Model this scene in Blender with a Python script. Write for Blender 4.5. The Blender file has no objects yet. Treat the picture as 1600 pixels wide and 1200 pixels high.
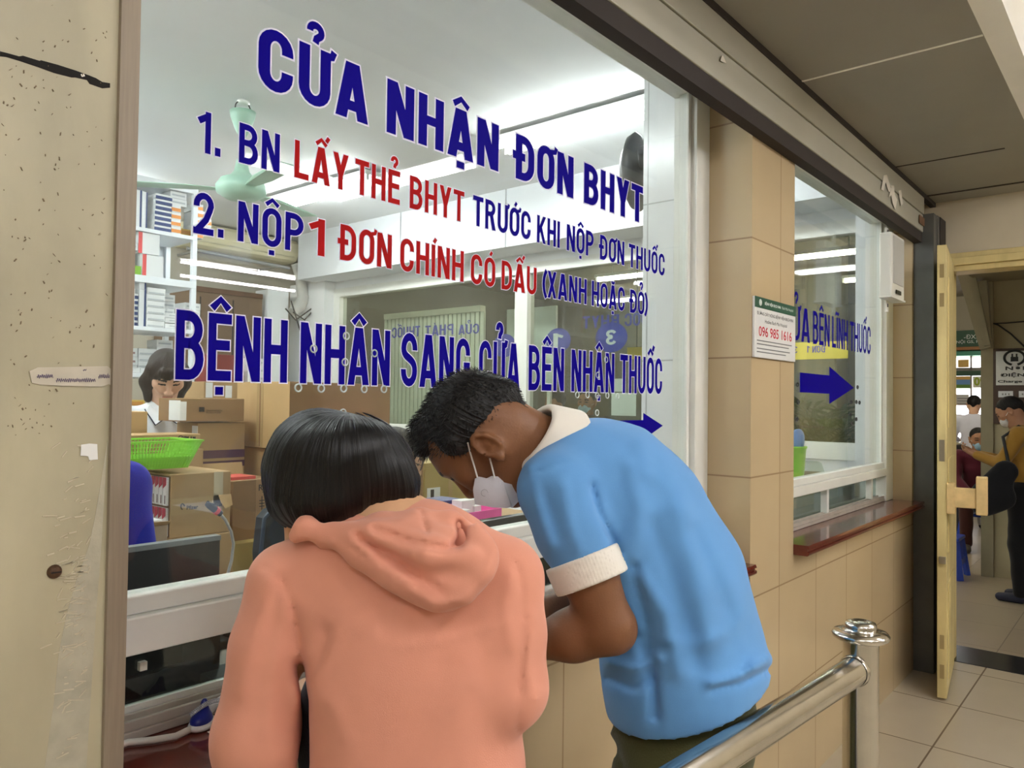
import bpy, bmesh, math, random
import numpy as np
from mathutils import Vector, Matrix
random.seed(7)
rng = np.random.default_rng(11)
SC = bpy.context.scene
COL = SC.collection
PI = math.pi

# ------------------------------------------------------------------ camera
FPX = 1205.6
YAW, PITCH, ROLL = math.radians(40.095), math.radians(1.287), math.radians(0.711)
EYE = np.array([0.0, 0.0, 1.5])
FWD = np.array([math.cos(YAW)*math.cos(PITCH), math.sin(YAW)*math.cos(PITCH), math.sin(PITCH)])
_r = np.array([math.sin(YAW), -math.cos(YAW), 0.0])
_u = np.cross(_r, FWD)
RGT = _r*math.cos(ROLL) + _u*math.sin(ROLL)
UPV = -_r*math.sin(ROLL) + _u*math.cos(ROLL)
cam_data = bpy.data.cameras.new('camera')
cam_data.sensor_fit = 'HORIZONTAL'; cam_data.sensor_width = 36.0
cam_data.lens = 36.0*FPX/1600.0
cam_data.clip_start = 0.02; cam_data.clip_end = 100
cam = bpy.data.objects.new('camera', cam_data); COL.objects.link(cam)
cam.matrix_world = Matrix(((RGT[0], UPV[0], -FWD[0], EYE[0]), (RGT[1], UPV[1], -FWD[1], EYE[1]), (RGT[2], UPV[2], -FWD[2], EYE[2]), (0, 0, 0, 1)))
SC.camera = cam

# ------------------------------------------------------------------ world, view
w = bpy.data.worlds.new('world'); SC.world = w; w.use_nodes = True
bg = w.node_tree.nodes['Background']
bg.inputs[0].default_value = (0.80, 0.86, 1.0, 1); bg.inputs[1].default_value = 0.25
SC.view_settings.view_transform = 'Standard'; SC.view_settings.look = 'None'
SC.view_settings.gamma = 1.0; SC.view_settings.use_curve_mapping = False
SC.view_settings.exposure = 2.9
LAMP_HALL, LAMP_PHARM, LAMP_LOBBY = 11.5, 11.0, 10.0     # radiance of the fluorescent tubes

# ------------------------------------------------------------------ pixel -> place (a ray of the photograph met with a plane or a depth)
def ray(px, py): return FWD + RGT*((px-800)/FPX) - UPV*((py-600)/FPX)
def on_y(px, py, y): d = ray(px, py); return EYE + d*((y-EYE[1])/d[1])
def on_x(px, py, x): d = ray(px, py); return EYE + d*((x-EYE[0])/d[0])
def on_z(px, py, z): d = ray(px, py); return EYE + d*((z-EYE[2])/d[2])
def deep(px, py, t): return EYE + ray(px, py)*t

# ------------------------------------------------------------------ materials
def lin(c):
    c = c/255.0
    return c/12.92 if c <= 0.04045 else ((c+0.055)/1.055)**2.4
def rgb(r, g, b): return (lin(r), lin(g), lin(b), 1)
MATS = {}
def mat(name, col, rough=0.5, metal=0.0, vary=0.0, vscale=6.0, bump=0.0, bscale=80.0, stretch=None, spec=0.5, sheen=0.0, coat=0.0):
    if name in MATS: return MATS[name]
    m = bpy.data.materials.new(name); m.use_nodes = True
    nt = m.node_tree; b = nt.nodes['Principled BSDF']
    b.inputs['Base Color'].default_value = rgb(*col); b.inputs['Roughness'].default_value = rough
    b.inputs['Metallic'].default_value = metal; b.inputs['Specular IOR Level'].default_value = spec
    if sheen: b.inputs['Sheen Weight'].default_value = sheen
    if coat: b.inputs['Coat Weight'].default_value = coat; b.inputs['Coat Roughness'].default_value = 0.08
    tc = nt.nodes.new('ShaderNodeTexCoord'); mp = nt.nodes.new('ShaderNodeMapping')
    nt.links.new(tc.outputs['Object'], mp.inputs[0])
    if stretch: mp.inputs['Scale'].default_value = stretch
    if vary:
        n = nt.nodes.new('ShaderNodeTexNoise'); n.inputs['Scale'].default_value = vscale; n.inputs['Detail'].default_value = 5
        nt.links.new(mp.outputs[0], n.inputs['Vector'])
        mx = nt.nodes.new('ShaderNodeMix'); mx.data_type = 'RGBA'
        c = np.array(rgb(*col)[:3])
        mx.inputs[6].default_value = (*(c*(1-vary)), 1); mx.inputs[7].default_value = (*np.minimum(c*(1+vary), 1), 1)
        rp = nt.nodes.new('ShaderNodeMapRange'); rp.inputs[1].default_value = 0.3; rp.inputs[2].default_value = 0.7
        nt.links.new(n.outputs['Fac'], rp.inputs[0]); nt.links.new(rp.outputs[0], mx.inputs[0]); nt.links.new(mx.outputs[2], b.inputs['Base Color'])
    if bump:
        n = nt.nodes.new('ShaderNodeTexNoise'); n.inputs['Scale'].default_value = bscale; n.inputs['Detail'].default_value = 4
        nt.links.new(mp.outputs[0], n.inputs['Vector'])
        bp = nt.nodes.new('ShaderNodeBump'); bp.inputs['Strength'].default_value = bump; bp.inputs['Distance'].default_value = 0.004
        nt.links.new(n.outputs['Fac'], bp.inputs['Height']); nt.links.new(bp.outputs[0], b.inputs['Normal'])
    MATS[name] = m
    return m
def emit(name, col, strength):
    if name in MATS: return MATS[name]
    m = bpy.data.materials.new(name); m.use_nodes = True; nt = m.node_tree
    nt.nodes.remove(nt.nodes['Principled BSDF'])
    e = nt.nodes.new('ShaderNodeEmission'); e.inputs[0].default_value = rgb(*col); e.inputs[1].default_value = strength
    nt.links.new(e.outputs[0], nt.nodes['Material Output'].inputs[0]); MATS[name] = m
    return m
def glass_mat(name, tint=(235, 245, 240), dust=0.0, refl=1.0):
    if name in MATS: return MATS[name]
    m = bpy.data.materials.new(name); m.use_nodes = True; nt = m.node_tree
    nt.nodes.remove(nt.nodes['Principled BSDF']); out = nt.nodes['Material Output']
    tr = nt.nodes.new('ShaderNodeBsdfTransparent'); tr.inputs[0].default_value = rgb(*tint)
    gl = nt.nodes.new('ShaderNodeBsdfGlossy'); gl.inputs['Roughness'].default_value = 0.0
    geo = nt.nodes.new('ShaderNodeNewGeometry'); dt = nt.nodes.new('ShaderNodeVectorMath'); dt.operation = 'DOT_PRODUCT'
    nt.links.new(geo.outputs['Incoming'], dt.inputs[0]); nt.links.new(geo.outputs['Normal'], dt.inputs[1])
    def mth(op, a, b=None, c=None):
        n = nt.nodes.new('ShaderNodeMath'); n.operation = op
        for i, v in enumerate((a, b, c)):
            if v is None: continue
            if isinstance(v, (int, float)): n.inputs[i].default_value = v
            else: nt.links.new(v, n.inputs[i])
        return n.outputs[0]
    c = mth('ABSOLUTE', dt.outputs['Value']); k = mth('POWER', mth('SUBTRACT', 1.0, c), 5.0)
    fr = mth('MULTIPLY', mth('MULTIPLY_ADD', k, 0.96, 0.04), refl)
    mx = nt.nodes.new('ShaderNodeMixShader'); nt.links.new(fr, mx.inputs[0]); nt.links.new(tr.outputs[0], mx.inputs[1]); nt.links.new(gl.outputs[0], mx.inputs[2])
    last = mx.outputs[0]
    if dust:
        df = nt.nodes.new('ShaderNodeBsdfDiffuse'); df.inputs[0].default_value = rgb(200, 200, 195)
        n = nt.nodes.new('ShaderNodeTexNoise'); n.inputs['Scale'].default_value = 9; n.inputs['Detail'].default_value = 8
        tc = nt.nodes.new('ShaderNodeTexCoord'); nt.links.new(tc.outputs['Object'], n.inputs['Vector'])
        f = mth('MULTIPLY', n.outputs['Fac'], dust)
        m2 = nt.nodes.new('ShaderNodeMixShader'); nt.links.new(f, m2.inputs[0]); nt.links.new(last, m2.inputs[1]); nt.links.new(df.outputs[0], m2.inputs[2]); last = m2.outputs[0]
    nt.links.new(last, out.inputs[0]); MATS[name] = m
    return m
def tile_mat(name, col, joint, tw, th, axes, off=(0, 0), rough=0.25, jw=0.004, vary=0.04, offset=0.0, spec=0.5):
    """tiles of tw x th metres; axes = which two object axes run along and up the tiling"""
    if name in MATS: return MATS[name]
    m = bpy.data.materials.new(name); m.use_nodes = True; nt = m.node_tree; b = nt.nodes['Principled BSDF']
    b.inputs['Roughness'].default_value = rough; b.inputs['Specular IOR Level'].default_value = spec
    geo = nt.nodes.new('ShaderNodeNewGeometry'); sep = nt.nodes.new('ShaderNodeSeparateXYZ'); cmb = nt.nodes.new('ShaderNodeCombineXYZ')
    nt.links.new(geo.outputs['Position'], sep.inputs[0])
    nt.links.new(sep.outputs[axes[0]], cmb.inputs[0]); nt.links.new(sep.outputs[axes[1]], cmb.inputs[1])
    mp = nt.nodes.new('ShaderNodeMapping'); mp.inputs['Location'].default_value = (off[0], off[1], 0); nt.links.new(cmb.outputs[0], mp.inputs[0])
    br = nt.nodes.new('ShaderNodeTexBrick'); br.offset = offset; br.squash = 1.0
    br.inputs['Scale'].default_value = 1.0; br.inputs['Brick Width'].default_value = tw; br.inputs['Row Height'].default_value = th
    br.inputs['Mortar Size'].default_value = jw; br.inputs['Mortar Smooth'].default_value = 0.1; br.inputs['Bias'].default_value = 0
    c = np.array(rgb(*col)[:3])
    br.inputs['Color1'].default_value = (*(c*(1-vary)), 1); br.inputs['Color2'].default_value = (*(c*(1+vary)), 1); br.inputs['Mortar'].default_value = rgb(*joint)
    nt.links.new(mp.outputs[0], br.inputs['Vector'])
    n = nt.nodes.new('ShaderNodeTexNoise'); n.inputs['Scale'].default_value = 3.0; n.inputs['Detail'].default_value = 6
    nt.links.new(geo.outputs['Position'], n.inputs['Vector'])
    mx = nt.nodes.new('ShaderNodeMix'); mx.data_type = 'RGBA'; mx.blend_type = 'MULTIPLY'; mx.inputs[0].default_value = 0.25
    nt.links.new(br.outputs['Color'], mx.inputs[6]); nt.links.new(n.outputs['Color'], mx.inputs[7])
    hs = nt.nodes.new('ShaderNodeMix'); hs.data_type = 'RGBA'; hs.blend_type = 'MULTIPLY'
    nt.links.new(br.outputs['Color'], hs.inputs[6]); nt.links.new(n.outputs['Fac'], hs.inputs[7]); hs.inputs[0].default_value = 0.15
    nt.links.new(hs.outputs[2], b.inputs['Base Color'])
    bp = nt.nodes.new('ShaderNodeBump'); bp.inputs['Strength'].default_value = 0.4; bp.inputs['Distance'].default_value = 0.002; bp.invert = True
    nt.links.new(br.outputs['Fac'], bp.inputs['Height']); nt.links.new(bp.outputs[0], b.inputs['Normal'])
    MATS[name] = m
    return m

# ------------------------------------------------------------------ mesh building
class MB:
    def __init__(s): s.v = []; s.f = []; s.m = []; s.sm = []
    def add(s, vs, fs, mi=0, smooth=False):
        b = len(s.v); s.v.extend([tuple(map(float, p)) for p in vs])
        for f in fs: s.f.append(tuple(i+b for i in f)); s.m.append(mi); s.sm.append(smooth)
        return s
    def box(s, x0, x1, y0, y1, z0, z1, mi=0):
        x0, x1 = min(x0, x1), max(x0, x1); y0, y1 = min(y0, y1), max(y0, y1); z0, z1 = min(z0, z1), max(z0, z1)
        vs = [(x, y, z) for z in (z0, z1) for y in (y0, y1) for x in (x0, x1)]
        return s.add(vs, [(0, 2, 3, 1), (4, 5, 7, 6), (0, 1, 5, 4), (2, 6, 7, 3), (0, 4, 6, 2), (1, 3, 7, 5)], mi)
    def obox(s, c, ax, h, mi=0):
        c = np.array(c, float); ax = [np.array(a, float)/np.linalg.norm(a) for a in ax]
        vs = [c+ax[0]*h[0]*i+ax[1]*h[1]*j+ax[2]*h[2]*k for k in (-1, 1) for j in (-1, 1) for i in (-1, 1)]
        fs = [(0, 2, 3, 1), (4, 5, 7, 6), (0, 1, 5, 4), (2, 6, 7, 3), (0, 4, 6, 2), (1, 3, 7, 5)]
        if np.dot(np.cross(ax[0], ax[1]), ax[2]) < 0: fs = [f[::-1] for f in fs]
        return s.add(vs, fs, mi)
    def bar(s, a, b, wd, th, up=(0, 0, 1), mi=0):
        a = np.array(a, float); b = np.array(b, float); d = b-a; L = np.linalg.norm(d); d /= L
        n = np.cross(d, up); n /= np.linalg.norm(n); u2 = np.cross(n, d)
        return s.obox((a+b)/2, (d, n, u2), (L/2, wd/2, th/2), mi)
    def tube(s, pts, r, n=10, mi=0, cap=True, closed=False):
        P = np.array(pts, float); N = len(P); rr = r if hasattr(r, '__len__') else [r]*N
        T = np.gradient(P, axis=0) if not closed else np.roll(P, -1, 0)-np.roll(P, 1, 0)
        T /= np.linalg.norm(T, axis=1)[:, None]+1e-12
        ref = np.array([0, 0, 1.0]) if abs(T[0][2]) < 0.9 else np.array([1.0, 0, 0])
        u = np.cross(T[0], ref); u /= np.linalg.norm(u); vs = []
        for i in range(N):
            u = u-T[i]*np.dot(u, T[i]); u /= np.linalg.norm(u); v = np.cross(T[i], u)
            for k in range(n):
                a = 2*PI*k/n; vs.append(P[i]+(u*math.cos(a)+v*math.sin(a))*rr[i])
        fs = []
        for i in range(N if closed else N-1):
            j = (i+1) % N
            for k in range(n):
                k2 = (k+1) % n; fs.append((i*n+k, i*n+k2, j*n+k2, j*n+k))
        s.add(vs, fs, mi, True)
        if cap and not closed:
            s.add([vs[k] for k in range(n)], [tuple(range(n))[::-1]], mi); s.add([vs[(N-1)*n+k] for k in range(n)], [tuple(range(n))], mi)
        return s
    def lathe(s, prof, c, axis=(0, 0, 1), n=28, mi=0):
        c = np.array(c, float); a = np.array(axis, float); a /= np.linalg.norm(a)
        ref = np.array([1.0, 0, 0]) if abs(a[0]) < 0.9 else np.array([0, 1.0, 0])
        u = np.cross(a, ref); u /= np.linalg.norm(u); v = np.cross(a, u); vs = []
        for r, h in prof:
            for k in range(n):
                t = 2*PI*k/n; vs.append(c+a*h+(u*math.cos(t)+v*math.sin(t))*max(r, 1e-5))
        fs = []
        for i in range(len(prof)-1):
            for k in range(n):
                k2 = (k+1) % n; fs.append((i*n+k, i*n+k2, (i+1)*n+k2, (i+1)*n+k))
        return s.add(vs, fs, mi, True)
    def poly(s, pts, mi=0): return s.add(pts, [tuple(range(len(pts)))], mi)
    def prism(s, pts, d, mi=0):
        """a flat outline given thickness d (vector)"""
        P = [np.array(p, float) for p in pts]; d = np.array(d, float); n = len(P)
        return s.add(P+[p+d for p in P], [tuple(range(n))[::-1], tuple(range(n, 2*n))]+[(i, (i+1) % n, n+(i+1) % n, n+i) for i in range(n)], mi)
    def build(s, name, mats, parent=None, bevel=0.0, smooth=None):
        off = np.zeros(3); p = parent
        while p is not None: off += np.array(p.location); p = p.parent
        me = bpy.data.meshes.new(name)
        me.from_pydata([tuple(np.array(v)-off) for v in s.v], [], s.f)
        for m in (mats if isinstance(mats, (list, tuple)) else [mats]): me.materials.append(m)
        me.polygons.foreach_set('material_index', s.m)
        me.polygons.foreach_set('use_smooth', [bool(x) if smooth is None else smooth for x in s.sm]); me.update()
        o = bpy.data.objects.new(name, me); COL.objects.link(o)
        if parent is not None: o.parent = parent
        if bevel:
            bm = o.modifiers.new('bevel', 'BEVEL'); bm.width = bevel; bm.segments = 2; bm.limit_method = 'ANGLE'; bm.angle_limit = 0.7
        return o
def tag(o, label=None, cat=None, group=None, kind=None):
    if label: o['label'] = label
    if cat: o['category'] = cat
    if group: o['group'] = group
    if kind: o['kind'] = kind
    return o
def thing(name, label, cat, loc, group=None):
    o = bpy.data.objects.new(name, None); COL.objects.link(o); o.location = tuple(map(float, loc)); o.empty_display_size = 0.1
    return tag(o, label, cat, group)
def struct(o, label=None):
    o['kind'] = 'structure'
    if label: o['label'] = label; o['category'] = 'window' if 'window' in o.name else 'door' if 'door' in o.name else 'wall' if 'wall' in o.name else 'floor' if 'floor' in o.name else 'ceiling' if 'ceil' in o.name else 'trim'
    return o
def copy_tree(o, parent=None):
    c = o.copy(); COL.objects.link(c)
    if parent is not None: c.parent = parent
    for ch in list(o.children): copy_tree(ch, c)
    return c

# ------------------------------------------------------------------ soft bodies: blended distance fields meshed by surface nets
class Soft:
    def __init__(s): s.p = []
    def rc(s, a, b, ra, rb=None, k=0.03, n=None, sc=1.0, op='+'):
        s.p.append(('rc', np.array(a, float), np.array(b, float), ra, ra if rb is None else rb, k, None if n is None else np.array(n, float)/np.linalg.norm(n), sc, op)); return s
    def chain(s, pts, rs, k=0.03, n=None, sc=1.0, op='+'):
        for i in range(len(pts)-1): s.rc(pts[i], pts[i+1], rs[i] if hasattr(rs, '__len__') else rs, rs[i+1] if hasattr(rs, '__len__') else rs, k, n, sc, op)
        return s
    def el(s, c, r, ax=None, k=0.03, op='+'):
        ax = np.eye(3) if ax is None else np.array([np.array(a, float)/np.linalg.norm(a) for a in ax])
        s.p.append(('el', np.array(c, float), np.array(r, float), ax, k, op)); return s
    def cut(s, pt, n):
        """keep what lies behind the plane"""
        n = np.array(n, float); s.p.append(('cut', np.array(pt, float), n/np.linalg.norm(n))); return s
    def mesh(s, res, field=None):
        lo = np.full(3, 1e9); hi = -lo
        for q in s.p:
            if q[0] == 'rc' and q[-1] == '+':
                R = max(q[3], q[4])*max(1, q[7]) + 0.02
                lo = np.minimum(lo, np.minimum(q[1], q[2])-R); hi = np.maximum(hi, np.maximum(q[1], q[2])+R)
            elif q[0] == 'el' and q[-1] == '+':
                R = q[2].max()+0.02; lo = np.minimum(lo, q[1]-R); hi = np.maximum(hi, q[1]+R)
        lo -= 2*res; n = np.ceil((hi+2*res-lo)/res).astype(int)+1
        X = [lo[i]+res*np.arange(n[i]) for i in range(3)]
        D = np.full(n, 0.5, np.float32)
        for q in s.p:
            if q[0] == 'cut':
                g = (X[0][:, None, None]-q[1][0])*q[2][0]+(X[1][None, :, None]-q[1][1])*q[2][1]+(X[2][None, None, :]-q[1][2])*q[2][2]
                D = np.maximum(D, g.astype(np.float32)); continue
            if q[0] == 'rc':
                _, a, b, ra, rb, k, nn, sc, op = q; R = max(ra, rb)*max(1, sc)+k+3*res; l = np.minimum(a, b)-R; h = np.maximum(a, b)+R
            else:
                _, c, r, ax, k, op = q; R = r.max()+k+3*res; l = c-R; h = c+R
            i0 = np.clip(np.floor((l-lo)/res).astype(int), 0, n-1); i1 = np.clip(np.ceil((h-lo)/res).astype(int)+1, 1, n)
            if (i1 <= i0).any(): continue
            sl = tuple(slice(i0[i], i1[i]) for i in range(3))
            P = np.stack(np.meshgrid(*[X[i][sl[i]] for i in range(3)], indexing='ij'), -1)
            if q[0] == 'rc':
                A, B = a, b
                if nn is not None:
                    P = P + (((P-a)@nn)*(1/sc-1))[..., None]*nn; B = b + nn*(((b-a)@nn)*(1/sc-1))
                ba = B-A; L = ba@ba+1e-12; t = np.clip(((P-A)@ba)/L, 0, 1)
                d = np.linalg.norm(P-A-t[..., None]*ba, axis=-1)-(ra+(rb-ra)*t)
                if nn is not None and sc < 1: d = d*sc**0.5
            else:
                Q = (P-c)@ax.T; k0 = np.linalg.norm(Q/r, axis=-1); k1 = np.linalg.norm(Q/(r*r), axis=-1); d = k0*(k0-1)/(k1+1e-9)
            d = d.astype(np.float32); o = D[sl]
            if op == '+':
                h_ = np.maximum(k-np.abs(o-d), 0)/k; D[sl] = np.minimum(o, d)-h_*h_*k/4
            else:
                d = -d; h_ = np.maximum(k-np.abs(o-d), 0)/k; D[sl] = np.maximum(o, d)+h_*h_*k/4
        if field is not None:
            P = np.stack(np.meshgrid(*X, indexing='ij'), -1); D = D + field(P).astype(np.float32)
        S = D < 0
        acc = np.zeros(tuple(n-1)+(3,), np.float32); cnt = np.zeros(tuple(n-1), np.int16)
        cor = [(i, j, k) for i in (0, 1) for j in (0, 1) for k in (0, 1)]
        def C(A, o): return A[o[0]:n[0]-1+o[0], o[1]:n[1]-1+o[1], o[2]:n[2]-1+o[2]]
        for ax_ in range(3):
            for o in cor:
                if o[ax_]: continue
                e = list(o); e[ax_] = 1
                s0, s1 = C(S, o), C(S, e); x = s0 != s1
                d0, d1 = C(D, o)[x], C(D, e)[x]; t = d0/(d0-d1)
                pos = np.tile(np.array(o, np.float32), (len(t), 1)); pos[:, ax_] = t
                acc[x] += pos; cnt[x] += 1
        act = cnt > 0; idx = -np.ones(tuple(n-1), np.int64); ii = np.argwhere(act); idx[act] = np.arange(len(ii))
        V = lo+res*(ii+acc[act]/cnt[act][:, None]); F = []
        for ax_ in range(3):
            a1, a2 = (ax_+1) % 3, (ax_+2) % 3
            sl0 = [slice(0, None)]*3; sl1 = [slice(0, None)]*3; sl0[ax_] = slice(0, -1); sl1[ax_] = slice(1, None)
            A, B = S[tuple(sl0)], S[tuple(sl1)]; ch = np.argwhere(A != B)
            ch = ch[(ch[:, a1] > 0) & (ch[:, a2] > 0) & (ch[:, a1] < n[a1]-1) & (ch[:, a2] < n[a2]-1)]
            if not len(ch): continue
            def cell(da, db): c = ch.copy(); c[:, a1] -= da; c[:, a2] -= db; return idx[c[:, 0], c[:, 1], c[:, 2]]
            q = np.stack([cell(1, 1), cell(0, 1), cell(0, 0), cell(1, 0)], 1)
            ins = A[ch[:, 0], ch[:, 1], ch[:, 2]]; q[~ins] = q[~ins][:, ::-1]; F.append(q)
        return V, np.concatenate(F)
def mesh_obj(name, V, F, mats, parent=None, smooth=True, pick=None):
    off = np.zeros(3); p = parent
    while p is not None: off += np.array(p.location); p = p.parent
    me = bpy.data.meshes.new(name); me.from_pydata((np.asarray(V)-off).tolist(), [], np.asarray(F).tolist())
    ml = mats if isinstance(mats, (list, tuple)) else [mats]
    for m in ml: me.materials.append(m)
    if pick is not None:
        cen = np.asarray(V)[np.asarray(F)].mean(1); me.polygons.foreach_set('material_index', pick(cen).astype(np.int32))
    if smooth: me.polygons.foreach_set('use_smooth', [True]*len(me.polygons))
    me.update(); o = bpy.data.objects.new(name, me); COL.objects.link(o)
    if parent is not None: o.parent = parent
    return o
def soft_obj(name, soft, res, mats, parent=None, field=None, pick=None, relax=2, post=None):
    V, F = soft.mesh(res, field)
    F = np.asarray(F)
    for _ in range(relax):                                   # a little smoothing of the grid steps
        acc = np.zeros_like(V); c = np.zeros(len(V))
        for i in range(4):
            a, b = F[:, i], F[:, (i+1) % 4]
            np.add.at(acc, a, V[b]); np.add.at(c, a, 1); np.add.at(acc, b, V[a]); np.add.at(c, b, 1)
        V = V*0.4+0.6*acc/np.maximum(c, 1)[:, None]
    if post is not None: V = post(V)
    return mesh_obj(name, V, F, mats, parent, True, pick)
# ================================================================== large structure
M_tile = tile_mat('beige wall tile', (200, 178, 140), (165, 140, 105), 0.40, 0.4185, ('X', 'Z'), (0.35, 0.01), 0.16, 0.003)
M_tile_side = tile_mat('beige wall tile side', (200, 178, 140), (160, 135, 105), 0.40, 0.4185, ('Y', 'Z'), (0.31, 0.01), 0.16, 0.003)
M_white_tile = tile_mat('white wall tile', (232, 234, 234), (190, 192, 190), 0.40, 0.60, ('Y', 'Z'), (0.1, 0.14), 0.2, 0.003, 0.01)
M_floor = tile_mat('floor tile', (186, 174, 152), (120, 105, 86), 0.60, 0.60, ('X', 'Y'), (0.36, -0.18), 0.22, 0.004, 0.03)
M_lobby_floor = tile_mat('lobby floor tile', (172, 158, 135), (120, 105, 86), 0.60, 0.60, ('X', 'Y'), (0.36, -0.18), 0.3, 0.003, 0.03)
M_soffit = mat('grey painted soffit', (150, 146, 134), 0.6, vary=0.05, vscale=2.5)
M_ceil = mat('white painted ceiling', (228, 229, 230), 0.8, vary=0.02, vscale=2)
M_fascia = mat('cream painted fascia', (242, 239, 228), 0.7, vary=0.03)
M_white = mat('white painted wall', (226, 228, 228), 0.6, vary=0.03, vscale=3)
M_cream = mat('cream painted wall', (196, 186, 160), 0.7, vary=0.06, vscale=3)
M_frame = mat('white coated aluminium', (222, 222, 214), 0.32, vary=0.04, vscale=8)
M_shut = mat('grey cream shutter box', (168, 164, 146), 0.45, vary=0.06, vscale=3)
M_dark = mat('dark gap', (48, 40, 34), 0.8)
M_gran = mat('red brown granite', (104, 44, 34), 0.12, vary=0.10, vscale=90, coat=0.3)
M_pane = glass_mat('window glass', (244, 248, 246), 0.012)
M_pane2 = glass_mat('sliding glass', (205, 215, 210), 0.03)
M_board = mat('beige painted board', (178, 170, 142), 0.42, vary=0.16, vscale=7, bump=0.25, bscale=22, stretch=(1, 1, 0.5))
M_trim = mat('brown grey metal trim', (142, 128, 110), 0.5, vary=0.08, vscale=40, stretch=(6, 6, 0.3))
M_steel_grey = mat('dark grey shutter guide', (92, 92, 88), 0.35, 0.3, vary=0.2, vscale=5)

struct(MB().box(-4, 5.2, -8, 1.25, -0.1, 0).build('floor', M_floor), 'beige square tiled floor of the corridor')
struct(MB().box(-0.5, 5.15, 1.25, 7.6, -0.1, 0).build('floor_pharmacy', mat('pharmacy floor', (178, 172, 160), 0.4, vary=0.05)), 'pale floor of the room behind the glass')
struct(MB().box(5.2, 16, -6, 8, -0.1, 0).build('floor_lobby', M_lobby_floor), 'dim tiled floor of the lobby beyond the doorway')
struct(MB().box(5.2, 5.55, -0.6, 1.02, 0, 0.004).build('trim_threshold', mat('black granite threshold', (38, 38, 40), 0.2, vary=0.3, vscale=60)), 'black stone threshold strip across the doorway')

# ceilings: low soffit along the counter, fascia, corridor ceiling, pharmacy ceiling, lobby ceiling
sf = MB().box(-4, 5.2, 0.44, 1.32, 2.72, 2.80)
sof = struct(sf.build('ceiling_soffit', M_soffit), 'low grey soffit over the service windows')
for px0, py0, px1, py1, dk in ((1222, 134.7, 1528, 54, 0), (1393.5, 261.8, 1570, 231.7, 1)):
    a, b = on_z(px0, py0, 2.72), on_z(px1, py1, 2.72)
    MB().bar((a[0], 1.05 if not dk else a[1], 2.7195), (a[0], 0.442 if not dk else b[1], 2.7195), 0.012, 0.003).build('seam', M_dark if dk else M_fascia, sof)
MB().box(4.93, 4.95, 0.46, 1.04, 2.717, 2.7205).build('seam', M_dark, sof)
MB().box(-4, 5.15, 1.03, 1.06, 2.695, 2.721).build('seam', M_dark, sof)
struct(MB().box(-4, 5.2, 0.36, 0.44, 2.72, 3.5).build('wall_fascia', M_fascia), 'bright cream fascia stepping up from the soffit')
struct(MB().box(-4, 5.2, -8, 0.4, 3.45, 3.55).build('ceiling_corridor', mat('corridor ceiling', (225, 220, 205), 0.8)), 'corridor ceiling')
struct(MB().box(-4.1, -4, -8, 1.25, 0, 3.5).build('wall_corridor', M_cream), 'cream corridor wall')
struct(MB().box(-4, 16, -8.1, -8, 0, 3.5).build('wall_far_side', M_cream), 'cream wall across the corridor')
struct(MB().box(-0.5, 5.16, 1.25, 7.6, 3.25, 3.35).build('ceiling_pharmacy', M_ceil), 'white ceiling of the room behind the glass')
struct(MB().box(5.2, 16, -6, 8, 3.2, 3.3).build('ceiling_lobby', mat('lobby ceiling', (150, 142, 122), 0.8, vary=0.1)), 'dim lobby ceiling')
struct(MB().box(-0.6, 5.3, 7.5, 7.65, 0, 3.3).build('wall_back', mat('pharmacy back wall', (168, 160, 144), 0.7, vary=0.12, vscale=2)), 'grey cream back wall of the room behind the glass')
struct(MB().box(-0.6, -0.5, 1.3, 7.6, 0, 3.3).build('wall_left', M_white), 'white side wall')

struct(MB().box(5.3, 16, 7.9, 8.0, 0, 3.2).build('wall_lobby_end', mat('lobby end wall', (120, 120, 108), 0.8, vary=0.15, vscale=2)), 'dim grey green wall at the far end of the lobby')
# facade
struct(MB().box(-1.0, 0.452, 1.09, 1.5, 0, 2.72).build('wall_left_pier', M_board), 'scuffed beige painted board left of the big window')
pier = bpy.data.objects['wall_left_pier']
struct(MB().box(0.449, 0.475, 1.082, 1.24, 0, 2.72).build('trim_1', M_trim), 'brown grey metal edge strip beside the beige board')
# the crack, a torn gap in the board
top = [(0, 80), (12, 83), (30, 88), (36, 87), (62, 95), (64, 94), (90, 101), (118, 110), (140, 118), (150, 122), (160, 128), (172, 130)]
bot = [(172, 137), (160, 138), (140, 131), (136, 125), (118, 121), (112, 121), (85, 114), (60, 105), (30, 95), (10, 89), (0, 88)]
MB().prism([on_y(x, y, 1.0895) for x, y in top+bot][::-1], (0, 0.003, 0)).build('crack', mat('crack black', (22, 18, 15), 0.9), pier)
MB().prism([on_y(x, y, 1.0893) for x, y in ((126, 116), (131, 115), (133, 119), (128, 120))][::-1], (0, 0.001, 0)).build('chip', M_fascia, pier)
# rubbed patch at the foot of the board
rub = [(168, 690), (160, 740), (150, 800), (140, 850), (120, 905), (104, 960), (92, 1020), (84, 1100), (70, 1200), (135, 1200), (150, 960), (158, 860)]
MB().prism([on_y(x, y, 1.0896) for x, y in rub], (0, 0.002, 0)).build('worn_patch', mat('worn pale paint', (182, 177, 156), 0.6, vary=0.12, vscale=30, bump=0.4, bscale=60), pier)
sc_ = MB(); random.seed(3)
for i in range(130):
    y = random.gauss(930, 130); e = 176-(y*0.03); x = e-8-abs(random.gauss(0, 26)); L = random.uniform(4, 26)
    if y < 690 or y > 1190 or x < 20: continue
    a = random.gauss(2.6, 0.35); p = on_y(x, y, 1.0892); q = on_y(x+L*math.cos(a), y+L*math.sin(a)*0.7, 1.0892)
    sc_.bar(p, q, random.uniform(0.0006, 0.0016), 0.0012, up=(0, 1, 0))
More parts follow.
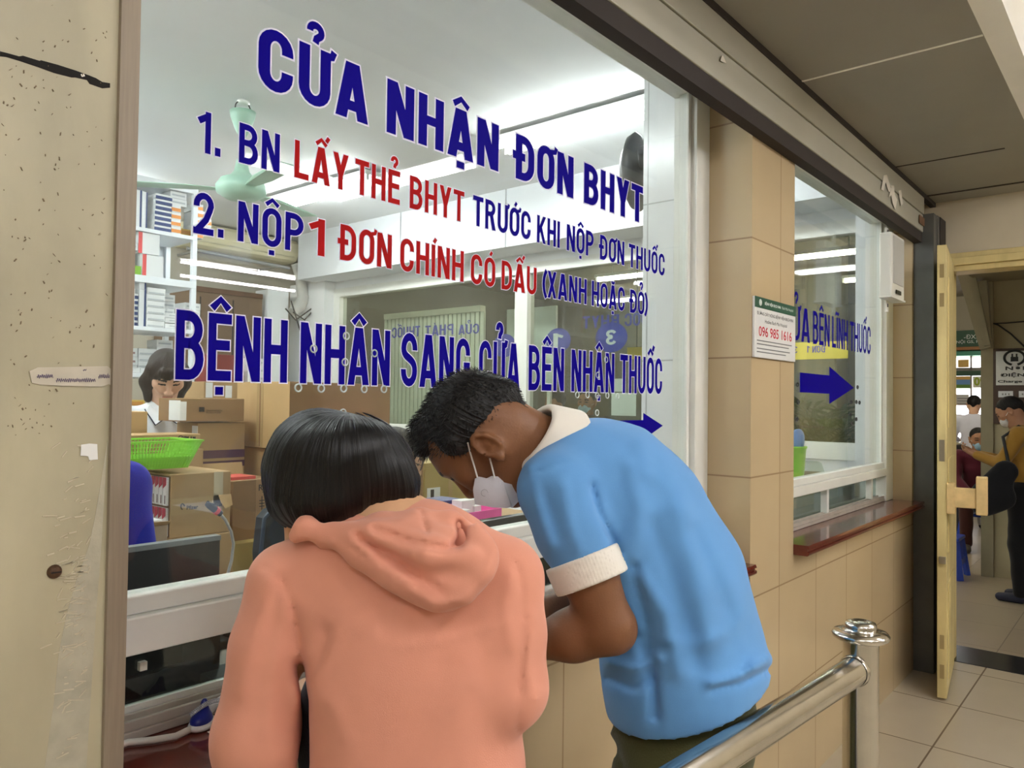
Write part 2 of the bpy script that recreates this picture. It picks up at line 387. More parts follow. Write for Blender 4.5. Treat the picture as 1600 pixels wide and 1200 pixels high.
for i in range(150):
    x, y = random.uniform(4, 168), random.uniform(5, 680); p = on_y(x, y, 1.0894); r = random.uniform(0.0003, 0.0008)
    sc_.obox(p, ((1, 0, random.uniform(-1, 1)), (0, 1, 0), (random.uniform(-1, 1), 0, 1)), (r, 0.0006, r*random.uniform(1, 3)), 1)
sc_.build('scratches', [mat('scratch pale', (205, 196, 172), 0.7), mat('fleck brown', (112, 96, 72), 0.8)], pier)

struct(MB().box(0.45, 2.583, 1.20, 1.36, 0, 0.915).build('wall_counter', M_tile), 'beige tiled wall below the big window')
struct(MB().box(2.583, 2.992, 1.09, 1.5, 0, 2.72).build('wall_pier', [M_tile]), 'beige tiled pier between the two windows')
o = bpy.data.objects['wall_pier']; o.data.materials.append(M_tile_side); o.data.materials.append(M_white_tile)
for p in o.data.polygons:
    if abs(p.normal[0]) > 0.9: p.material_index = 1
    if p.normal[1] > 0.9: p.material_index = 2
# the pier's white tiled continuation inside the room
struct(MB().box(2.575, 2.992, 1.335, 1.52, 0.9, 3.26).build('wall_pier_inside', M_white_tile), 'white tiled inner side of the pier')
struct(MB().box(2.992, 4.86, 1.09, 1.36, 0, 0.925).build('wall_counter_far', M_tile), 'beige tiled wall below the far window')
struct(MB().box(4.845, 5.15, 1.09, 1.215, 0.0, 2.72).build('wall_end_pier', M_tile), 'beige tiled pier beside the doorway')
o = bpy.data.objects['wall_end_pier']; o.data.materials.append(M_tile_side)
for p in o.data.polygons:
    if abs(p.normal[0]) > 0.9: p.material_index = 1
struct(MB().box(0.45, 5.15, 1.22, 1.36, 2.66, 3.3).build('wall_header', M_white), 'header wall over the windows')
# roller shutter housing and guide
sb = MB().box(0.2, 4.88, 1.035, 1.09, 2.60, 2.715).box(0.2, 4.88, 1.04, 1.09, 2.497, 2.597)
sh = thing('shutter_box', 'long grey cream roller shutter housing above both windows', 'shutter', (2.5, 1.06, 2.5))
sb.build('housing', M_shut, sh, 0.003)
MB().box(0.2, 4.88, 1.046, 1.09, 2.44, 2.497).build('shutter_gap_shade', M_dark, sh)  # solid dark strip paints the shade of the gap below the housing
pl = MB(); a = on_y(1436, 345, 1.036); pl.box(a[0], a[0]+0.14, 1.032, 1.036, 2.53, 2.575); pl.build('name_plate', mat('brown plate', (120, 88, 62), 0.5), sh)
struct(MB().box(4.872, 5.13, 0.985, 1.089, 0, 2.6).box(4.95, 5.14, 0.98, 0.986, 0, 2.6).build('trim_shutter_guide', M_steel_grey), 'dark grey metal shutter guide post beside the door')
struct(MB().box(5.0, 5.145, 0.976, 0.9795, 0, 2.6).build('jamb_gap_shade', M_dark))  # dark strip painted in for the black gap between guide and door

# ------------------------------------------------------------------ counters
def ledge(name, label, x0, x1, y0, y1, z, th=0.035):
    prof = [(y0+0.006, z-th), (y0, z-th+0.006), (y0, z-th+0.014), (y0+0.007, z-th+0.017), (y0+0.007, z-0.014), (y0, z-0.010), (y0+0.004, z), (y1, z), (y1, z-th)]
    m = MB().prism([(x0, y, zz) for y, zz in prof][::-1], (x1-x0, 0, 0))
    return tag(m.build(name, M_gran), label, 'counter')
ledge('counter_ledge', 'dark red brown granite ledge under the big lettered window', 0.3, 2.582, 1.065, 1.36, 0.95)
ledge('counter_ledge', 'red brown granite ledge under the far window beside the doorway', 2.993, 4.95, 1.03, 1.26, 0.962, 0.04)

# ------------------------------------------------------------------ big window (window_1)
def window(name, label, x0, x1, yg, ztop, xframe, zs):
    """outer frame + fixed pane above a transom rail + low sliding panes over the ledge"""
    z0, zr0, zr1 = zs
    r = struct(thing(name, None, None, ((x0+x1)/2, yg, z0)), label)
    f = MB()
    f.box(x0, x1, yg-0.03, yg+0.06, ztop, ztop+0.08)                 # head
    f.box(x1-xframe, x1, yg-0.03, yg+0.06, z0, ztop)                 # right jamb
    f.box(x1-xframe-0.02, x1-xframe, yg-0.008, yg+0.03, zr1, ztop)   # glazing bead
    f.box(x0, x0+0.03, yg-0.03, yg+0.06, z0, ztop)
    f.build('window_frame', M_frame, r, 0.002)
    t = MB().box(x0, x1-xframe, yg-0.035, yg+0.05, zr0, zr1).box(x0, x1-xframe, yg-0.018, yg+0.03, zr1, zr1+0.03)
    t.build('transom_rail', M_frame, r, 0.003)
    b = MB().box(x0, x1-xframe, yg-0.022, yg+0.065, z0, z0+0.014)
    for dy in (-0.018, 0.012, 0.042): b.box(x0, x1-xframe, yg+dy, yg+dy+0.008, z0+0.014, z0+0.03)
    b.build('bottom_track', mat('dull aluminium track', (172, 163, 152), 0.4, vary=.1, vscale=20), r, 0.0015)
    return r
W1 = window('window_1', 'big fixed service window with blue and red Vietnamese lettering', 0.45, 2.583, 1.28, 2.60, 0.10, (0.951, 1.09, 1.15))
MB().box(0.48, 2.47, 1.277, 1.283, 1.17, 2.61).build('glass_pane', M_pane, W1)
for x0, x1, y, lab in ((0.48, 0.80, 1.308, 'sliding glass pane at the left'), (1.42, 2.47, 1.308, 'sliding glass pane at the right')):
    q = MB().box(x0, x1, y-0.002, y+0.002, 0.985, 1.088).build('sliding_pane', M_pane2, W1); q['label'] = lab
    MB().box(x0, x1, y-0.006, y+0.006, 0.975, 0.99).build('pane_rail', M_frame, q)
a = on_y(222, 1040, 1.302)
MB().box(a[0]-0.006, a[0]+0.006, 1.296, 1.306, a[2]-0.007, a[2]+0.007).build('pane_latch', mat('ivory plastic', (225, 222, 205), 0.5), W1)
W2 = window('window_2', 'far service window by the doorway with blue arrow', 2.992, 4.845, 1.22, 2.545, 0.14, (0.963, 1.108, 1.15))
MB().box(3.0, 4.72, 1.217, 1.223, 1.17, 2.55).build('glass_pane', M_pane, W2)
for xx in (3.77, 4.50): MB().box(xx, xx+0.03, 1.215, 1.244, 0.99, 1.108).build('mullion', M_frame, W2)
MB().box(3.0, 4.7, 1.245, 1.249, 0.99, 1.108).build('sliding_pane', M_pane2, W2)
# inner reveal of the far window
struct(MB().box(4.847, 5.14, 1.2155, 1.40, 0.0, 3.26).build('wall_inner_return', M_white), 'white inner return beside the far window')

# ------------------------------------------------------------------ end wall (x = 5.15): doorway below, glazed partition of the room beyond
XE = 5.15
struct(MB().box(XE, XE+0.14, 1.2, 7.6, 0, 1.15).box(XE, XE+0.14, 1.2, 7.6, 2.69, 3.3).box(XE, XE+0.14, 1.2, 1.42, 1.1, 2.7).box(XE, XE+0.14, 6.86, 7.6, 1.1, 2.75).build('wall_end', M_white), 'white partition wall under and over the far glazing')
struct(MB().box(XE-0.35, XE, 1.47, 7.05, 2.77, 3.25).build('wall_bulkhead', mat('white bulkhead panel', (222, 225, 228), 0.45)), 'white boxed bulkhead along the end of the room')
bk = bpy.data.objects['wall_bulkhead']
for px in (626, 790): y = on_x(px, 360, XE-0.35)[1]; MB().box(XE-0.3515, XE-0.349, y-0.006, y+0.006, 2.77, 3.25).build('joint', mat('joint grey', (150, 152, 155), 0.6), bk)
struct(MB().box(XE-0.14, XE+0.1, 6.86, 7.5, 0, 2.77).build('wall_column', M_white), 'white column in the far corner of the room')
W3 = struct(thing('window_3', None, None, (XE+0.05, 4.2, 1.15)), 'glazed partition at the end of the room with mirrored blue lettering')
f = MB().box(XE-0.02, XE+0.08, 1.42, 6.86, 2.60, 2.69).box(XE-0.02, XE+0.08, 1.42, 6.86, 1.15, 1.26)
for y0, y1 in ((6.76, 6.86), (4.16, 4.30), (1.42, 1.47)): f.box(XE-0.02, XE+0.08, y0, y1, 1.26, 2.60)
f.build('window_frame', M_frame, W3, 0.002)
for y0, y1 in ((4.28, 6.8), (1.46, 4.2)): MB().box(XE+0.03, XE+0.035, y0, y1, 1.2, 2.65).build('glass_pane', glass_mat('partition glass', (236, 240, 235), 0.03), W3)
# wall above the doorway, door frame and leaf
struct(MB().box(XE, XE+0.14, -1.2, 1.09, 2.405, 2.72).box(XE, XE+0.14, -6, -0.95, 0, 3.45).box(XE, XE+0.14, -1.2, 0.44, 2.7, 3.45).build('wall_over_door', mat('pale plaster', (196, 184, 158), 0.7, vary=0.06, vscale=4)), 'pale plaster band over the doorway')
M_door = mat('old pale yellow paint', (205, 186, 128), 0.5, vary=0.16, vscale=12, bump=0.3, bscale=30, stretch=(1, 1, 0.2))
D1 = struct(thing('door_1', None, None, (5.13, 0.90, 0)), 'old pale yellow wooden door standing open at the end of the corridor')
f = MB()
for z0, z1, d in ((2.33, 2.375, 0.0), (2.375, 2.405, 0.015), (2.297, 2.33, 0.02)): f.box(XE-0.03+d, XE+0.16, -0.95, 0.98, z0, z1)
f.box(XE-0.01, XE+0.16, 0.95, 1.0, 0, 2.3).box(XE-0.01, XE+0.16, -0.95, -0.88, 0, 2.3)
f.build('door_frame', M_door, D1, 0.004)
a, b = np.array((4.455, 0.863)), np.array((5.11, 0.949)); d2 = (b-a)/np.linalg.norm(b-a); nrm = np.array((-d2[1], d2[0]))
def leaf(u0, u1, v0, v1, z0, z1, m, mi=0):
    c = a+d2*(u0+u1)/2+nrm*(v0+v1)/2
    m.obox((c[0], c[1], (z0+z1)/2), ((d2[0], d2[1], 0), (nrm[0], nrm[1], 0), (0, 0, 1)), ((u1-u0)/2, (v1-v0)/2, (z1-z0)/2), mi)
LW = np.linalg.norm(b-a); lf = MB()
leaf(0, LW, -0.022, 0.022, 0.015, 2.335, lf)
lf.build('door_leaf', M_door, D1, 0.003)
m = MB()
for z0, z1 in ((0.03, 0.6), (0.68, 1.25), (1.33, 2.2)): leaf(0.1, LW-0.1, -0.027, -0.020, z0+0.06, z1-0.02, m)
m.build('door_panel', M_door, D1, 0.004)
m = MB(); leaf(-0.012, 0.05, -0.06, -0.022, 0.955, 1.11, m); leaf(-0.01, 0.02, -0.15, -0.05, 0.99, 1.09, m)
m.build('latch_block', mat('bare pale wood', (206, 176, 120), 0.6, vary=0.15, vscale=20), D1, 0.004)
m = MB(); leaf(-0.02, 0.06, -0.20, -0.15, 0.96, 1.15, m); m.build('latch_bar', mat('bare pale wood', (206, 176, 120)), D1, 0.005)
m = MB(); leaf(-0.003, 0.004, -0.012, 0.012, 1.22, 1.33, m); leaf(-0.006, 0.0, -0.004, 0.006, 1.27, 1.30, m); leaf(-0.006, 0.0, -0.004, 0.006, 1.235, 1.25, m); leaf(-0.02, 0.0, -0.018, 0.012, 0.70, 0.735, m)
for z in (2.2, 2.05, 0.3, 0.15): leaf(-0.0025, 0.001, -0.010, 0.010, z-0.035, z+0.035, m, 1)
m.build('door_lock', [mat('worn lock steel', (150, 140, 120), 0.4, 0.7), mat('mortise shade', (150, 130, 84), 0.7)], D1)

# ------------------------------------------------------------------ lamps that light the place
M_tube = emit('hall tube', (252, 251, 255), LAMP_HALL)
M_tube_in = emit('pharmacy tube', (250, 252, 255), LAMP_PHARM)
M_tube_lob = emit('lobby tube', (255, 246, 225), LAMP_LOBBY)
M_fix = mat('white lamp housing', (235, 235, 230), 0.4)
def fixture(name, label, c, along, L, mt, group, drop=0.0, sep=0.09, tubes=2, r=0.014, vert=0):
    c = np.array(c, float); d = np.array(along, float); s = np.cross(d, (0, 0, 1))
    t = thing(name, label, 'lamp', c, group)
    m = MB().bar(c-d*L/2, c+d*L/2, sep+0.05, 0.035); m.build('housing', M_fix, t, 0.004)
    for i in range(tubes):
        o = s*(sep*(i-(tubes-1)/2))*(0 if vert else 1); k = MB(); p = c+o-np.array((0, 0, 0.045+vert*i)); k.tube([p-d*(L/2-0.03), p+d*(L/2-0.03)], r, 10); k.build('tube', mt, t)
        for sg in (-1, 1): q = p+d*sg*(L/2-0.015); MB().obox(q+np.array((0, 0, 0.012)), (d, s, (0, 0, 1)), (0.014, 0.012, 0.03)).build('lamp_holder', M_fix, t)
    if drop:
        for sg in (-1, 1): q = c+d*sg*L*0.35; MB().tube([q, q+np.array((0, 0, drop))], 0.006, 6).build('hanger', M_fix, t)
    return t
fixture('hall_lamp', 'twin tube lamp hung across the corridor behind the viewer', (2.94, -0.80, 2.80), (0, 1, 0), 1.22, M_tube, 'corridor lamps', 0.66)
fixture('hall_lamp', 'twin tube lamp hung along the corridor far behind the viewer', (4.30, -4.77, 2.87), (1, 0, 0), 1.36, M_tube, 'corridor lamps', 0.59, vert=.135)
for (x, y, al) in ((0.4, -1.6, (1, 0, 0)), (-1.6, -0.9, (0, 1, 0)), (1.6, -3.6, (1, 0, 0)), (-1.5, -4.6, (1, 0, 0)), (3.6, -2.6, (1, 0, 0))):  # extra unseen lamps, added to light the corridor
    fixture('hall_lamp', 'twin tube corridor lamp behind the viewer, '+{-1.6: 'nearest the camera', -.9: 'by the left end', -3.6: 'second row', -4.6: 'far left', -2.6: 'near the doorway'}[y], (x, y, 3.30), al, 1.22, M_tube, 'corridor lamps', 0.16)
fixture('pharmacy_lamp', 'bright twin tube ceiling lamp near the pier, nearest the window', (3.82, 2.70, 3.21), (0, 1, 0), 1.30, M_tube_in, 'pharmacy ceiling lamps', 0, 0.13, 2, 0.019)
fixture('pharmacy_lamp', 'bright twin tube ceiling lamp beside the green ceiling fan', (3.76, 5.20, 3.21), (0, 1, 0), 1.30, M_tube_in, 'pharmacy ceiling lamps', 0, 0.13, 2, 0.019)
for (x, y) in ((0.6, 2.9), (1.0, 5.0), (2.3, 6.6)):
    fixture('pharmacy_lamp', 'twin tube ceiling lamp hidden '+{2.9: 'over the monitor', 5.0: 'over the shelf rack', 6.6: 'beside the back wall'}[y], (x, y, 3.21), (0, 1, 0) if y < 6 else (1, 0, 0), 1.30, M_tube_in, 'pharmacy ceiling lamps', 0, 0.13, 2, 0.019)
for (x, y) in ((9.2, 5.6), (9.2, 2.2), (6.6, 6.6), (10.6, 0.2)):  # lamps added to brighten the lobby
    fixture('lobby_lamp', 'single tube lamp in the lobby '+{5.6: 'before the dim side wall', 2.2: 'above the seats', 6.6: 'above the folding gate', .2: 'before the reception'}[y], (x, y, 2.97), (0, 1, 0), 1.2, M_tube_lob, 'lobby lamps', 0.23, 0.03, 1, 0.018)
for (y) in (4.3, 2.75):
    fixture('lobby_lamp', ('single tube lamp beyond the glazing, nearer the folding gate' if y > 3 else 'single tube lamp beyond the glazing, nearer the doorway'), (7.5, y, 2.97), (0, 1, 0), 1.5, M_tube_lob, 'lobby lamps', 0.23, 0.03, 1, 0.018)
# ================================================================== lettering: stroke-built condensed capitals
def arc(cx, cy, rx, ry, a0, a1, n=10):
    return [(cx+rx*math.cos(math.radians(a0+(a1-a0)*i/n)), cy+ry*math.sin(math.radians(a0+(a1-a0)*i/n))) for i in range(n+1)]
def glyph(ch, sv, sh):
    """(width, shapes) in a unit cap height: 's' open stroke, 'c' closed stroke, 'd' slanted stroke cut level"""
    a, b = sv/2, sh/2; rx = (1-sv)/2; ry = 0.22; hd = sv*1.12; S = []
    st = lambda x: ('s', [(x, 0), (x, 1)])
    dia = lambda x0, y0, x1, y1: ('d', (x0, y0), (x1, y1), hd)
    w = 1.0
    if ch == 'O': S = [('c', arc(.5, 1-b-ry, rx, ry, 0, 180)+arc(.5, b+ry, rx, ry, 180, 360))]
    elif ch == 'C': S = [('s', [(1-a, .64)]+arc(.5, 1-b-ry, rx, ry, 0, 180)+arc(.5, b+ry, rx, ry, 180, 360)+[(1-a, .36)])]
    elif ch == 'G': S = [('s', [(1-a, .66)]+arc(.5, 1-b-ry, rx, ry, 0, 180)+arc(.5, b+ry, rx, ry, 180, 360)+[(1-a, .52)]), ('s', [(.56, .52-b), (1, .52-b)])]
    elif ch == 'U': S = [('s', [(a, 1)]+arc(.5, b+ry, rx, ry, 180, 360)+[(1-a, 1)])]
    elif ch == 'S':
        p0, p1, p2, p3 = (a, 1-b-ry), (a, .50), (1-a, .56), (1-a, b+ry); mid = []
        for i in range(1, 12):
            t = i/12; mid.append(tuple((1-t)**3*p0[k]+3*(1-t)**2*t*p1[k]+3*(1-t)*t*t*p2[k]+t**3*p3[k] for k in (0, 1)))
        S = [('s', [(1-a, .68)]+arc(.5, 1-b-ry, rx, ry, 0, 180)+mid+arc(.5, b+ry, rx, ry, 0, -180)+[(a, .32)])]
    elif ch in 'DĐ':
        S = [st(a), ('s', [(a, 1-b), (.4, 1-b)]+arc(.4, .72-b, 1-a-.4, .28, 90, 0)+arc(.4, .28+b, 1-a-.4, .28, 0, -90)+[(.4, b), (a, b)])]
        if ch == 'Đ': S.append(('s', [(-.16, .52), (.5, .52)]))
    elif ch in 'BPR':
        y = .53; r1 = (1-b-y)/2
        S = [st(a), ('s', [(a, 1-b), (.45, 1-b)]+arc(.45, y+r1, 1-a-.5, r1, 90, -90)+[(.45, y), (a, y)])]
        if ch == 'B': S.append(('s', [(a, y), (.48, y)]+arc(.48, (y+b)/2, 1-a-.48, (y-b)/2, 90, -90)+[(.48, b), (a, b)]))
        if ch == 'P': S[1] = ('s', [(a, 1-b), (.45, 1-b)]+arc(.45, .48+(1-b-.48)/2, 1-a-.45, (1-b-.48)/2, 90, -90)+[(.45, .48), (a, .48)])
        if ch == 'R': S.append(dia(.56, y, 1-hd/2, 0))
    elif ch == 'E': w = .88; S = [st(a), ('s', [(0, 1-b), (w, 1-b)]), ('s', [(0, .53), (w*.93, .53)]), ('s', [(0, b), (w, b)])]
    elif ch == 'L': w = .85; S = [st(a), ('s', [(0, b), (w, b)])]
    elif ch == 'T': w = .95; S = [('s', [(w/2, 0), (w/2, 1)]), ('s', [(0, 1-b), (w, 1-b)])]
    elif ch == 'H': S = [st(a), st(1-a), ('s', [(a, .52), (1-a, .52)])]
    elif ch == 'I': w = sv; S = [st(a)]
    elif ch == 'N': S = [st(a), st(1-a), ('d', (hd*.5, 1), (1-hd*.5, 0), hd)]
    elif ch == 'A': w = 1.12; S = [dia(hd/2, 0, w/2-hd*.12, 1), dia(w-hd/2, 0, w/2+hd*.12, 1), ('s', [(.27, .24), (w-.27, .24)])]
    elif ch == 'Y': S = [dia(hd/2, 1, .5, .40), dia(1-hd/2, 1, .5, .40), ('s', [(.5, 0), (.5, .46)])]
    elif ch == 'X': S = [dia(hd/2, 0, 1-hd/2, 1), dia(hd/2, 1, 1-hd/2, 0)]
    elif ch == 'K': w = 1.02; S = [st(a), dia(a, .34, w-hd/2, 1), dia(.40, .60, w-hd/2, 0)]
    elif ch == '1': w = .62; S = [('s', [(w-a, 0), (w-a, 1)]), ('d', (.02, .80), (w-a*1.6, .96), sh*1.5)]; S[1] = ('s', [(0, .74), (w-a, .90)][:2])
    elif ch == '2': S = [('s', [(a, .66), (a, 1-b-ry)][:1]+arc(.5, 1-b-ry, rx, ry, 180, 0)+[(.93-a, .58), (.62, .36), (a+.03, b)]), ('s', [(0, b), (1, b)])]
    elif ch == '3': S = [('s', arc(.5, .74, rx, .26-b, 170, -90)+[(.42, .48)]), ('s', [(.42, .52)]+arc(.5, .28, rx, .28-b, 90, -170))]
    elif ch == '.': w = sv*1.15; S = [('s', [(w/2, 0), (w/2, sh*1.3)])]
    elif ch == '(': w = .34; S = [('s', arc(.95, .48, .85, .66, 130, 230))]
    elif ch == ')': w = .34; S = [('s', arc(-.61, .48, .85, .66, 50, -50))]
    return w, S
DIA = {'Ẩ': 'A^?', 'Ấ': "A^'", 'Â': 'A^', 'Ậ': 'A^.', 'Ẻ': 'E?', 'Ê': 'E^', 'Ệ': 'E^.', 'Ế': "E^'", 'Í': "I'", 'Ó': "O'", 'Ô': 'O^', 'Ộ': 'O^.', 'Ố': "O^'", 'Ơ': 'O+', 'Ớ': "O+'", 'Ờ': 'O+',
       'Ư': 'U+', 'Ử': 'U+?', 'Ă': 'Au', 'Ặ': 'Au.', 'Ỏ': 'O?', 'Ĩ': 'I~', 'Á': "A'", 'Ạ': 'A.'}
def letter(ch, sv, sh):
    base = DIA.get(ch, ch); w, S = glyph(base[0], sv, sh); S = list(S); c = w/2
    if base[0] == 'I' : c = w/2
    for k in base[1:]:
        up = .20 if (k in "'?" and ('^' in base)) else 0
        if k == '^': S.append(('t', [(c-.32, 1.07), (c, 1.21), (c+.32, 1.07)]))
        elif k == "'": x = c+(.30 if up else .02); S.append(('t', [(x, 1.07+up*.55), (x+.17, 1.20+up*.6)]))
        elif k == '?': S.append(('t', [(x, y+up*.5) for x, y in arc(c, 1.27, .18, .10, 190, -40, 12)]+[(c+.03, 1.15+up*.5), (c, 1.07+up*.5)]))
        elif k == '.': S.append(('s', [(c, -.21), (c, -.21+sh*.8)]))
        elif k == 'u': S.append(('t', arc(c, 1.20, .2, .12, 200, 340, 8)))
        elif k == '~': S.append(('t', [(c-.35, 1.08), (c-.15, 1.15), (c+.15, 1.09), (c+.35, 1.16)]))
        elif k == '+': S.append(('t', [(w-sv*.7, .90), (w+.04, .94), (w+.10, 1.05)]))
    return w, S
def stroke_faces(kind, data, sv, sh, sx, sz, o):
    """outline quads of one stroke, unit space -> metres, grown by o"""
    hx, hy = sv/2*sx+o, sh/2*sz+o
    if kind[0] == 't': hx = hy = 0.36*sh*sz+o
    if kind[0] == 'd':
        (x0, y0), (x1, y1) = data[0], data[1]; h = data[2]/2*sx; x0 *= sx; x1 *= sx; y0 *= sz; y1 *= sz
        L = math.hypot(x1-x0, y1-y0); h += o*L/abs(y1-y0); e = o/abs(y1-y0)
        dx, dy = (x1-x0)*e, (y1-y0)*e; x0 -= dx; y0 -= dy; x1 += dx; y1 += dy
        return [[(x0-h, y0), (x0+h, y0), (x1+h, y1), (x1-h, y1)]]
    P = np.array(data, float)*np.array((sx, sz)); closed = kind[0] == 'c'; n = len(P)
    out = []
    if closed: T = np.roll(P, -1, 0)-np.roll(P, 1, 0)
    else:
        T = np.zeros_like(P); T[1:-1] = P[2:]-P[:-2]; T[0] = P[1]-P[0]; T[-1] = P[-1]-P[-2]
        if n > 2:
            d = P[1:]-P[:-1]; d /= np.linalg.norm(d, axis=1)[:, None]+1e-9; T[1:-1] = d[1:]+d[:-1]
    T /= np.linalg.norm(T, axis=1)[:, None]+1e-9
    if not closed and o: P = P.copy(); P[0] -= T[0]*o; P[-1] += T[-1]*o
    N = np.stack([-T[:, 1], T[:, 0]], 1)
    if kind[0] == 't': off = N*hx
    else:
        off = N*np.array((hx, hy))
    Lp, Rp = P+off, P-off
    for i in range(n if closed else n-1):
        j = (i+1) % n; out.append([Rp[i], Rp[j], Lp[j], Lp[i]])
    return out
def signed(q): return sum(q[i][0]*q[(i+1) % 4][1]-q[(i+1) % 4][0]*q[i][1] for i in range(4))
def word_width(txt, sv, sh, gap): return sum(letter(c, sv, sh)[0] for c in txt)+gap*(len(txt)-1)
def write_words(name, words, z0, cap, sv, sh, y, mat_, parent, gap=0.18, out=0.0025, white=None, mirror=None, label=None, face=None):
    """words: (text, x0, x1) on the plane y (or a plane given by face(x, z, lift) -> point)"""
    m = MB(); fp = face or (lambda x, z, l: (x, y-l, z))
    lz = 0
    for txt, x0, x1 in words:
        sx = (x1-x0)/word_width(txt, sv, sh, gap); x = x0
        for c in txt:
            w_, S = letter(c, sv, sh)
            for s in S:
                data = s[1:] if s[0] == 'd' else s[1]
                for o, lift, mi in (((out, 0.0004, 1), (0, 0.0008, 0)) if white else ((0, 0.0008, 0),)):
                    for q in stroke_faces(s, data, sv, sh, sx, cap, o):
                        pts = [fp(x+p[0], z0+p[1], lift+0.00002*(lz % 12)) for p in (q if signed(q) > 0 else q[::-1])]
                        m.add(pts, [(0, 1, 2, 3)], mi)
                lz += 1
            x += (w_+gap)*sx
    ob = m.build(name, [mat_]+([white] if white else []), parent)
    if label: ob['label'] = label
    return ob
M_blue = mat('blue vinyl', (16, 3, 134), 0.5, spec=0.04); M_red = mat('red vinyl', (172, 24, 24), 0.5, spec=0.04); M_vw = mat('white vinyl edge', (225, 222, 240), 0.5)
GY = 1.277
write_words('heading_lettering', [('CỬA', .775, 1.034), ('NHẬN', 1.085, 1.452), ('ĐƠN', 1.520, 1.776), ('BHYT', 1.829, 2.16)], 2.078, .117, .335, .175, GY, M_blue, W1, .17, .0035, M_vw, label='large blue heading lettering')
T2 = dict(z0=1.927, cap=.073, sv=.285, sh=.155, y=GY, parent=W1, gap=.2, out=.0018, white=M_vw)
write_words('lettering', [('1.', .663, .705), ('BN', .740, .824)], mat_=M_blue, label='blue lettering at the start of the first numbered line', **T2)
write_words('lettering', [('LẤY', .857, .985), ('THẺ', 1.003, 1.126), ('BHYT', 1.155, 1.330)], mat_=M_red, label='red lettering in the first numbered line', **T2)
write_words('lettering', [('TRƯỚC', 1.361, 1.584), ('KHI', 1.612, 1.714), ('NỘP', 1.747, 1.881), ('ĐƠN', 1.915, 2.05), ('THUỐC', 2.077, 2.305)], mat_=M_blue, label='blue lettering ending the first numbered line', **T2)
T2['z0'] = 1.784
write_words('lettering', [('2.', .657, .714), ('NỘP', .741, .880)], mat_=M_blue, label='blue lettering at the start of the second numbered line', **T2)
write_words('lettering', [('1', .895, .930), ('ĐƠN', .968, 1.105), ('CHÍNH', 1.130, 1.331), ('CÓ', 1.356, 1.445), ('DẤU', 1.470, 1.612)], mat_=M_red, label='red lettering in the second numbered line', **T2)
write_words('lettering', [('(XANH', 1.640, 1.847), ('HOẶC', 1.874, 2.055), ('ĐỎ)', 2.088, 2.195)], mat_=M_blue, label='blue lettering in brackets ending the second numbered line', **T2)
write_words('bottom_lettering', [('BỆNH', .631, .849), ('NHÂN', .878, 1.105), ('SANG', 1.137, 1.357), ('CỬA', 1.390, 1.546), ('BÊN', 1.583, 1.741), ('NHẬN', 1.776, 2.0), ('THUỐC', 2.033, 2.294)], 1.530, .119, .30, .15, GY, M_blue, W1, .16, .0022, M_vw, label='tall condensed blue lettering along the bottom of the glass')
def arrow(x0, x1, xh, z, ht, hh, y, parent):
    pts = [(x0, z-ht), (xh, z-ht), (xh, z-hh), (x1, z), (xh, z+hh), (xh, z+ht), (x0, z+ht)]
    o = MB().prism([(x, y-0.0008, zz) for x, zz in pts], (0, 0.0005, 0)).build('arrow', M_blue, parent); o['label'] = 'blue arrow pointing right'
arrow(1.93, 2.302, 2.174, 1.425, .020, .043, GY, W1)
# drilled speech holes with bright cut edges
hl = MB()
for px, py in ((466, 606), (502, 607), (537, 607), (569, 608), (600, 608), (536, 645), (582, 664), (490, 545), (541, 525), (539, 566), (585, 552), (902, 617), (918, 617), (933, 618), (949, 618), (965, 619), (934, 586), (947, 562), (933, 645)):
    p = on_y(px, py, 1.276); R = 0.0072 if px < 700 else 0.0085
    hl.tube([p+np.array((R*math.cos(t), 0, R*math.sin(t))) for t in np.linspace(0, 2*PI, 15)[:-1]], 0.0018, 6, closed=True)
hl.build('speech_holes', mat('cut glass edge', (190, 200, 196), 0.15, spec=0.9), W1)

W2Y = 1.216
cv = lambda px, py: on_y(px, py, W2Y)
x = lambda px: float(on_y(px, 545, W2Y)[0])
write_words('lettering', [('CỬA', x(1222), x(1265)), ('BÊN', x(1270), x(1296)), ('LĨNH', x(1300), x(1324.5)), ('THUỐC', x(1328), x(1360))], float(cv(1265, 536)[2]), float(cv(1265, 484)[2]-cv(1265, 536)[2]), .26, .13, W2Y, M_blue, W2, .18, label='blue lettering on the far window')
a, b, c = cv(1250, 582), cv(1250, 613), cv(1334, 606); h0, h1 = cv(1296, 573), cv(1296, 631)
pts = [(a[0], b[2]), (h0[0], b[2]), (h0[0], h1[2]), (c[0], c[2]), (h0[0], h0[2]), (h0[0], a[2]), (a[0], a[2])]
o = MB().prism([(p[0], W2Y-0.0008, p[1]) for p in pts], (0, 0.0005, 0)).build('arrow', M_blue, W2); o['label'] = 'blue arrow pointing right'
hl = MB()
for px, py in ((1340, 605), (1330, 628), (1338, 628), (1343, 629), (1329, 648), (1338, 655), (1331, 662), (1246, 601), (1247, 628), (1245, 655)):
    p = cv(px, py); hl.tube([p+np.array((0.012*math.cos(t), 0, 0.008*math.sin(t))) for t in np.linspace(0, 2*PI, 13)[:-1]], 0.003, 5, closed=True)
hl.build('speech_holes', mat('hole edge dark', (40, 42, 40), 0.4), W2)

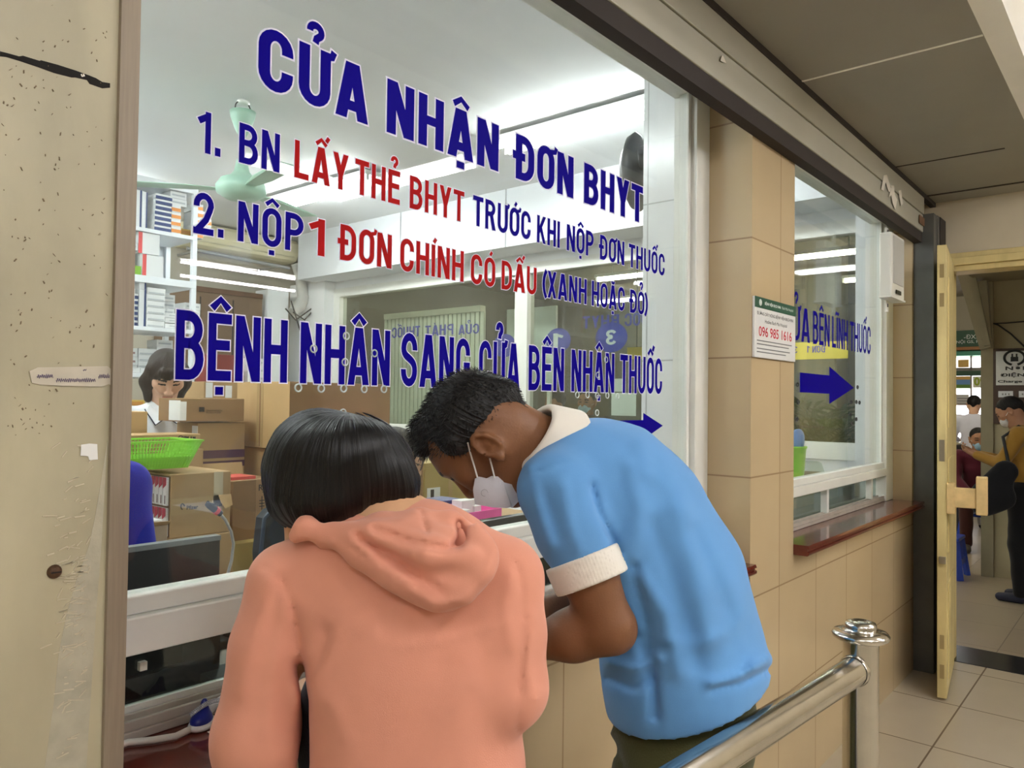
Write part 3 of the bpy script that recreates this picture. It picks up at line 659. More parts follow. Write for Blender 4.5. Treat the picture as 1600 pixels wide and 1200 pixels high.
# mirrored lettering on the partition glass (written to be read from the lobby)
fx = lambda x, z, l: (XE+0.036+l, x, z)
a_, b_ = on_x(1236, 536, XE+.04), on_x(1326, 560, XE+.04)
ys = MB().box(XE+.026, XE+.0285, b_[1], a_[1], b_[2], a_[2]).build('yellow_strip', mat('yellow vinyl strip', (226, 208, 84), .5), W3)
def on_part(txt, pxl, pxr, pyb, pyt, m, label, sv=.28, sh=.15):
    a, b = on_x(pxl, pyb, XE+.035), on_x(pxr, pyb, XE+.035); t = on_x(pxl, pyt, XE+.035)
    # read from the other side the word runs from the right of the photograph (small y) to the left
    write_words('lettering', [(txt, b[1], a[1])], (a[2]+b[2])/2, (t[2]-a[2])*0.95, sv, sh, 0, m, W3, .18, label=label, face=fx)
M_blue2 = mat('blue vinyl from behind', (58, 62, 178), 0.4); M_red2 = mat('red vinyl from behind', (190, 84, 74), 0.4)
on_part('CỬA', 716, 748, 522, 506, M_blue2, 'mirrored blue lettering'); on_part('PHÁT', 664, 708, 524, 507, M_blue2, 'mirrored blue lettering'); on_part('THUỐC', 612, 656, 527, 510, M_blue2, 'mirrored blue lettering')
on_part('THUỐC', 976, 1040, 508, 487, M_blue2, 'mirrored blue lettering'); on_part('BHYT', 910, 967, 512, 492, M_blue2, 'mirrored blue lettering')
for px, py, R, n in ((872, 532, 0.13, '1'), (788, 540, 0.13, ''), (955, 527, 0.15, '3')):
    c = on_x(px, py, XE+.036); m = MB()
    m.prism([(XE+.0365, c[1]+R*math.cos(t), c[2]+R*0.8*math.sin(t)) for t in np.linspace(0, 2*PI, 33)[:-1]], (0.0006, 0, 0)); o = m.build('number_disc', M_blue2, W3)
    if n:
        write_words('number', [(n, c[1]-0.05, c[1]+0.05)], c[2]-0.06, 0.12, .3, .18, 0, M_white, o, face=lambda x, z, l: (XE+.0375+l, x, z)); write_words('number', [(n, c[1]-0.05, c[1]+0.05)], c[2]-0.06, 0.12, .3, .18, 0, M_white, o, face=lambda x, z, l: (XE+.036-l, x, z))
fx = lambda x, z, l: (XE+0.0255-l*.5, x, z)
on_part('3', 1240, 1247, 552, 541, M_blue2, 'mirrored lettering on the yellow strip'); on_part('1', 1262, 1266, 551, 540, M_blue2, 'mirrored lettering on the yellow strip'); on_part('ĐƠN', 1270, 1290, 551, 540, M_blue2, 'mirrored lettering on the yellow strip')

# small printed text (built-in font, turned into mesh)
def small_text(txt, o, ex, ez, width=None, height=None, bold=0.0, align='L'):
    cu = bpy.data.curves.new('t', 'FONT'); cu.body = txt; cu.offset = bold; cu.resolution_u = 3
    t = bpy.data.objects.new('t', cu); COL.objects.link(t); bpy.context.view_layer.update()
    me = bpy.data.meshes.new_from_object(t.evaluated_get(bpy.context.evaluated_depsgraph_get()))
    V = np.array([v.co[:] for v in me.vertices]); F = [tuple(p.vertices) for p in me.polygons]
    bpy.data.objects.remove(t); bpy.data.curves.remove(cu); bpy.data.meshes.remove(me)
    if not len(V): return [], []
    V = V-V.min(0); sx = width/V[:, 0].max(); sy = (height/V[:, 1].max()) if height else sx
    o, ex, ez = (np.array(k, float) for k in (o, ex, ez))
    return [o+ex*p[0]*sx+ez*p[1]*sy for p in V], F

# hotline sign on the pier
sg = thing('hotline_sign', 'white hotline notice with green header and red phone number on the tiled pier', 'sign', (2.78, 1.086, 1.66))
sx0, sx1, sz0, sz1 = 2.588, 2.978, 1.665, 1.878
MB().box(sx0, sx1, 1.080, 1.089, sz0, sz1).build('board', mat('white sign board', (222, 222, 218), 0.4), sg, 0.001)
MB().box(sx0, sx1, 1.0785, 1.0802, sz1-0.038, sz1).build('header_band', mat('deep green print', (44, 88, 68), 0.45), sg)
M_sw = mat('sign print white', (225, 232, 226), 0.5); M_sk = mat('sign print dark', (50, 56, 58), 0.5); M_sr = mat('sign print red', (205, 40, 62), 0.5)
def sign_line(txt, x0, wd, z, h, m, nm, bold=0.01, y=1.0783):
    V, F = small_text(txt, (x0, y, z), (1, 0, 0), (0, 0, 1), wd, h, bold)
    MB().add(V, F).build(nm, m, sg)
sign_line('BỆNH VIỆN BẠCH MAI', sx0+.085, .15, sz1-.026, .016, M_sw, 'header_text', .03); sign_line('Bach Mai Hospital', sx0+.25, .11, sz1-.026, .013, M_sw, 'header_text', .0)
MB().lathe([(0.0, 0), (0.012, 0), (0.012, 0.001), (0, 0.001)], (sx0+.045, 1.0784, sz1-.019), (0, -1, 0), 16).build('emblem', M_sw, sg)
sign_line('ĐƯỜNG DÂY NÓNG BỆNH VIỆN BẠCH MAI', sx0+.02, .345, sz1-.066, .019, M_sk, 'text_line', .0, 1.0795); sign_line('Hotline Bach Mai Hospital', sx0+.09, .21, sz1-.092, .016, M_sk, 'text_line', .0, 1.0795)
sign_line('096 985 1616', sx0+.035, .315, sz0+.075, .036, M_sr, 'phone_number', .012, 1.0795)
for i, (z, wd) in enumerate(((.058, .33), (.046, .30), (.030, .31), (.018, .27))):
    MB().box(sx0+.02, sx0+.02+wd, 1.0792, 1.0802, sz0+z, sz0+z+.0035).build('text_line', mat('sign print grey', (110, 112, 112), 0.6), sg)
# ================================================================== inside the pharmacy
M_white_sh = mat('white shelf enamel', (226, 230, 234), 0.35)
M_card = mat('brown cardboard', (176, 142, 98), 0.75, vary=0.06, vscale=5); M_card2 = mat('dark brown cardboard', (150, 116, 78), 0.75, vary=0.06, vscale=5)
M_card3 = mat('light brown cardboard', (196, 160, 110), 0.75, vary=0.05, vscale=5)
M_tape = mat('clear brown tape', (186, 156, 112), 0.25); M_print = mat('box print black', (44, 36, 30), 0.7); M_label = mat('white paper label', (228, 228, 224), 0.6)
M_wood = mat('brown dark wood', (96, 66, 44), 0.6, vary=0.15, vscale=10)

# desk along the window and the packing table
DZ = 0.965
def table(name, label, x0, x1, y0, y1, z, m, lw=0.05, th=0.03):
    t = thing(name, label, 'table', ((x0+x1)/2, (y0+y1)/2, 0))
    MB().box(x0, x1, y0, y1, z-th, z).build('table_top', m, t, 0.004)
    for x in (x0+0.05, x1-0.05-lw):
        for y in (y0+0.05, y1-0.05-lw): MB().box(x, x+lw, y, y+lw, 0, z-th).build('leg', m, t)
    return t
M_desk = mat('pale desk laminate', (214, 196, 186), 0.35)
table('desk', 'pale laminate desk right behind the big window', 0.5, 2.5, 1.40, 1.98, 0.945, M_desk)
table('packing_table', 'wooden table in the middle of the room under the cartons', 0.75, 3.1, 2.52, 3.44, 0.78, M_wood)
table('side_table', 'second wooden table behind the packing table, under the labelled carton', 1.99, 3.1, 3.50, 4.15, 0.78, M_wood)
table('window_desk', 'white desk inside the far window', 3.1, 5.05, 1.40, 2.0, 1.06, mat('white desk', (222, 224, 220), 0.3))

# --- cardboard boxes: front left edge at a pixel column on plane y, extents in metres
def carton(label, px, pyt, pyb, y, pxr, dep, m, name='carton', tape=None, group='cardboard cartons on the packing table', flip=0):
    """x0 from the left pixel of the front face, x1 from its right pixel, z from top and bottom pixels; dep metres back"""
    a, b, c = on_y(px, pyt, y), on_y(px, pyb, y), on_y(pxr, pyt, y)
    x0, x1, z1, z0 = a[0], c[0], a[2], b[2]
    t = thing(name, label, 'box', ((x0+x1)/2, y+dep/2, z0), group)
    MB().box(x0, x1, y, y+dep, z0, z1).build('body', m, t, 0.003)
    t['_b'] = (x0, x1, y, y+dep, z0, z1)
    return t
def strip(t, face, u0, u1, v0, v1, m, name, lift=0.0012):
    x0, x1, y0, y1, z0, z1 = t['_b']; k = MB()
    if face == 'f': k.box(x0+(x1-x0)*u0, x0+(x1-x0)*u1, y0-lift, y0+0.001, z0+(z1-z0)*v0, z0+(z1-z0)*v1)
    if face == 's': k.box(x0-lift, x0+0.001, y0+(y1-y0)*u0, y0+(y1-y0)*u1, z0+(z1-z0)*v0, z0+(z1-z0)*v1)
    if face == 't': k.box(x0+(x1-x0)*u0, x0+(x1-x0)*u1, y0+(y1-y0)*v0, y0+(y1-y0)*v1, z1-0.001, z1+lift)
    return k.build(name, m, t)
def text_on(t, face, txt, u, v, wd, m, name='text_line', bold=0.0, ht=None):
    x0, x1, y0, y1, z0, z1 = t['_b']
    if face == 'f': o, ex = (x0+(x1-x0)*u, y0-0.0018, z0+(z1-z0)*v), (1, 0, 0); W = (x1-x0)*wd
    else: o, ex = (x0-0.0018, y1-(y1-y0)*u, z0+(z1-z0)*v), (0, -1, 0); W = (y1-y0)*wd
    V, F = small_text(txt, o, ex, (0, 0, 1), W, ht, bold); return MB().add(V, F).build(name, m, t)

# stack at the middle: wide bottom box with purple bands, flat printed box on it
T0 = 0.781
b1 = carton('brown carton with two purple bands, under the flat printed carton', 309, 661, 752, 3.26, 383, 0.19, M_card)
strip(b1, 'f', 0.0, 1.0, 0.38, 0.52, mat('purple band', (92, 52, 66), 0.6), 'purple_band'); strip(b1, 'f', 0.0, 1.0, 0.22, 0.33, mat('purple band', (92, 52, 66)), 'purple_band')
strip(b1, 's', 0.0, 0.25, 0.72, 0.95, M_label, 'label')
b2 = carton('flat brown carton with shield mark and white shipping label, lying on the banded carton', 282, 622, 659, 3.24, 382, 0.20, M_card2)
strip(b2, 'f', 0.0, 0.09, 0.05, 0.85, M_label, 'label'); strip(b2, 's', 0.0, 0.5, 0.05, 0.9, M_label, 'label')
o = strip(b2, 'f', 0.28, 0.36, 0.42, 0.62, M_print, 'shield_mark'); text_on(b2, 'f', 'GlaxoSmithKline', 0.39, 0.44, 0.25, M_print); text_on(b2, 'f', 'Product of GSK', 0.39, 0.35, 0.23, M_print)
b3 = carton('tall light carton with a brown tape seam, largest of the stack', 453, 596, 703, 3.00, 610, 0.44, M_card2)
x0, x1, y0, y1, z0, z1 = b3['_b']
# light on the tall carton's long left side is painted as a paler sheet
strip(b3, 's', 0, 1, 0, 1, M_card3, 'lit_side', 0.0006); strip(b3, 's', 0.48, 0.60, 0, 1, M_tape, 'tape', 0.0014); strip(b3, 's', 0.53, 0.545, 0.02, 0.98, mat('tape seam', (140, 98, 60), 0.6), 'seam', 0.002)
b4 = carton('light carton under the tall taped carton', 455, 704, 760, 3.00, 600, 0.43, M_card3)
strip(b4, 's', 0.3, 0.36, 0, 1, mat('tape seam', (140, 98, 60)), 'seam')
for bb in (b1, b4):                                              # the boxes below that carry the stacks down to the table
    pass
u1 = MB(); x0, x1, y0, y1, z0, z1 = b1['_b']
def under(src, label):
    x0, x1, y0, y1, z0, z1 = src['_b']
    if z0 - T0 < 0.02: return
    t = thing('carton', label, 'box', ((x0+x1)/2, (y0+y1)/2, T0), 'cardboard cartons on the packing table'); MB().box(x0-0.01, x1+0.01, y0-0.01, y1, T0, z0-0.0015).build('body', M_card, t, 0.003)
under(b1, 'plain carton carrying the purple banded carton'); under(b4, 'plain carton at the foot of the tall carton stack')
b5 = carton('carton behind the flat printed carton, with white labels and a round mark', 319, 596, 624, 3.74, 384, 0.32, M_card)
strip(b5, 'f', 0.04, 0.20, 0.1, 0.95, M_label, 'label'); strip(b5, 'f', 0.5, 0.66, 0.1, 0.8, M_label, 'label'); text_on(b5, 'f', 'MSD', 0.82, 0.52, 0.15, M_print, 'mark'); under(b5, 'plain carton behind the banded carton')
b6 = carton('low wide carton with handling symbols, behind the green basket', 176, 681, 706, 3.06, 313, 0.18, M_card)
x0, x1, y0, y1, z0, z1 = b6['_b']
for i, s in enumerate(('?', 'T', 'Y', '#')):
    k = MB(); u = x0+(x1-x0)*(0.76+i*0.055); zc = z1-0.018
    if i == 0: k.tube([(u+0.011*math.cos(a), y0-0.0015, zc+0.011*math.sin(a)) for a in np.linspace(0, 2*PI, 13)[:-1]], 0.002, 5, closed=True); k.bar((u-.007, y0-.0015, zc-.007), (u+.007, y0-.0015, zc+.007), .003, .001, (0, 1, 0))
    if i == 1: k.prism([(u+0.012*math.cos(a), y0-0.0016, zc+0.009*math.sin(a)) for a in np.linspace(0, PI, 9)][::-1], (0, .001, 0)); k.box(u-.001, u+.001, y0-.0016, y0, zc-.012, zc)
    if i == 2:
        k.box(u-.009, u-.005, y0-.0016, y0, zc-.012, zc+.008); k.box(u+.004, u+.008, y0-.0016, y0, zc-.012, zc+.008)
    if i == 3: k.box(u-.009, u+.007, y0-.0016, y0, zc-.012, zc-.009); k.prism([(u-.006, y0-.0016, zc-.007), (u+.004, y0-.0016, zc-.007), (u+.006, y0-.0016, zc+.006), (u-.008, y0-.0016, zc+.006)], (0, .001, 0))
    k.build('handling_symbol', M_print, b6)
under(b6, 'plain carton under the carton with handling symbols')
b7 = carton('small pale carton in front of the woman in white, at the board', 172, 643, 680, 3.30, 231, 0.12, M_card3)
under(b7, 'plain carton under the small pale carton')
# the open carton of medicine packs with printed tape and a green basket on it
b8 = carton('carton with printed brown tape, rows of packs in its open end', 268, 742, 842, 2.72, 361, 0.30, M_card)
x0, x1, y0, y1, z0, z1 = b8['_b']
strip(b8, 'f', 0, 1, 0.36, 0.62, M_tape, 'tape'); strip(b8, 'f', 0.70, 0.86, 0.45, 1.0, mat('milky tape', (196, 180, 148), 0.2), 'tape')
for u in (0.14, 0.56):
    text_on(b8, 'f', 'Pfizer', u+0.11, 0.43, 0.19, M_print, 'tape_print', 0.03); k = MB(); c0 = x0+(x1-x0)*(u+0.04); zc = z0+(z1-z0)*0.49
    k.tube([(c0+0.008*math.cos(a)*(1-a/9), y0-0.002, zc+0.010*math.sin(a)) for a in np.linspace(0, 5, 12)], 0.0022, 5); k.build('tape_mark', M_print, b8)
MB().prism([(x0+(x1-x0)*u, y0-0.002-h, z0+(z1-z0)*v) for u, v, h in ((0.78, 0.62, 0), (1.0, 0.62, 0), (1.01, 0.44, 0.01), (0.86, 0.40, 0.02), (0.80, 0.5, 0.012))][::-1], (0, 0.0012, 0)).build('torn_flap', M_card3, b8)
strip(b8, 's', 0.02, 0.98, 0.02, 0.97, mat('carton inside shade', (108, 82, 56), 0.9), 'open_end_shade', 0.0008)  # dark sheet paints the shade within the open end
under(b8, 'carton under the carton with printed tape') if b8['_b'][4] > T0+0.02 else None
M_pk = mat('white medicine pack', (222, 218, 216), 0.5); M_pr = mat('crimson pack top', (170, 30, 60), 0.5)
ph = (z1-z0)
pk0 = None
for row in (0, 1):
    for i in range(9):
        yy = y0+0.012+i*0.0295; zb = z0+0.008+row*ph*0.48; hgt = ph*0.44
        if row == 1 and i > 5: break
        if pk0 is None:
            t = thing('medicine_pack', 'white and crimson medicine pack, nearest in the lower row of the taped carton', 'box', (x0-0.012, yy, zb), 'medicine packs in the taped carton')
            k = MB(); k.box(x0-0.012, x0-0.003, yy, yy+0.026, zb, zb+hgt); k.build('pack', M_pk, t)
            MB().prism([(x0-0.0135, yy+0.001, zb+hgt*0.74), (x0-0.0135, yy+0.025, zb+hgt*0.60), (x0-0.0135, yy+0.025, zb+hgt), (x0-0.0135, yy+0.001, zb+hgt)][::-1], (0.0012, 0, 0)).build('top_print', M_pr, t)
            MB().box(x0-0.0132, x0-0.0118, yy+0.006, yy+0.012, zb+0.006, zb+hgt*0.36).build('text_print', mat('pack print', (120, 100, 104), 0.6), t); pk0 = t; base = (yy, zb)
        else:
            c = copy_tree(pk0); c.location = (x0-0.012, yy, zb)
            c['label'] = 'white and crimson medicine pack, '+['nearest', 'second', 'third', 'fourth', 'fifth', 'sixth', 'seventh', 'eighth', 'ninth'][i]+' in the '+['lower', 'upper'][row]+' row of the taped carton'
# green plastic basket
def basket(label, px0, px1, pyt, pyb, y, dep, m, name='plastic_basket'):
    a, b, c = on_y(px0, pyt, y), on_y(px1, pyt, y), on_y(px0, pyb, y)
    z1, z0 = a[2], c[2]; X0, X1 = a[0], b[0]; cx, cy = (X0+X1)/2, y+dep/2; t = thing(name, label, 'basket', (cx, cy, z0))
    ins = 0.16*(X1-X0); k = MB(); lo = [(X0+ins*.6, y+0.025), (X1-ins, y+0.025), (X1-ins, y+dep-0.025), (X0+ins*.6, y+dep-0.025)]; hi = [(X0, y), (X1, y), (X1, y+dep), (X0, y+dep)]
    for i in range(4):
        j = (i+1) % 4; A, B, Cc, Dd = [np.array(q) for q in ((*lo[i], z0), (*lo[j], z0), (*hi[j], z1), (*hi[i], z1))]
        for u in np.linspace(0, 1, 22): k.bar(A+(B-A)*u, Dd+(Cc-Dd)*u, 0.004, 0.0025, up=(B-A))
        for v in (0.05, 0.2, 0.35, 0.5, 0.65, 0.8): k.bar(A+(Dd-A)*v, B+(Cc-B)*v, 0.003, 0.0025)
        k.prism([A, B, A+(B-A)+(Cc-B)*0.42, A+(Dd-A)*0.42], (0, 0, 0.0005)); 
    k.box(lo[0][0], lo[1][0], lo[0][1], lo[2][1], z0, z0+0.003); k.build('basket_wall', m, t)
    k = MB()
    for i in range(4):
        j = (i+1) % 4; k.bar((*hi[i], z1), (*hi[j], z1), 0.016, 0.006)
    k.build('rim', m, t); return t, (X0, X1, y, y+dep, z0, z1)
M_green = mat('lime green plastic', (150, 222, 70), 0.35)
gb, gB = basket('lime green slotted plastic basket on the taped carton', 199, 316, 692, 737, 2.74, 0.24, M_green)
blister = None
for i in range(7):
    bx = gB[0]+0.075+0.02*i; by = gB[2]+0.07+0.012*(i % 3)
    if blister is None:
        blister = tag(MB().box(-0.03, 0.03, -0.02, 0.02, 0, 0.006).build('blister_pack', mat('silver foil', (196, 204, 200), 0.3, 0.3), None, 0.002), 'silver blister pack lying in the lime green basket', 'medicine', 'blister packs in the green basket'); o = blister
    else: o = blister.copy(); COL.objects.link(o)
    o.location = (bx, by, gB[4]+0.003+0.0065*(i//2)); o.rotation_euler = (0, 0, 0.4*i)
# open carton with black marks, lower cartons
b9 = carton('tall open carton with black handling marks, right of the taped carton', 364, 752, 850.5, 2.86, 432, 0.26, M_card2)
x0, x1, y0, y1, z0, z1 = b9['_b']
for (pts) in ([(x0, y1, z1), (x1, y1, z1), (x1+0.01, y1+0.03, z1+0.05), (x0, y1+0.03, z1+0.05)],):
    MB().prism(pts, (0, 0.003, 0)).build('flap', M_card, b9)
MB().box(x0+0.012, x0+0.12, y0+0.03, y0+0.16, z1-0.004, z1+0.012).build('red_pack', mat('salmon red pack', (214, 92, 80), 0.5), b9)
for u, v, tx in ((0.58, 0.78, 'RJ'), (0.62, 0.10, 'RV')): text_on(b9, 'f', tx, u, v, 0.13, M_print, 'mark', 0.01)
k = MB(); u = x0+(x1-x0)*0.66
for dz in (0.0, 0.012, 0.024): k.box(u-0.012, u+0.012, y0-0.0018, y0, z0+(z1-z0)*0.55+dz, z0+(z1-z0)*0.55+dz+0.003)
k.box(u-0.0015, u+0.0015, y0-0.0018, y0, z0+(z1-z0)*0.50, z0+(z1-z0)*0.72); k.build('mark', M_print, b9)
strip(b9, 'f', 0.52, 0.85, 0, 1, mat('tape strip', (166, 130, 88), 0.3), 'tape', 0.0008)
b10 = carton('yellowish carton with clear tape, under the open marked carton', 356, 852, 910, 2.80, 440, 0.3, mat('yellow brown cardboard', (170, 146, 84), 0.5, vary=0.08), group='cardboard cartons on the packing table')
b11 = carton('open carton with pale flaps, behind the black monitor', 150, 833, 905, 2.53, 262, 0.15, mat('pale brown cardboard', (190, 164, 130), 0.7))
x0, x1, y0, y1, z0, z1 = b11['_b']; MB().box(x0+.01, x1-.01, y0+.01, y1-.01, z1-.002, z1+.001).build('inside', mat('carton inside shade', (108, 82, 56)), b11)  # shade inside the open carton, painted as a dark sheet on top
for p in (((x0, y0, z1), (x1, y0, z1), (x1, y0-0.02, z1+0.015), (x0, y0-0.02, z1+0.02)), ((x0, y1, z1), (x1, y1, z1), (x1+.01, y1+0.01, z1+0.03), (x0, y1+0.01, z1+0.03))): MB().prism(p, (0, 0.003, 0)).build('flap', M_card3, b11)
MB().box(x1-0.12, x1-0.01, y0+0.02, y0+0.12, z1-0.01, z1+0.015).build('white_pack', M_label, b11)
for b in (b10, b11): under(b, 'plain carton under the '+('open marked carton' if b is b9 else 'yellowish carton' if b is b10 else 'carton with pale flaps'))
# right side: cartons with a pink lid, white label, taped carton
b12 = carton('brown carton with a scrawled circle and white label, pink lid on it', 622, 706, 792, 2.60, 662, 0.30, M_card2)
strip(b12, 'f', 0.02, 0.40, 0.55, 0.98, M_label, 'label'); x0, x1, y0, y1, z0, z1 = b12['_b']
k = MB(); cx = x0+(x1-x0)*0.80; zc = z0+(z1-z0)*0.52
k.tube([(cx+0.017*math.cos(a), y0-0.001, zc+0.021*math.sin(a)) for a in np.linspace(0, 2*PI, 17)[:-1]], 0.001, 4, closed=True); k.tube([(cx+0.02*math.cos(a)-0.004, y0-0.001, zc-0.035+0.014*math.sin(a)) for a in np.linspace(-1, 2.4, 10)], 0.001, 4); k.build('pen_mark', M_print, b12)
lid = tag(MB().box(x0-0.02, x1+0.01, y0-0.02, y1, z1+0.001, z1+0.016).build('plastic_tray', mat('hot pink plastic', (236, 92, 168), 0.35), None, 0.004), 'hot pink plastic tray upside down on the scrawled carton', 'tray')
b13 = carton('taped yellowish carton with a black barcode label, behind the pink tray', 664, 724, 792, 2.96, 736, 0.28, mat('yellow brown cardboard', (170, 146, 84)))
strip(b13, 'f', 0.05, 0.32, 0.02, 0.42, M_label, 'label'); strip(b13, 'f', 0.28, 0.75, 0.80, 1.0, M_label, 'label'); strip(b13, 'f', 0.12, 0.19, 0.06, 0.38, M_print, 'barcode', 0.002); strip(b13, 'f', 0.5, 0.58, 0, 1, M_tape, 'tape')
for b in (b12, b13): under(b, 'plain carton under the '+('scrawled carton' if b is b12 else 'taped yellowish carton'))

# pink tray with packs on the desk
tz = DZ
c = on_y(742, 806, 1.62); tr = thing('plastic_tray', 'hot pink plastic tray on a stand behind the glass', 'tray', (c[0], 1.68, c[2]))
X0, X1 = on_y(692, 806, 1.62)[0], on_y(783, 806, 1.62)[0]; Z0 = c[2]-0.012; k = MB()
k.box(X0+.01, X1-.01, 1.63, 1.79, Z0, Z0+.003)
for p, q in (((X0, 1.62), (X1, 1.62)), ((X1, 1.62), (X1, 1.80)), ((X1, 1.80), (X0, 1.80)), ((X0, 1.80), (X0, 1.62))): k.bar((*p, Z0+.011), (*q, Z0+.011), 0.004, 0.026)
k.build('tray', mat('hot pink plastic', (236, 92, 168)), tr)
tag(MB().box(X0-0.05, X1+0.15, 1.60, 1.82, 0.946, Z0-0.001).build('paper_carton', M_card, None, 0.003), 'flat carton on the desk carrying the pink tray', 'box')
def pack(label, px0, px1, pyt, pyb, y, dep, m, zmin, group=None, name='medicine_pack'):
    a, b, c = on_y(px0, pyt, y), on_y(px1, pyt, y), on_y(px0, pyb, y)
    return tag(MB().box(a[0], b[0], y, y+dep, zmin if zmin is not None else c[2], a[2]).build(name, m, None, 0.001), label, 'box', group)
M_wp = mat('white medicine carton', (226, 226, 220), 0.5)
pack('white medicine pack standing in the pink tray', 722, 742, 783, 800, 1.68, 0.045, M_wp, Z0+.004); pack('small flat white pack in the pink tray beside the standing pack', 742, 752, 791, 800, 1.67, 0.04, M_wp, Z0+.004); pack('flat white packet at the front of the pink tray', 708, 735, 800, 804, 1.63, 0.03, M_wp, Z0+.004)
tag(MB().box(X1-0.05, X1+0.05, 1.84, 1.94, 0.946, Z0+0.03).build('plastic_bin', mat('dark blue plastic', (36, 44, 116), 0.4), None, 0.003), 'dark blue plastic bin behind the pink tray', 'bin')
# clear plastic bag
sb_ = Soft().el((X0+0.045, 1.86, Z0+0.03), (0.05, 0.03, 0.045), k=.01).el((X0+0.085, 1.86, Z0+0.02), (0.04, 0.03, 0.03), k=.02)
bg_ = soft_obj('plastic_bag', sb_, 0.006, glass_mat('clear film', (238, 240, 238), 0.12)); tag(bg_, 'crumpled clear plastic bag beside the pink tray', 'bag')
# black monitor seen from behind, gooseneck microphone, dark desk gear
mon = thing('monitor', 'black computer monitor seen from behind, left of the microphone', 'monitor', (0.72, 1.60, 0.946))
a, b = on_y(345, 838, 1.585), on_y(345, 936, 1.585); k = MB().box(0.36, a[0], 1.585, 1.605, 1.035, a[2]); k.build('back_panel', mat('black plastic', (20, 20, 22), 0.4), mon, 0.004)
MB().box(0.36, a[0], 1.583, 1.607, a[2]-0.008, a[2]+0.003).build('top_edge', mat('grey plastic edge', (120, 122, 126), 0.4), mon, 0.001)
MB().box(0.58, 0.68, 1.60, 1.63, 0.96, 1.05).box(0.52, 0.74, 1.56, 1.72, 0.946, 0.96).build('stand', mat('black plastic', (20, 20, 22)), mon, 0.003)
mc = thing('microphone', 'gooseneck desk microphone with a red ring, right of the monitor', 'microphone', on_y(353, 900, 1.62))
mc.location = (mc.location[0], 1.62, 0.946)
pp = [on_y(px, py, 1.62) for px, py in ((340, 799), (352, 812), (361, 830), (365, 850), (362, 875), (355, 900), (350, 920))]
k = MB(); k.tube([*pp, (pp[-1][0]-.004, 1.62, 0.96)], 0.0035, 8); k.build('gooseneck', mat('brushed steel', (190, 190, 190), 0.3, 0.9), mc)
p0, p1 = on_y(323, 787, 1.62), on_y(345, 803, 1.62); d = p1-p0
MB().tube([p0, p0+d*0.2, p0+d*0.72], [0.005, 0.0075, 0.0075], 12).build('capsule', mat('black foam', (24, 24, 26), 0.8), mc); MB().tube([p0+d*0.60, p0+d*0.80], 0.009, 12).build('light_ring', mat('red plastic ring', (225, 40, 36), 0.3), mc); MB().tube([p0+d*0.8, p1], 0.007, 10).build('neck_socket', mat('black plastic', (20, 20, 22)), mc)
MB().box(pp[-1][0]-.05, pp[-1][0]+.05, 1.58, 1.66, 0.946, 0.966).build('base', mat('black plastic', (20, 20, 22)), mc, 0.003)
ch = thing('office_chair', 'dark office chair back with blue edge, beside the yellowish carton', 'chair', (*on_y(430, 900, 2.02)[:2], 0))
a, b = on_y(408, 800, 2.02), on_y(452, 905, 2.02)
pts = [(a[0]+0.012, a[2]-.3), (a[0], a[2]-.12), (a[0]+.01, a[2]-.02), (a[0]+.035, a[2]+.005), (a[0]+.28, a[2]+.005), (a[0]+.30, a[2]-.3)]
MB().prism([(x, 2.02, z) for x, z in pts][::-1], (0, .05, 0)).build('backrest', mat('dark grey mesh', (44, 46, 50), 0.8), ch, 0.01)
MB().tube([(x, 2.018, z) for x, z in pts[:5]], 0.006, 6).build('backrest_edge', mat('slate blue edge', (52, 66, 84), 0.6), ch)
MB().box(a[0]+.02, a[0]+.32, 2.08, 2.36, .46, .52).build('seat', mat('dark grey mesh', (44, 46, 50)), ch, .01); MB().tube([(a[0]+.16, 2.06, .9), (a[0]+.16, 2.04, .55), (a[0]+.16, 2.20, .46), (a[0]+.16, 2.20, .02)], .02, 8).build('pillar', mat('black plastic', (20, 20, 22)), ch)
for i in range(5): MB().bar((a[0]+.16, 2.2, .06), (a[0]+.16+.2*math.cos(i*1.257), 2.2+.2*math.sin(i*1.257), .03), .03, .03).build('leg', mat('black plastic', (20, 20, 22)), ch)
# what shows through the low opening: dark back of a printer, papers, cable clutter
pr = thing('printer', 'black desk printer right behind the low sliding pane', 'printer', (0.70, 1.50, 0.946))
a = on_y(346, 1000, 1.42); MB().box(0.44, a[0], 1.42, 1.56, 0.947, 1.085).build('case', mat('black glossy plastic', (16, 17, 19), 0.18), pr, 0.006); MB().box(0.52, a[0]-0.08, 1.418, 1.425, 1.0, 1.04).build('tray_slot', mat('black plastic', (20, 20, 22)), pr)
def sheet(label, pts, z, m, name='paper_sheet', cat='paper'): return tag(MB().prism([(x, y, z) for x, y in pts], (0, 0, 0.0008)).build(name, m), label, cat)
p = [on_z(px, py, 0.95)[:2] for px, py in ((347, 978), (372, 985), (371, 1012), (347, 1010))]
sheet('white lined paper sheet on the desk in the low opening', p, 0.9465, M_label)
p = [on_z(px, py, 0.95)[:2] for px, py in ((346, 1012), (385, 1018), (385, 1040), (348, 1046))]
sheet('pale pink form on the desk nearest the window', p, 0.9465, mat('pale pink paper', (228, 206, 196), 0.6))
for k_, (px, py, R) in enumerate(((378, 985, 0.03),)):
    p = on_z(px, py, 0.97); s_ = Soft().el(p, (0.045, 0.03, 0.02), k=.01).el(p+np.array((.03, .01, -.012)), (.03, .02, .02), k=.02); tag(soft_obj('cloth_pouch', s_, 0.005, mat('black cloth', (26, 26, 28), 0.8)), 'crumpled black pouch on the desk beside the paper', 'pouch')
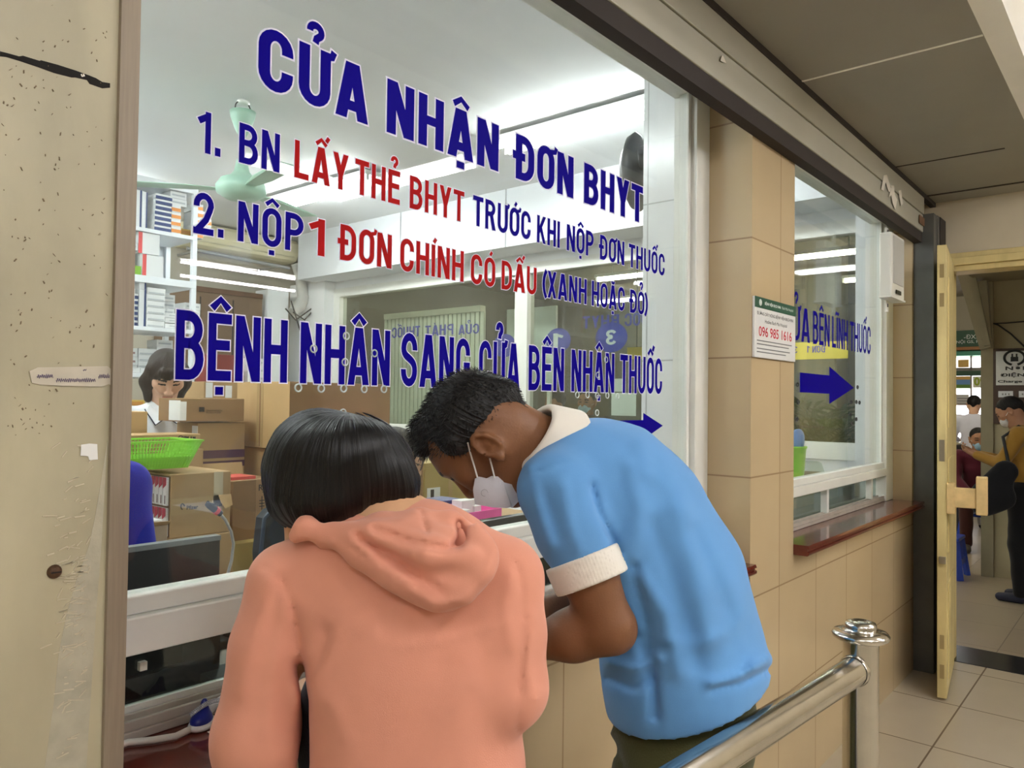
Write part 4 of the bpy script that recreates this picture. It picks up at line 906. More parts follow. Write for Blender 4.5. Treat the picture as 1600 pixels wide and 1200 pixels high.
p = on_z(362, 1058, 0.955); k = MB(); k.box(p[0]-.05, p[0]+.10, p[1]-.03, p[1]+.05, 0.9465, 0.968); tag(k.build('stapler_tray', mat('black plastic', (20, 20, 22)), None, .004), 'low black tray at the sill of the low opening', 'tray')
# black equipment edge right of the woman, behind the glass
a, b = on_y(745, 816, 1.42), on_y(850, 795, 1.42)
tag(MB().box(a[0], b[0]+0.12, 1.42, 1.45, 0.946, a[2]).build('screen', mat('black glossy plastic', (16, 17, 19)), None, 0.003), 'low black screen behind the glass right of the hooded woman', 'monitor')
a, b = on_y(770, 900, 1.48), on_y(850, 868, 1.48)
tag(MB().box(a[0], b[0]+.2, 1.48, 1.54, 0.947, 1.075).build('dark_filler_box', mat('black glossy plastic', (16, 17, 19)), None, 0.006), 'black box behind the low pane beside the man', 'box')  # added black box, stands in for the darkness of the low opening

# --- shelving with medicine cartons
SY = 5.5
rk = thing('shelf_rack', 'white steel shelf rack packed with medicine cartons', 'shelf', (1.9, 5.75, 0))
xr = on_y(308, 400, SY)[0]; xl = 0.9; DEP = 0.45
zs = [on_y(300, p, SY)[2] for p in (271+17, 367, 441, 518, 588, 655)]
levels = []
for px, py in ((300, 292), (300, 369), (300, 440), (300, 516), (300, 586)):
    levels.append(float(on_y(px, py, SY)[2]))
levels.append(levels[-1]-0.36); levels.append(levels[-1]-0.5)
for i, z in enumerate(levels):
    th = 0.05 if i in (0, 2) else 0.028
    k = MB().box(xl, xr, SY, SY+DEP, z-th, z).build('shelf_board', M_white_sh, rk, 0.002)
for x in (xl, 1.75, xr-0.035):
    for y in (SY+0.002, SY+DEP-0.035): MB().box(x, x+0.035, y, y+0.033, 0, levels[0]).build('post', M_white_sh, rk)
MB().box(xl, xr, SY+DEP-0.008, SY+DEP-0.003, levels[2], levels[0]).build('back_panel', mat('pale grey panel', (198, 204, 210), 0.5), rk)
# cartons: one of each kind, then copies
KIND = {}
def med(kind, w_, d_, h_, body, band=None, face=(0, 0, 1, 1), stripes=0):
    m = MB().box(0, w_, 0, d_, 0, h_); m.m = [0]*6
    if band: m.box(w_*face[0], w_*face[2], -0.0015, 0.001, h_*face[1], h_*face[3], 1)
    for i in range(stripes): z = h_*(i+0.35)/stripes; m.box(w_*.12, w_*.9, -0.0025, 0.001, z, z+h_*0.3/stripes, 0)
    me = m.build('medicine_carton', [body]+([band] if band else []))
    KIND[kind] = (me, w_, d_, h_); COL.objects.unlink(me)
M_nb = mat('navy carton', (42, 64, 118), 0.5); M_or = mat('orange carton', (226, 142, 60), 0.5); M_rd = mat('coral stripe', (222, 84, 84), 0.5); M_gr = mat('leaf green carton', (134, 186, 56), 0.5); M_pkw = mat('white pack board', (222, 224, 224), 0.5); M_pgy = mat('pale grey pack print', (176, 182, 186), 0.55); M_amb = mat('amber carton', (186, 128, 52), 0.5); M_ylw = mat('mustard carton', (206, 170, 72), 0.5)
med('tallwhite', 0.045, 0.16, 0.26, M_pkw, M_nb, (0.75, 0, 1, 1)); med('navy', 0.12, 0.16, 0.036, M_pkw, M_nb, (0, 0, 1, .62)); med('white', 0.12, 0.16, 0.05, M_pkw, M_pgy, (.1, .35, .9, .6))
med('orange', 0.07, 0.16, 0.05, M_pkw, M_or, (0, .1, 1, .6)); med('amber', 0.10, 0.16, 0.055, M_ylw, M_amb, (.1, .3, .9, .8)); med('redstripe', 0.15, 0.2, 0.15, M_pkw, M_rd, (.0, 0, .18, 1)); med('green', 0.16, 0.2, 0.06, M_gr, M_pkw, (.1, .6, .3, .8)); med('ribbed', 0.13, 0.16, 0.045, M_pkw, M_pgy, (.06, .08, .94, .3)); med('flat', .16, .16, .035, M_pkw, M_pgy, (.2, .4, .7, .6)); med('barred', .09, .16, .06, M_pkw, mat('grey red print', (150, 120, 120), .5), (.1, .3, .8, .55))
LAB = {'tallwhite': 'tall white carton with navy edge', 'navy': 'navy striped medicine carton', 'white': 'plain white medicine carton', 'orange': 'white and orange medicine carton', 'amber': 'mustard yellow medicine carton', 'redstripe': 'white carton with coral red edge stripe', 'green': 'leaf green medicine carton', 'ribbed': 'cream white carton in a tall pile', 'flat': 'flat white medicine carton', 'barred': 'white carton with grey printed bars'}
SHN = ['', 'on the top shelf', 'on the second shelf', 'on the third shelf', 'on the fourth shelf', 'on the low shelf']
PILES = {}
SHORT = {'tallwhite': 'tall white and navy carton', 'navy': 'navy striped carton', 'white': 'plain white carton', 'orange': 'white and orange carton', 'amber': 'mustard yellow carton', 'redstripe': 'white carton with coral stripe', 'green': 'leaf green carton', 'ribbed': 'cream ribbed carton', 'flat': 'flat white carton', 'barred': 'grey barred white carton'}
ORD = ['bottom', 'second up', 'third up', 'fourth up', 'fifth up', 'sixth up', 'top']
def put(kind, px, lev, n=1, gap=0.002, dy=0.01, z0=0.0, rot=0):
    me, w_, d_, h_ = KIND[kind]; xx = on_y(px, 400, SY)[0]
    for i in range(n):
        o = me.copy(); COL.objects.link(o); o.location = (xx+random.uniform(-.003, .003), SY+max(dy, .012), levels[lev]+0.002+z0+i*(h_+gap)); o.rotation_euler = (0, 0, rot)
        tag(o, None, 'medicine carton', 'medicine cartons '+SHN[lev]); PILES.setdefault((kind, lev), {}).setdefault((px, z0), []).append(o)
for px in (186, 198, 210): put('tallwhite', px, 1)
put('tallwhite', 222, 1, rot=0.35, dy=0.02)
put('navy', 242, 1, 7); put('orange', 264, 1, 4); put('orange', 278, 1, 5); put('amber', 285, 1, 1, dy=.06); put('orange', 288, 1, 3, z0=0.06, dy=.06); put('white', 263, 1, 3, z0=0.21, dy=.03)
put('white', 180, 2, 3); put('redstripe', 208, 2, 1, z0=.154); put('redstripe', 224, 2, 1); put('green', 186, 2, 1); put('white', 188, 2, 1, z0=.17)
put('white', 186, 3, 5); put('navy', 193, 3, 6, dy=.03); put('ribbed', 217, 3, 6); put('tallwhite', 206, 3, 2, dy=.02); put('flat', 250, 3, 1); put('flat', 257, 3, 2, z0=.04); put('white', 262, 3, 5, dy=.12); put('white', 279, 3, 4, dy=.05)
put('white', 190, 4, 2, dy=.2); put('amber', 184, 4, 2, z0=.107, dy=.2); put('barred', 208, 4, 3, dy=.2); put('ribbed', 228, 4, 4, dy=.2); put('flat', 187, 4, 1); put('flat', 209, 4, 1); put('white', 252, 4, 5, dy=.2); put('flat', 232, 4, 1)
put('amber', 200, 5, 3); put('amber', 215, 5, 2); put('white', 182, 5, 5); put('amber', 230, 5, 2, dy=.05); put('white', 196, 5, 1, dy=-.01)

for it in range(8):                                              # packs on one shelf stand side by side, not in each other
    P_ = []
    for (kind, lev), piles in PILES.items():
        _, w_, d_, h_ = KIND[kind]
        for key, os_ in piles.items(): P_.append((lev, os_, w_, d_, h_))
    P_.sort(key=lambda t: t[1][0].location.x)
    for i in range(len(P_)):
        for j in range(i+1, len(P_)):
            A, B = P_[i], P_[j]
            if A[0] != B[0]: continue
            a0, b0 = A[1][0].location, B[1][0].location; az, bz = A[1][-1].location.z+A[4], B[1][-1].location.z+B[4]
            if a0.x+A[2]+.003 > b0.x and a0.y < b0.y+B[3] and b0.y < a0.y+A[3] and a0.z < bz-.001 and b0.z < az-.001:
                dx = a0.x+A[2]+.004-b0.x
                if dx < .09:
                    for o in B[1]: o.location.x += dx
for (kind, lev), piles in PILES.items():
    _, w_, d_, h_ = KIND[kind]
    for os_ in piles.values():
        ov = os_[0].location.x+w_-(xr-.038)
        if ov > 0:
            for o in os_: o.location.y = max(o.location.y, SY+.04)
NTH = ['first', 'second', 'third', 'fourth', 'fifth', 'sixth']
for (kind, lev), piles in PILES.items():
    for j, key in enumerate(sorted(piles)):
        where = '' if len(piles) == 1 else ' in pile' if len(piles[key]) > 1 else ''
        where = where and where.replace('in pile', 'in '+NTH[j]+' pile from left') or ('' if len(piles) == 1 else ' '+NTH[j]+' from left')
        for i, o in enumerate(piles[key]):
            pos = '' if len(piles[key]) == 1 else ' '+('top' if i == len(piles[key])-1 else ORD[i])
            o['label'] = SHORT[kind]+','+pos+where+(', ' if pos or where else ' ')+SHN[lev]
# --- air conditioner, pipe, curtain rail, brown cabinet, wires
a, b = on_y(292, 343, 7.25), on_y(465, 377, 7.25); c = on_y(465, 411, 7.25)
ac = thing('air_conditioner', 'cream wall air conditioner on the back wall under the ceiling', 'air conditioner', ((a[0]+b[0])/2, 7.4, c[2]))
k = MB(); X0, X1, Zt, Zb = a[0], b[0], b[2], c[2]
k.prism([(X0, y, z) for y, z in ((7.27, Zt), (7.23, Zt-.04), (7.22, Zb+.10), (7.26, Zb+.02), (7.32, Zb), (7.5, Zb), (7.5, Zt))], (X1-X0, 0, 0)); k.build('case', mat('cream plastic', (236, 226, 190), 0.4), ac, 0.008)
MB().bar((X0+.1, 7.236, Zb+.055), (X1-.05, 7.236, Zb+.055), .006, .012).build('louvre', mat('cream plastic shade', (206, 198, 168), .5), ac); MB().box(X0+.62, X0+.86, 7.217, 7.222, Zb+.115, Zb+.12).build('name_strip', mat('grey strip', (170, 168, 150), .5), ac)
a, b = on_y(292, 388, 7.1), on_y(452, 419, 7.1); cr = thing('curtain_rail', 'round steel rail along the back wall under the air conditioner', 'rail', a); MB().tube([a, b], 0.018, 10).build('rail_tube', mat('brushed steel', (190, 190, 190)), cr)
for u in (.1, .9): q = a+(b-a)*u; MB().box(q[0]-.01, q[0]+.01, 7.1, 7.499, q[2]-.01, q[2]+.01).build('bracket', mat('brushed steel', (190, 190, 190)), cr)
pp = [on_y(px, py, 7.2) for px, py in ((462, 412), (468, 430), (472, 450), (474, 465), (468, 478), (458, 488))]
tag(MB().tube(pp, [.05, .055, .06, .065, .07, .06], 12).build('insulated_pipe', mat('grey pipe wrap', (184, 184, 178), .8, vary=.15, bump=.6, bscale=50)), 'wrapped grey air conditioner pipe bending at the room corner', 'pipe')
for i, q in enumerate((((458, 488), (476, 500), (492, 482), (505, 462), (520, 447)), ((446, 482), (462, 500), (490, 480), (500, 470), (512, 450)), ((500, 360), (492, 420), (489, 470), (492, 492)), ((455, 470), (470, 520), (468, 580)))):
    tag(MB().tube([on_y(px, py, 7.1) for px, py in q], .008, 6).build('cable', mat('dark cable', (50, 48, 46), .6)), ['dark cable looping from the wrapped pipe towards the column', 'second dark cable looping round the pipe end', 'thin dark cable hanging beside the column', 'thin dark cable hanging below the wrapped pipe'][i], 'cable')
a = on_y(492, 488, 7.1); tag(MB().box(a[0]-.02, a[0]+.02, 7.08, 7.12, a[2]-.06, a[2]+.05).build('plug', mat('black plastic', (20, 20, 22)), None, .005), 'black plug hanging from a cable beside the column', 'plug')
a, b = on_y(304, 446, 7.3), on_y(411, 460, 7.3)
cb = thing('cabinet', 'tall dark brown cabinet against the back wall behind the cartons', 'cabinet', ((a[0]+b[0])/2, 7.4, 0))
MB().box(a[0]-.3, b[0]-.02, 7.28, 7.49, 0, 2.55).build('body', mat('brown wood grain', (112, 88, 66), .6, vary=.15, vscale=6), cb); MB().box(a[0]-.3, b[0]-.02, 7.27, 7.49, 2.55, 2.60).build('cornice', M_wood, cb)
for x in np.linspace(a[0]-.3, b[0], 4)[1:-1]: MB().box(x-.006, x+.006, 7.276, 7.29, .1, 2.5).build('door_gap', M_dark, cb)
a, b = on_y(412, 452, 7.3), on_y(447, 460, 7.3)
tag(MB().box(a[0]+.02, b[0], 7.25, 7.49, 0, a[2]).build('upright_panel', M_white, None, .004), 'white upright panel between the brown cabinet and the corner column', 'panel')
# mixed white packs standing behind the cartons
for i, (px0, px1, pyt, pyb, y) in enumerate(((358, 372, 565, 600, 4.2), (374, 384, 568, 600, 4.25), (386, 402, 520, 600, 4.3), (403, 412, 540, 600, 4.3))):
    pass
a = on_y(384, 520, 4.25); 
for i in range(9):
    z = 1.30+i*0.05
    k = KIND['white'][0].copy(); COL.objects.link(k); k.location = (on_y(388, 540, 4.35)[0], 4.35, z); tag(k, 'plain white pack, '+['lowest', 'second up', 'third up', 'fourth up', 'fifth up', 'sixth up', 'seventh up', 'eighth up', 'topmost'][i]+' in the pile behind the tall taped carton', 'medicine carton', 'white packs behind the tall carton')
tag(MB().box(a[0]-.2, a[0]+.35, 4.3, 4.6, 0, 1.30).build('side_cupboard', M_wood, None, .004), 'brown cupboard behind the packing table', 'cabinet')
a, b = on_y(330, 553, 4.32), on_y(362, 565, 4.32); tag(MB().box(a[0], b[0]+.03, 4.32, 4.5, 1.30, a[2]).build('folder', mat('dark red folder', (128, 46, 40), .6), None, .002), 'dark red folder stack on the brown cupboard', 'folder')

# --- green ceiling fan
c = on_z(380, 158, 3.25); fn = thing('ceiling_fan', 'mint green ceiling fan hanging in front of the far lamp', 'fan', (c[0], c[1], 2.72))
M_mint = mat('mint green enamel', (168, 206, 186), 0.35); cx, cy = c[0], c[1]
MB().lathe([(0, 0), (.035, 0), (.04, -.012), (.02, -.02), (0, -.02)], (cx, cy, 3.25)).build('ceiling_plate', M_fix, fn); MB().tube([(cx+.05*math.cos(t), cy, 3.2+.05*math.sin(t)) for t in np.linspace(-.4, 3.5, 12)], .004, 5).build('hook', mat('dark cable', (50, 48, 46)), fn)
zt = deep(372, 183, np.dot(np.array((cx, cy, 0))-EYE*np.array((1, 1, 0)), FWD))[2]; zm = zt-0.42
MB().lathe([(0, 0), (.075, 0), (.07, -.03), (.045, -.10), (.02, -.15), (0.012, -.15)], (cx, cy, 3.185)).build('canopy', M_mint, fn)
MB().tube([(cx, cy, 3.2), (cx, cy, 2.80)], .012, 10).build('rod', M_mint, fn)
MB().lathe([(.012, 0.12), (.03, .10), (.045, .03), (.07, .0), (.12, -.02), (.145, -.06), (.14, -.10), (.09, -.13), (0, -.135)], (cx, cy, 2.80)).build('motor', M_mint, fn)
for k_ in range(3):
    an = math.radians(20+120*k_); d = np.array((math.cos(an), math.sin(an), 0)); s = np.array((-d[1], d[0], 0)); m = MB()
    p = np.array((cx, cy, 2.72)); m.prism([p+d*.14+s*.03, p+d*.3+s*.06, p+d*.66+s*.065, p+d*.68-s*.06, p+d*.3-s*.05+np.array((0, 0, .012)), p+d*.14-s*.03][::-1], (0, 0, .004)); m.build('blade', M_mint, fn)
# round dark wall fan seen edge-on at the pier
c = on_y(1010, 265, 1.75); wf = thing('wall_fan', 'round dark grey wall fan showing beside the white tiled pier', 'fan', (c[0], 1.6, c[2]))
MB().lathe([(0, -.05), (.10, -.045), (.16, -.02), (.175, 0), (.16, .03), (.10, .06), (0, .07)], (c[0]+.012, 1.80, c[2]), (-.3, .95, 0), 32).build('fan_guard', mat('dark grey plastic', (84, 86, 88), .4), wf)
MB().tube([(c[0]+.03, 1.78, c[2]), (2.70, 1.60, c[2]-.02), (2.70, 1.52, c[2]-.02)], .02, 8).build('bracket', mat('dark grey plastic', (84, 86, 88)), wf)

# --- far window: green bucket, blue bag, glass jar
c = on_y(1251, 728, 1.52); z0 = 1.061; bt = on_y(1251, 697, 1.52)[2]
bu = thing('bucket', 'lime green bucket inside the far window beside the pier', 'bucket', (c[0]-.02, 1.56, z0)); R = .075
MB().lathe([(0, 0), (R*.78, 0), (R, bt-z0), (R*1.06, bt-z0), (R*1.06, bt-z0-.012), (R*.95, bt-z0-.012), (R*.74, .006), (0, .006)], (c[0]-.02, 1.56, z0)).build('pail', M_green, bu)
s_ = Soft().el((c[0]-.02, 1.56, bt+.015), (.062, .062, .06), k=.02).el((c[0]+.02, 1.54, bt+.05), (.04, .03, .045), k=.03).el((c[0]-.05, 1.56, bt+.02), (.03, .04, .03), k=.02)
tag(soft_obj('plastic_bag', s_, .006, mat('blue film', (104, 140, 196), .35, bump=.5, bscale=40)), 'blue plastic bag stuffed in the lime green bucket', 'bag')
c = on_y(1268, 726, 1.60); jr = thing('glass_jar', 'small round glass jar beside the green bucket', 'jar', (c[0], 1.60, z0)); R = .07
MB().lathe([(R*.55, .0), (R, .025), (R*1.02, .05), (R*.8, .095), (R*.45, .105)], (c[0], 1.60, z0)).build('jar_glass', glass_mat('jar glass', (225, 232, 226), .04), jr)
MB().lathe([(0, .004), (R*.8, .012), (R*.9, .04), (0, .045)], (c[0], 1.60, z0)).build('contents', mat('brown pebbly contents', (92, 70, 52), .6, vary=.6, vscale=120), jr)
a = on_x(1351, 410, 4.855); sw = thing('switch_box', 'dark grey switch box with two ivory switches on the white return', 'switch', (4.84, a[1], a[2]))
a0, a1 = on_y(1343, 396, 1.45), on_y(1356, 421, 1.45)
sw.location = ((a0[0]+a1[0])/2, 1.45, a1[2]); MB().box(a0[0], a1[0], 1.43, 1.47, a1[2], a0[2]).build('plate', mat('dark grey plastic', (84, 86, 88)), sw, .003)
for v in (.3, .7): zc = a1[2]+(a0[2]-a1[2])*v; MB().box(a0[0]+.025, a1[0]-.035, 1.424, 1.43, zc-.018, zc+.018).build('switch', mat('ivory plastic', (225, 222, 205)), sw, .002)
tag(MB().tube([on_y(1351, 396, 1.46), on_y(1352, 340, 1.46), on_y(1354, 330, 1.46)], .004, 5).build('cable', mat('dark cable', (50, 48, 46))), 'thin cable running up from the switch box', 'cable')
# ================================================================== things in front of the counter
# stainless rail with a capped post
M_ss = mat('polished stainless steel', (206, 202, 194), 0.16, 1.0, vary=.04, vscale=30)
rl = thing('handrail', 'polished stainless steel handrail with a capped post in the corridor', 'rail', (1.81, 0.51, 0))
px_, py_ = 1.81, 0.51; MB().tube([(px_, py_, 0.0), (px_, py_, 0.985)], 0.037, 32).build('post', M_ss, rl)
MB().lathe([(0, 0.985), (.050, .985), (.058, .990), (.060, .996), (.056, 1.002), (.040, 1.005), (.031, 1.006), (.033, 1.014), (.031, 1.022), (.018, 1.026), (.014, 1.022), (0, 1.024)], (px_, py_, 0), n=40).build('post_cap', M_ss, rl)
d = np.array((-1, 0.075, 0)); d /= np.linalg.norm(d); a = np.array((px_, py_, 0.925))
MB().tube([a, a+d*2.6], 0.030, 32).build('top_rail', M_ss, rl); MB().lathe([(.030, 0), (.034, .008), (.031, .016)], a+d*.030, d).build('weld_collar', M_ss, rl)
MB().tube([a+d*2.5-np.array((0, 0, .02)), (*(a+d*2.5)[:2], 0)], 0.037, 24).build('post', M_ss, rl)
MB().tube([a-np.array((0, 0, .45)), a+d*2.5-np.array((0, 0, .45))], 0.019, 20).build('lower_rail', M_ss, rl)
MB().lathe([(0, .012), (.06, .012), (.075, .004), (.075, 0), (0, 0)], (px_, py_, 0.0)).build('floor_flange', M_ss, rl)

# white column speaker on the end pier
p0, p1 = on_y(1393, 361, 1.03), on_y(1413, 471, 1.03)
M_spk = mat('off white enamel', (216, 214, 204), .4)
sp = thing('wall_speaker', 'slim off white column speaker on brackets on the far tiled pier', 'speaker', ((p0[0]+p1[0])/2, 1.06, p1[2]))
MB().box(p0[0], p1[0], 1.03, 1.088, p1[2], p0[2]).build('cabinet', M_spk, sp, .008); MB().box(p0[0]+.03, p1[0]-.02, 1.026, 1.032, p1[2]+.07, p0[2]-.015).build('grille', mat('speaker grille', (198, 196, 188), .6, bump=1.0, bscale=500), sp, .003)
MB().box(p0[0]-.01, p1[0]+.01, 1.026, 1.088, p1[2]-.006, p1[2]+.004).build('base_plate', M_spk, sp, .002); MB().box(p0[0]+.07, p1[0]-.09, 1.023, 1.027, p1[2]+.02, p1[2]+.04).build('name_badge', mat('black plastic', (20, 20, 22)), sp)
for z0, z1 in ((p0[2], p0[2]+.045), (p1[2]-.065, p1[2]-.006)):
    xm = (p0[0]+p1[0])/2; k = MB().box(xm-.022, xm+.022, 1.080, 1.0895, z0, z1); k.obox((xm, 1.079, (z0+z1)/2+.005), ((1, 0, 0), (0, 1, 0), (0, 0, 1)), (.007, .002, .009), 1); k.build('bracket', [M_spk, mat('black plastic', (20, 20, 22))], sp, .002)

# paper scraps of old notices taped on the shutter box and a dangling strip
M_paper = mat('torn paper', (214, 206, 190), .8)
def scrap(label, pts, y, m=M_paper, name='paper_scrap', group=None, th=.0012): return tag(MB().prism([on_y(px, py, y) for px, py in pts][::-1], (0, th, 0)).build(name, m), label, 'paper', group)
scrap('white torn paper strip at the left of the scraps on the shutter box', ((1381, 274), (1386, 273), (1393, 298), (1389, 300), (1384, 284), (1381, 298), (1377, 296)), 1.0335)
scrap('forked torn paper strip in the middle of the scraps on the shutter box', ((1393, 290), (1397, 290), (1398, 304), (1402, 312), (1399, 328), (1395, 318), (1393, 305), (1389, 308)), 1.0335)
scrap('straight torn paper strip at the right of the scraps on the shutter box', ((1404, 298), (1408, 297), (1411, 318), (1408, 322)), 1.0335)
scrap('small white paper tab on the shutter box over the big window', ((1128, 87), (1130, 87), (1135, 99), (1126, 95)), 1.0335)
m = MB(); q = [on_y(px, py, 1.05) for px, py in ((1228, 222), (1236, 226), (1250, 219), (1252, 224), (1244, 231), (1234, 230))]
m.prism(q[::-1], (0, .02, .004)); tag(m.build('paper_scrap', M_paper), 'curled paper scrap hanging under the shutter box by the pier', 'paper')
# old tape on the beige board, white patch, rusty screw
M_tp = mat('yellowed tape', (192, 184, 166), .35, vary=.1, vscale=25)
tp = scrap('yellowed strip of handwritten tape across the beige board', ((46, 580), (60, 574), (120, 573), (168, 572), (178, 580), (180, 606), (170, 600), (160, 604), (100, 603), (62, 601), (50, 598)), 1.0885, M_tp, 'tape_strip')
k = MB(); g = np.random.default_rng(9)
def scrawl(x0, x1, yb, h):
    pts = []
    for i in range(int((x1-x0)*1.6)): x = x0+i/1.6; pts.append(on_y(x, yb+h*math.sin(i*1.3)*g.uniform(.4, 1), 1.0882))
    k.tube(pts, .0004, 4)
scrawl(58, 84, 588, 4); scrawl(88, 150, 594, 4); scrawl(154, 172, 588, 5); scrawl(130, 136, 578, 2)
k.build('handwriting', mat('faded ink', (104, 92, 120), .7), tp)
scrap('small white patch of torn label on the beige board', ((127, 695), (140, 693), (152, 694), (153, 718), (140, 719), (138, 713), (126, 712)), 1.0885, M_label, 'label_patch')
c = on_y(87, 894, 1.085); sc = thing('screw', 'rusty round screw head in the beige board', 'screw', c)
MB().lathe([(0, .006), (.005, .006), (.008, .003), (.009, 0), (.009, -.004)], (c[0], 1.089, c[2]), (0, -1, 0), 20).build('screw_head', mat('rusty brown metal', (92, 66, 46), .6, .4, vary=.3, vscale=200), sc); MB().box(c[0]-.006, c[0]+.006, 1.0825, 1.0835, c[2]-.001, c[2]+.001).build('slot', M_dark, sc)

# pens on stands with coiled cords, white cable on the ledge
def pen_stand(label, c, ang, m=None):
    c = np.array(c, float); t = thing('pen_stand', label, 'pen stand', c); ca, sa = math.cos(ang), math.sin(ang)
    L = lambda x, y, z: c+np.array((x*ca-y*sa, x*sa+y*ca, z))
    S = Soft().el(L(0, 0, .006), (.030, .021, .010), (L(1, 0, 0)-c, L(0, 1, 0)-c, (0, 0, 1)), .01).cut((0, 0, c[2]+.0005), (0, 0, -1)); soft_obj('base', S, .003, mat('white plastic', (222, 222, 222), .35), t)
    S = Soft().el(L(-.004, 0, .014), (.022, .017, .013), (L(1, 0, 0)-c, L(0, 1, 0)-c, (0, 0, 1)), .01).rc(L(.002, 0, .018), L(.006, 0, .040), .009, .006, .012); soft_obj('holder', S, .0028, mat('royal blue plastic', (22, 34, 128), .3), t)
    MB().tube([L(.008, -.003, .020), L(.030, -.006, .026), L(.055, -.008, .030)], [.0075, .007, .004], 10).build('pen', mat('white plastic', (222, 222, 222)), t)
    return t, L
pc = on_z(316, 1136, 0.951); ps, L = pen_stand('blue and white pen stand with a coiled cord on the ledge at the left', (pc[0], pc[1]+.0, .951), .6)
pts = []; a, b = on_z(297, 1118, .975), on_z(366, 1097, .99)
for i in range(180): t = i/179; c = a+(b-a)*t; an = t*60*PI; pts.append(c+np.array((0, 0, .012*math.sin(PI*t)))+np.array((0, .0035*math.cos(an), .0035*math.sin(an))))
MB().tube(pts, .0009, 4).build('coiled_cord', mat('clear grey cord', (196, 198, 206), .3), ps)
tag(MB().tube([on_z(px, py, .957) for px, py in ((150, 1195), (168, 1172), (200, 1160), (240, 1156), (275, 1150), (298, 1139))], .0055, 8).build('cable', mat('white cable', (216, 212, 204), .5)), 'thick white cable lying along the red granite ledge', 'cable')
pc = on_z(846, 958, .951); pen_stand('blue and white pen stand by the man on the ledge', (pc[0], min(pc[1], 1.20), .951), 2.2)
sheet('white form under the man on the granite ledge', [(1.20, 1.08), (1.42, 1.08), (1.42, 1.2), (1.20, 1.2)], .9515, M_label); sheet('white form under the hooded woman on the granite ledge', [(.66, 1.08), (.88, 1.08), (.88, 1.2), (.66, 1.2)], .9515, M_label)
# ================================================================== people
def unit(v): v = np.array(v, float); return v/np.linalg.norm(v)
def pix(P):
    d = P-EYE; w_ = d@FWD; return 800+FPX*(d@RGT)/w_, 600-FPX*(d@UPV)/w_
def folds(lines, gain=1.6):
    """cloth folds: lines of (points in the photograph, height in metres, width); raises or sinks the cloth surface there"""
    def f(P):
        x, y = pix(P); out = np.zeros(P.shape[:-1])
        for pts, h, wd in lines:
            best = np.full(x.shape, 1e9)
            for (ax, ay), (bx, by) in zip(pts[:-1], pts[1:]):
                dx, dy = bx-ax, by-ay; t = np.clip(((x-ax)*dx+(y-ay)*dy)/(dx*dx+dy*dy), 0, 1)
                best = np.minimum(best, (x-ax-t*dx)**2+(y-ay-t*dy)**2)
            out -= gain*h*np.exp(-best/(wd*wd*.75))
        return out
    return f
def skin(name, c): return mat(name, c, 0.5, vary=0.06, vscale=14, bump=0.12, bscale=240, spec=0.35)
def head(S, C, f, u, k=1.0, nose=True, ears=True, ear_low=0.0):
    f = unit(f); u = unit(np.array(u)-f*np.dot(u, f)); s = np.cross(u, f)      # s: to the person's left
    q = lambda a, b, c: np.array(C)+(s*a+f*b+u*c)*k
    S.el(q(0, -.008, .036), np.array((.076, .096, .088))*k, (s, f, u), .02)
    S.rc(q(0, .034, .03), q(0, .05, -.07), .062*k, .040*k, .03)
    for g in (1, -1):
        S.rc(q(g*.045, -.005, -.035), q(g*.018, .066, -.094), .026*k, .020*k, .025)
        S.rc(q(g*.048, .062, .0), q(g*.03, .075, -.02), .022*k, .018*k, .02)
        S.rc(q(g*.012, .090, .040), q(g*.045, .076, .040), .010*k, .009*k, .015)
        S.el(q(g*.031, .096, .021), np.array((.016, .012, .009))*k, (s, f, u), .008, '-')
        S.el(q(g*.031, .081, .020), np.array((.0125, .0125, .0115))*k, (s, f, u), .004)
        S.rc(q(g*.018, .0905, .0265), q(g*.044, .083, .025), .0034*k, .003*k, .004)
    S.el(q(0, .078, -.100), np.array((.018, .016, .014))*k, (s, f, u), .015)
    if nose:
        S.rc(q(0, .094, .026), q(0, .111, -.018), .0075*k, .0110*k, .012)
        for g in (1, -1): S.el(q(g*.012, .104, -.026), np.array((.009, .010, .008))*k, (s, f, u), .008)
    S.rc(q(-.017, .090, -.052), q(.017, .090, -.052), .0065*k, None, .006); S.rc(q(-.014, .089, -.063), q(.014, .089, -.063), .0075*k, None, .006)
    if ears:
        for g in (1, -1):
            S.el(q(g*.079, -.012, .002-ear_low), np.array((.007, .016, .029))*k, (s, f, u), .012)
            ring = [q(g*(.086+.003*math.sin(a)), -.014+.0165*math.cos(a), .004-ear_low+.029*math.sin(a)) for a in np.linspace(-.9, 3.9, 9)]
            S.chain(ring, .0042*k, .006); S.el(q(g*.083, -.004, -.026-ear_low), np.array((.006, .008, .009))*k, (s, f, u), .008)
            S.el(q(g*.088, -.004, .004-ear_low), np.array((.005, .006, .010))*k, (s, f, u), .004, '-')
    return s, f, u, q
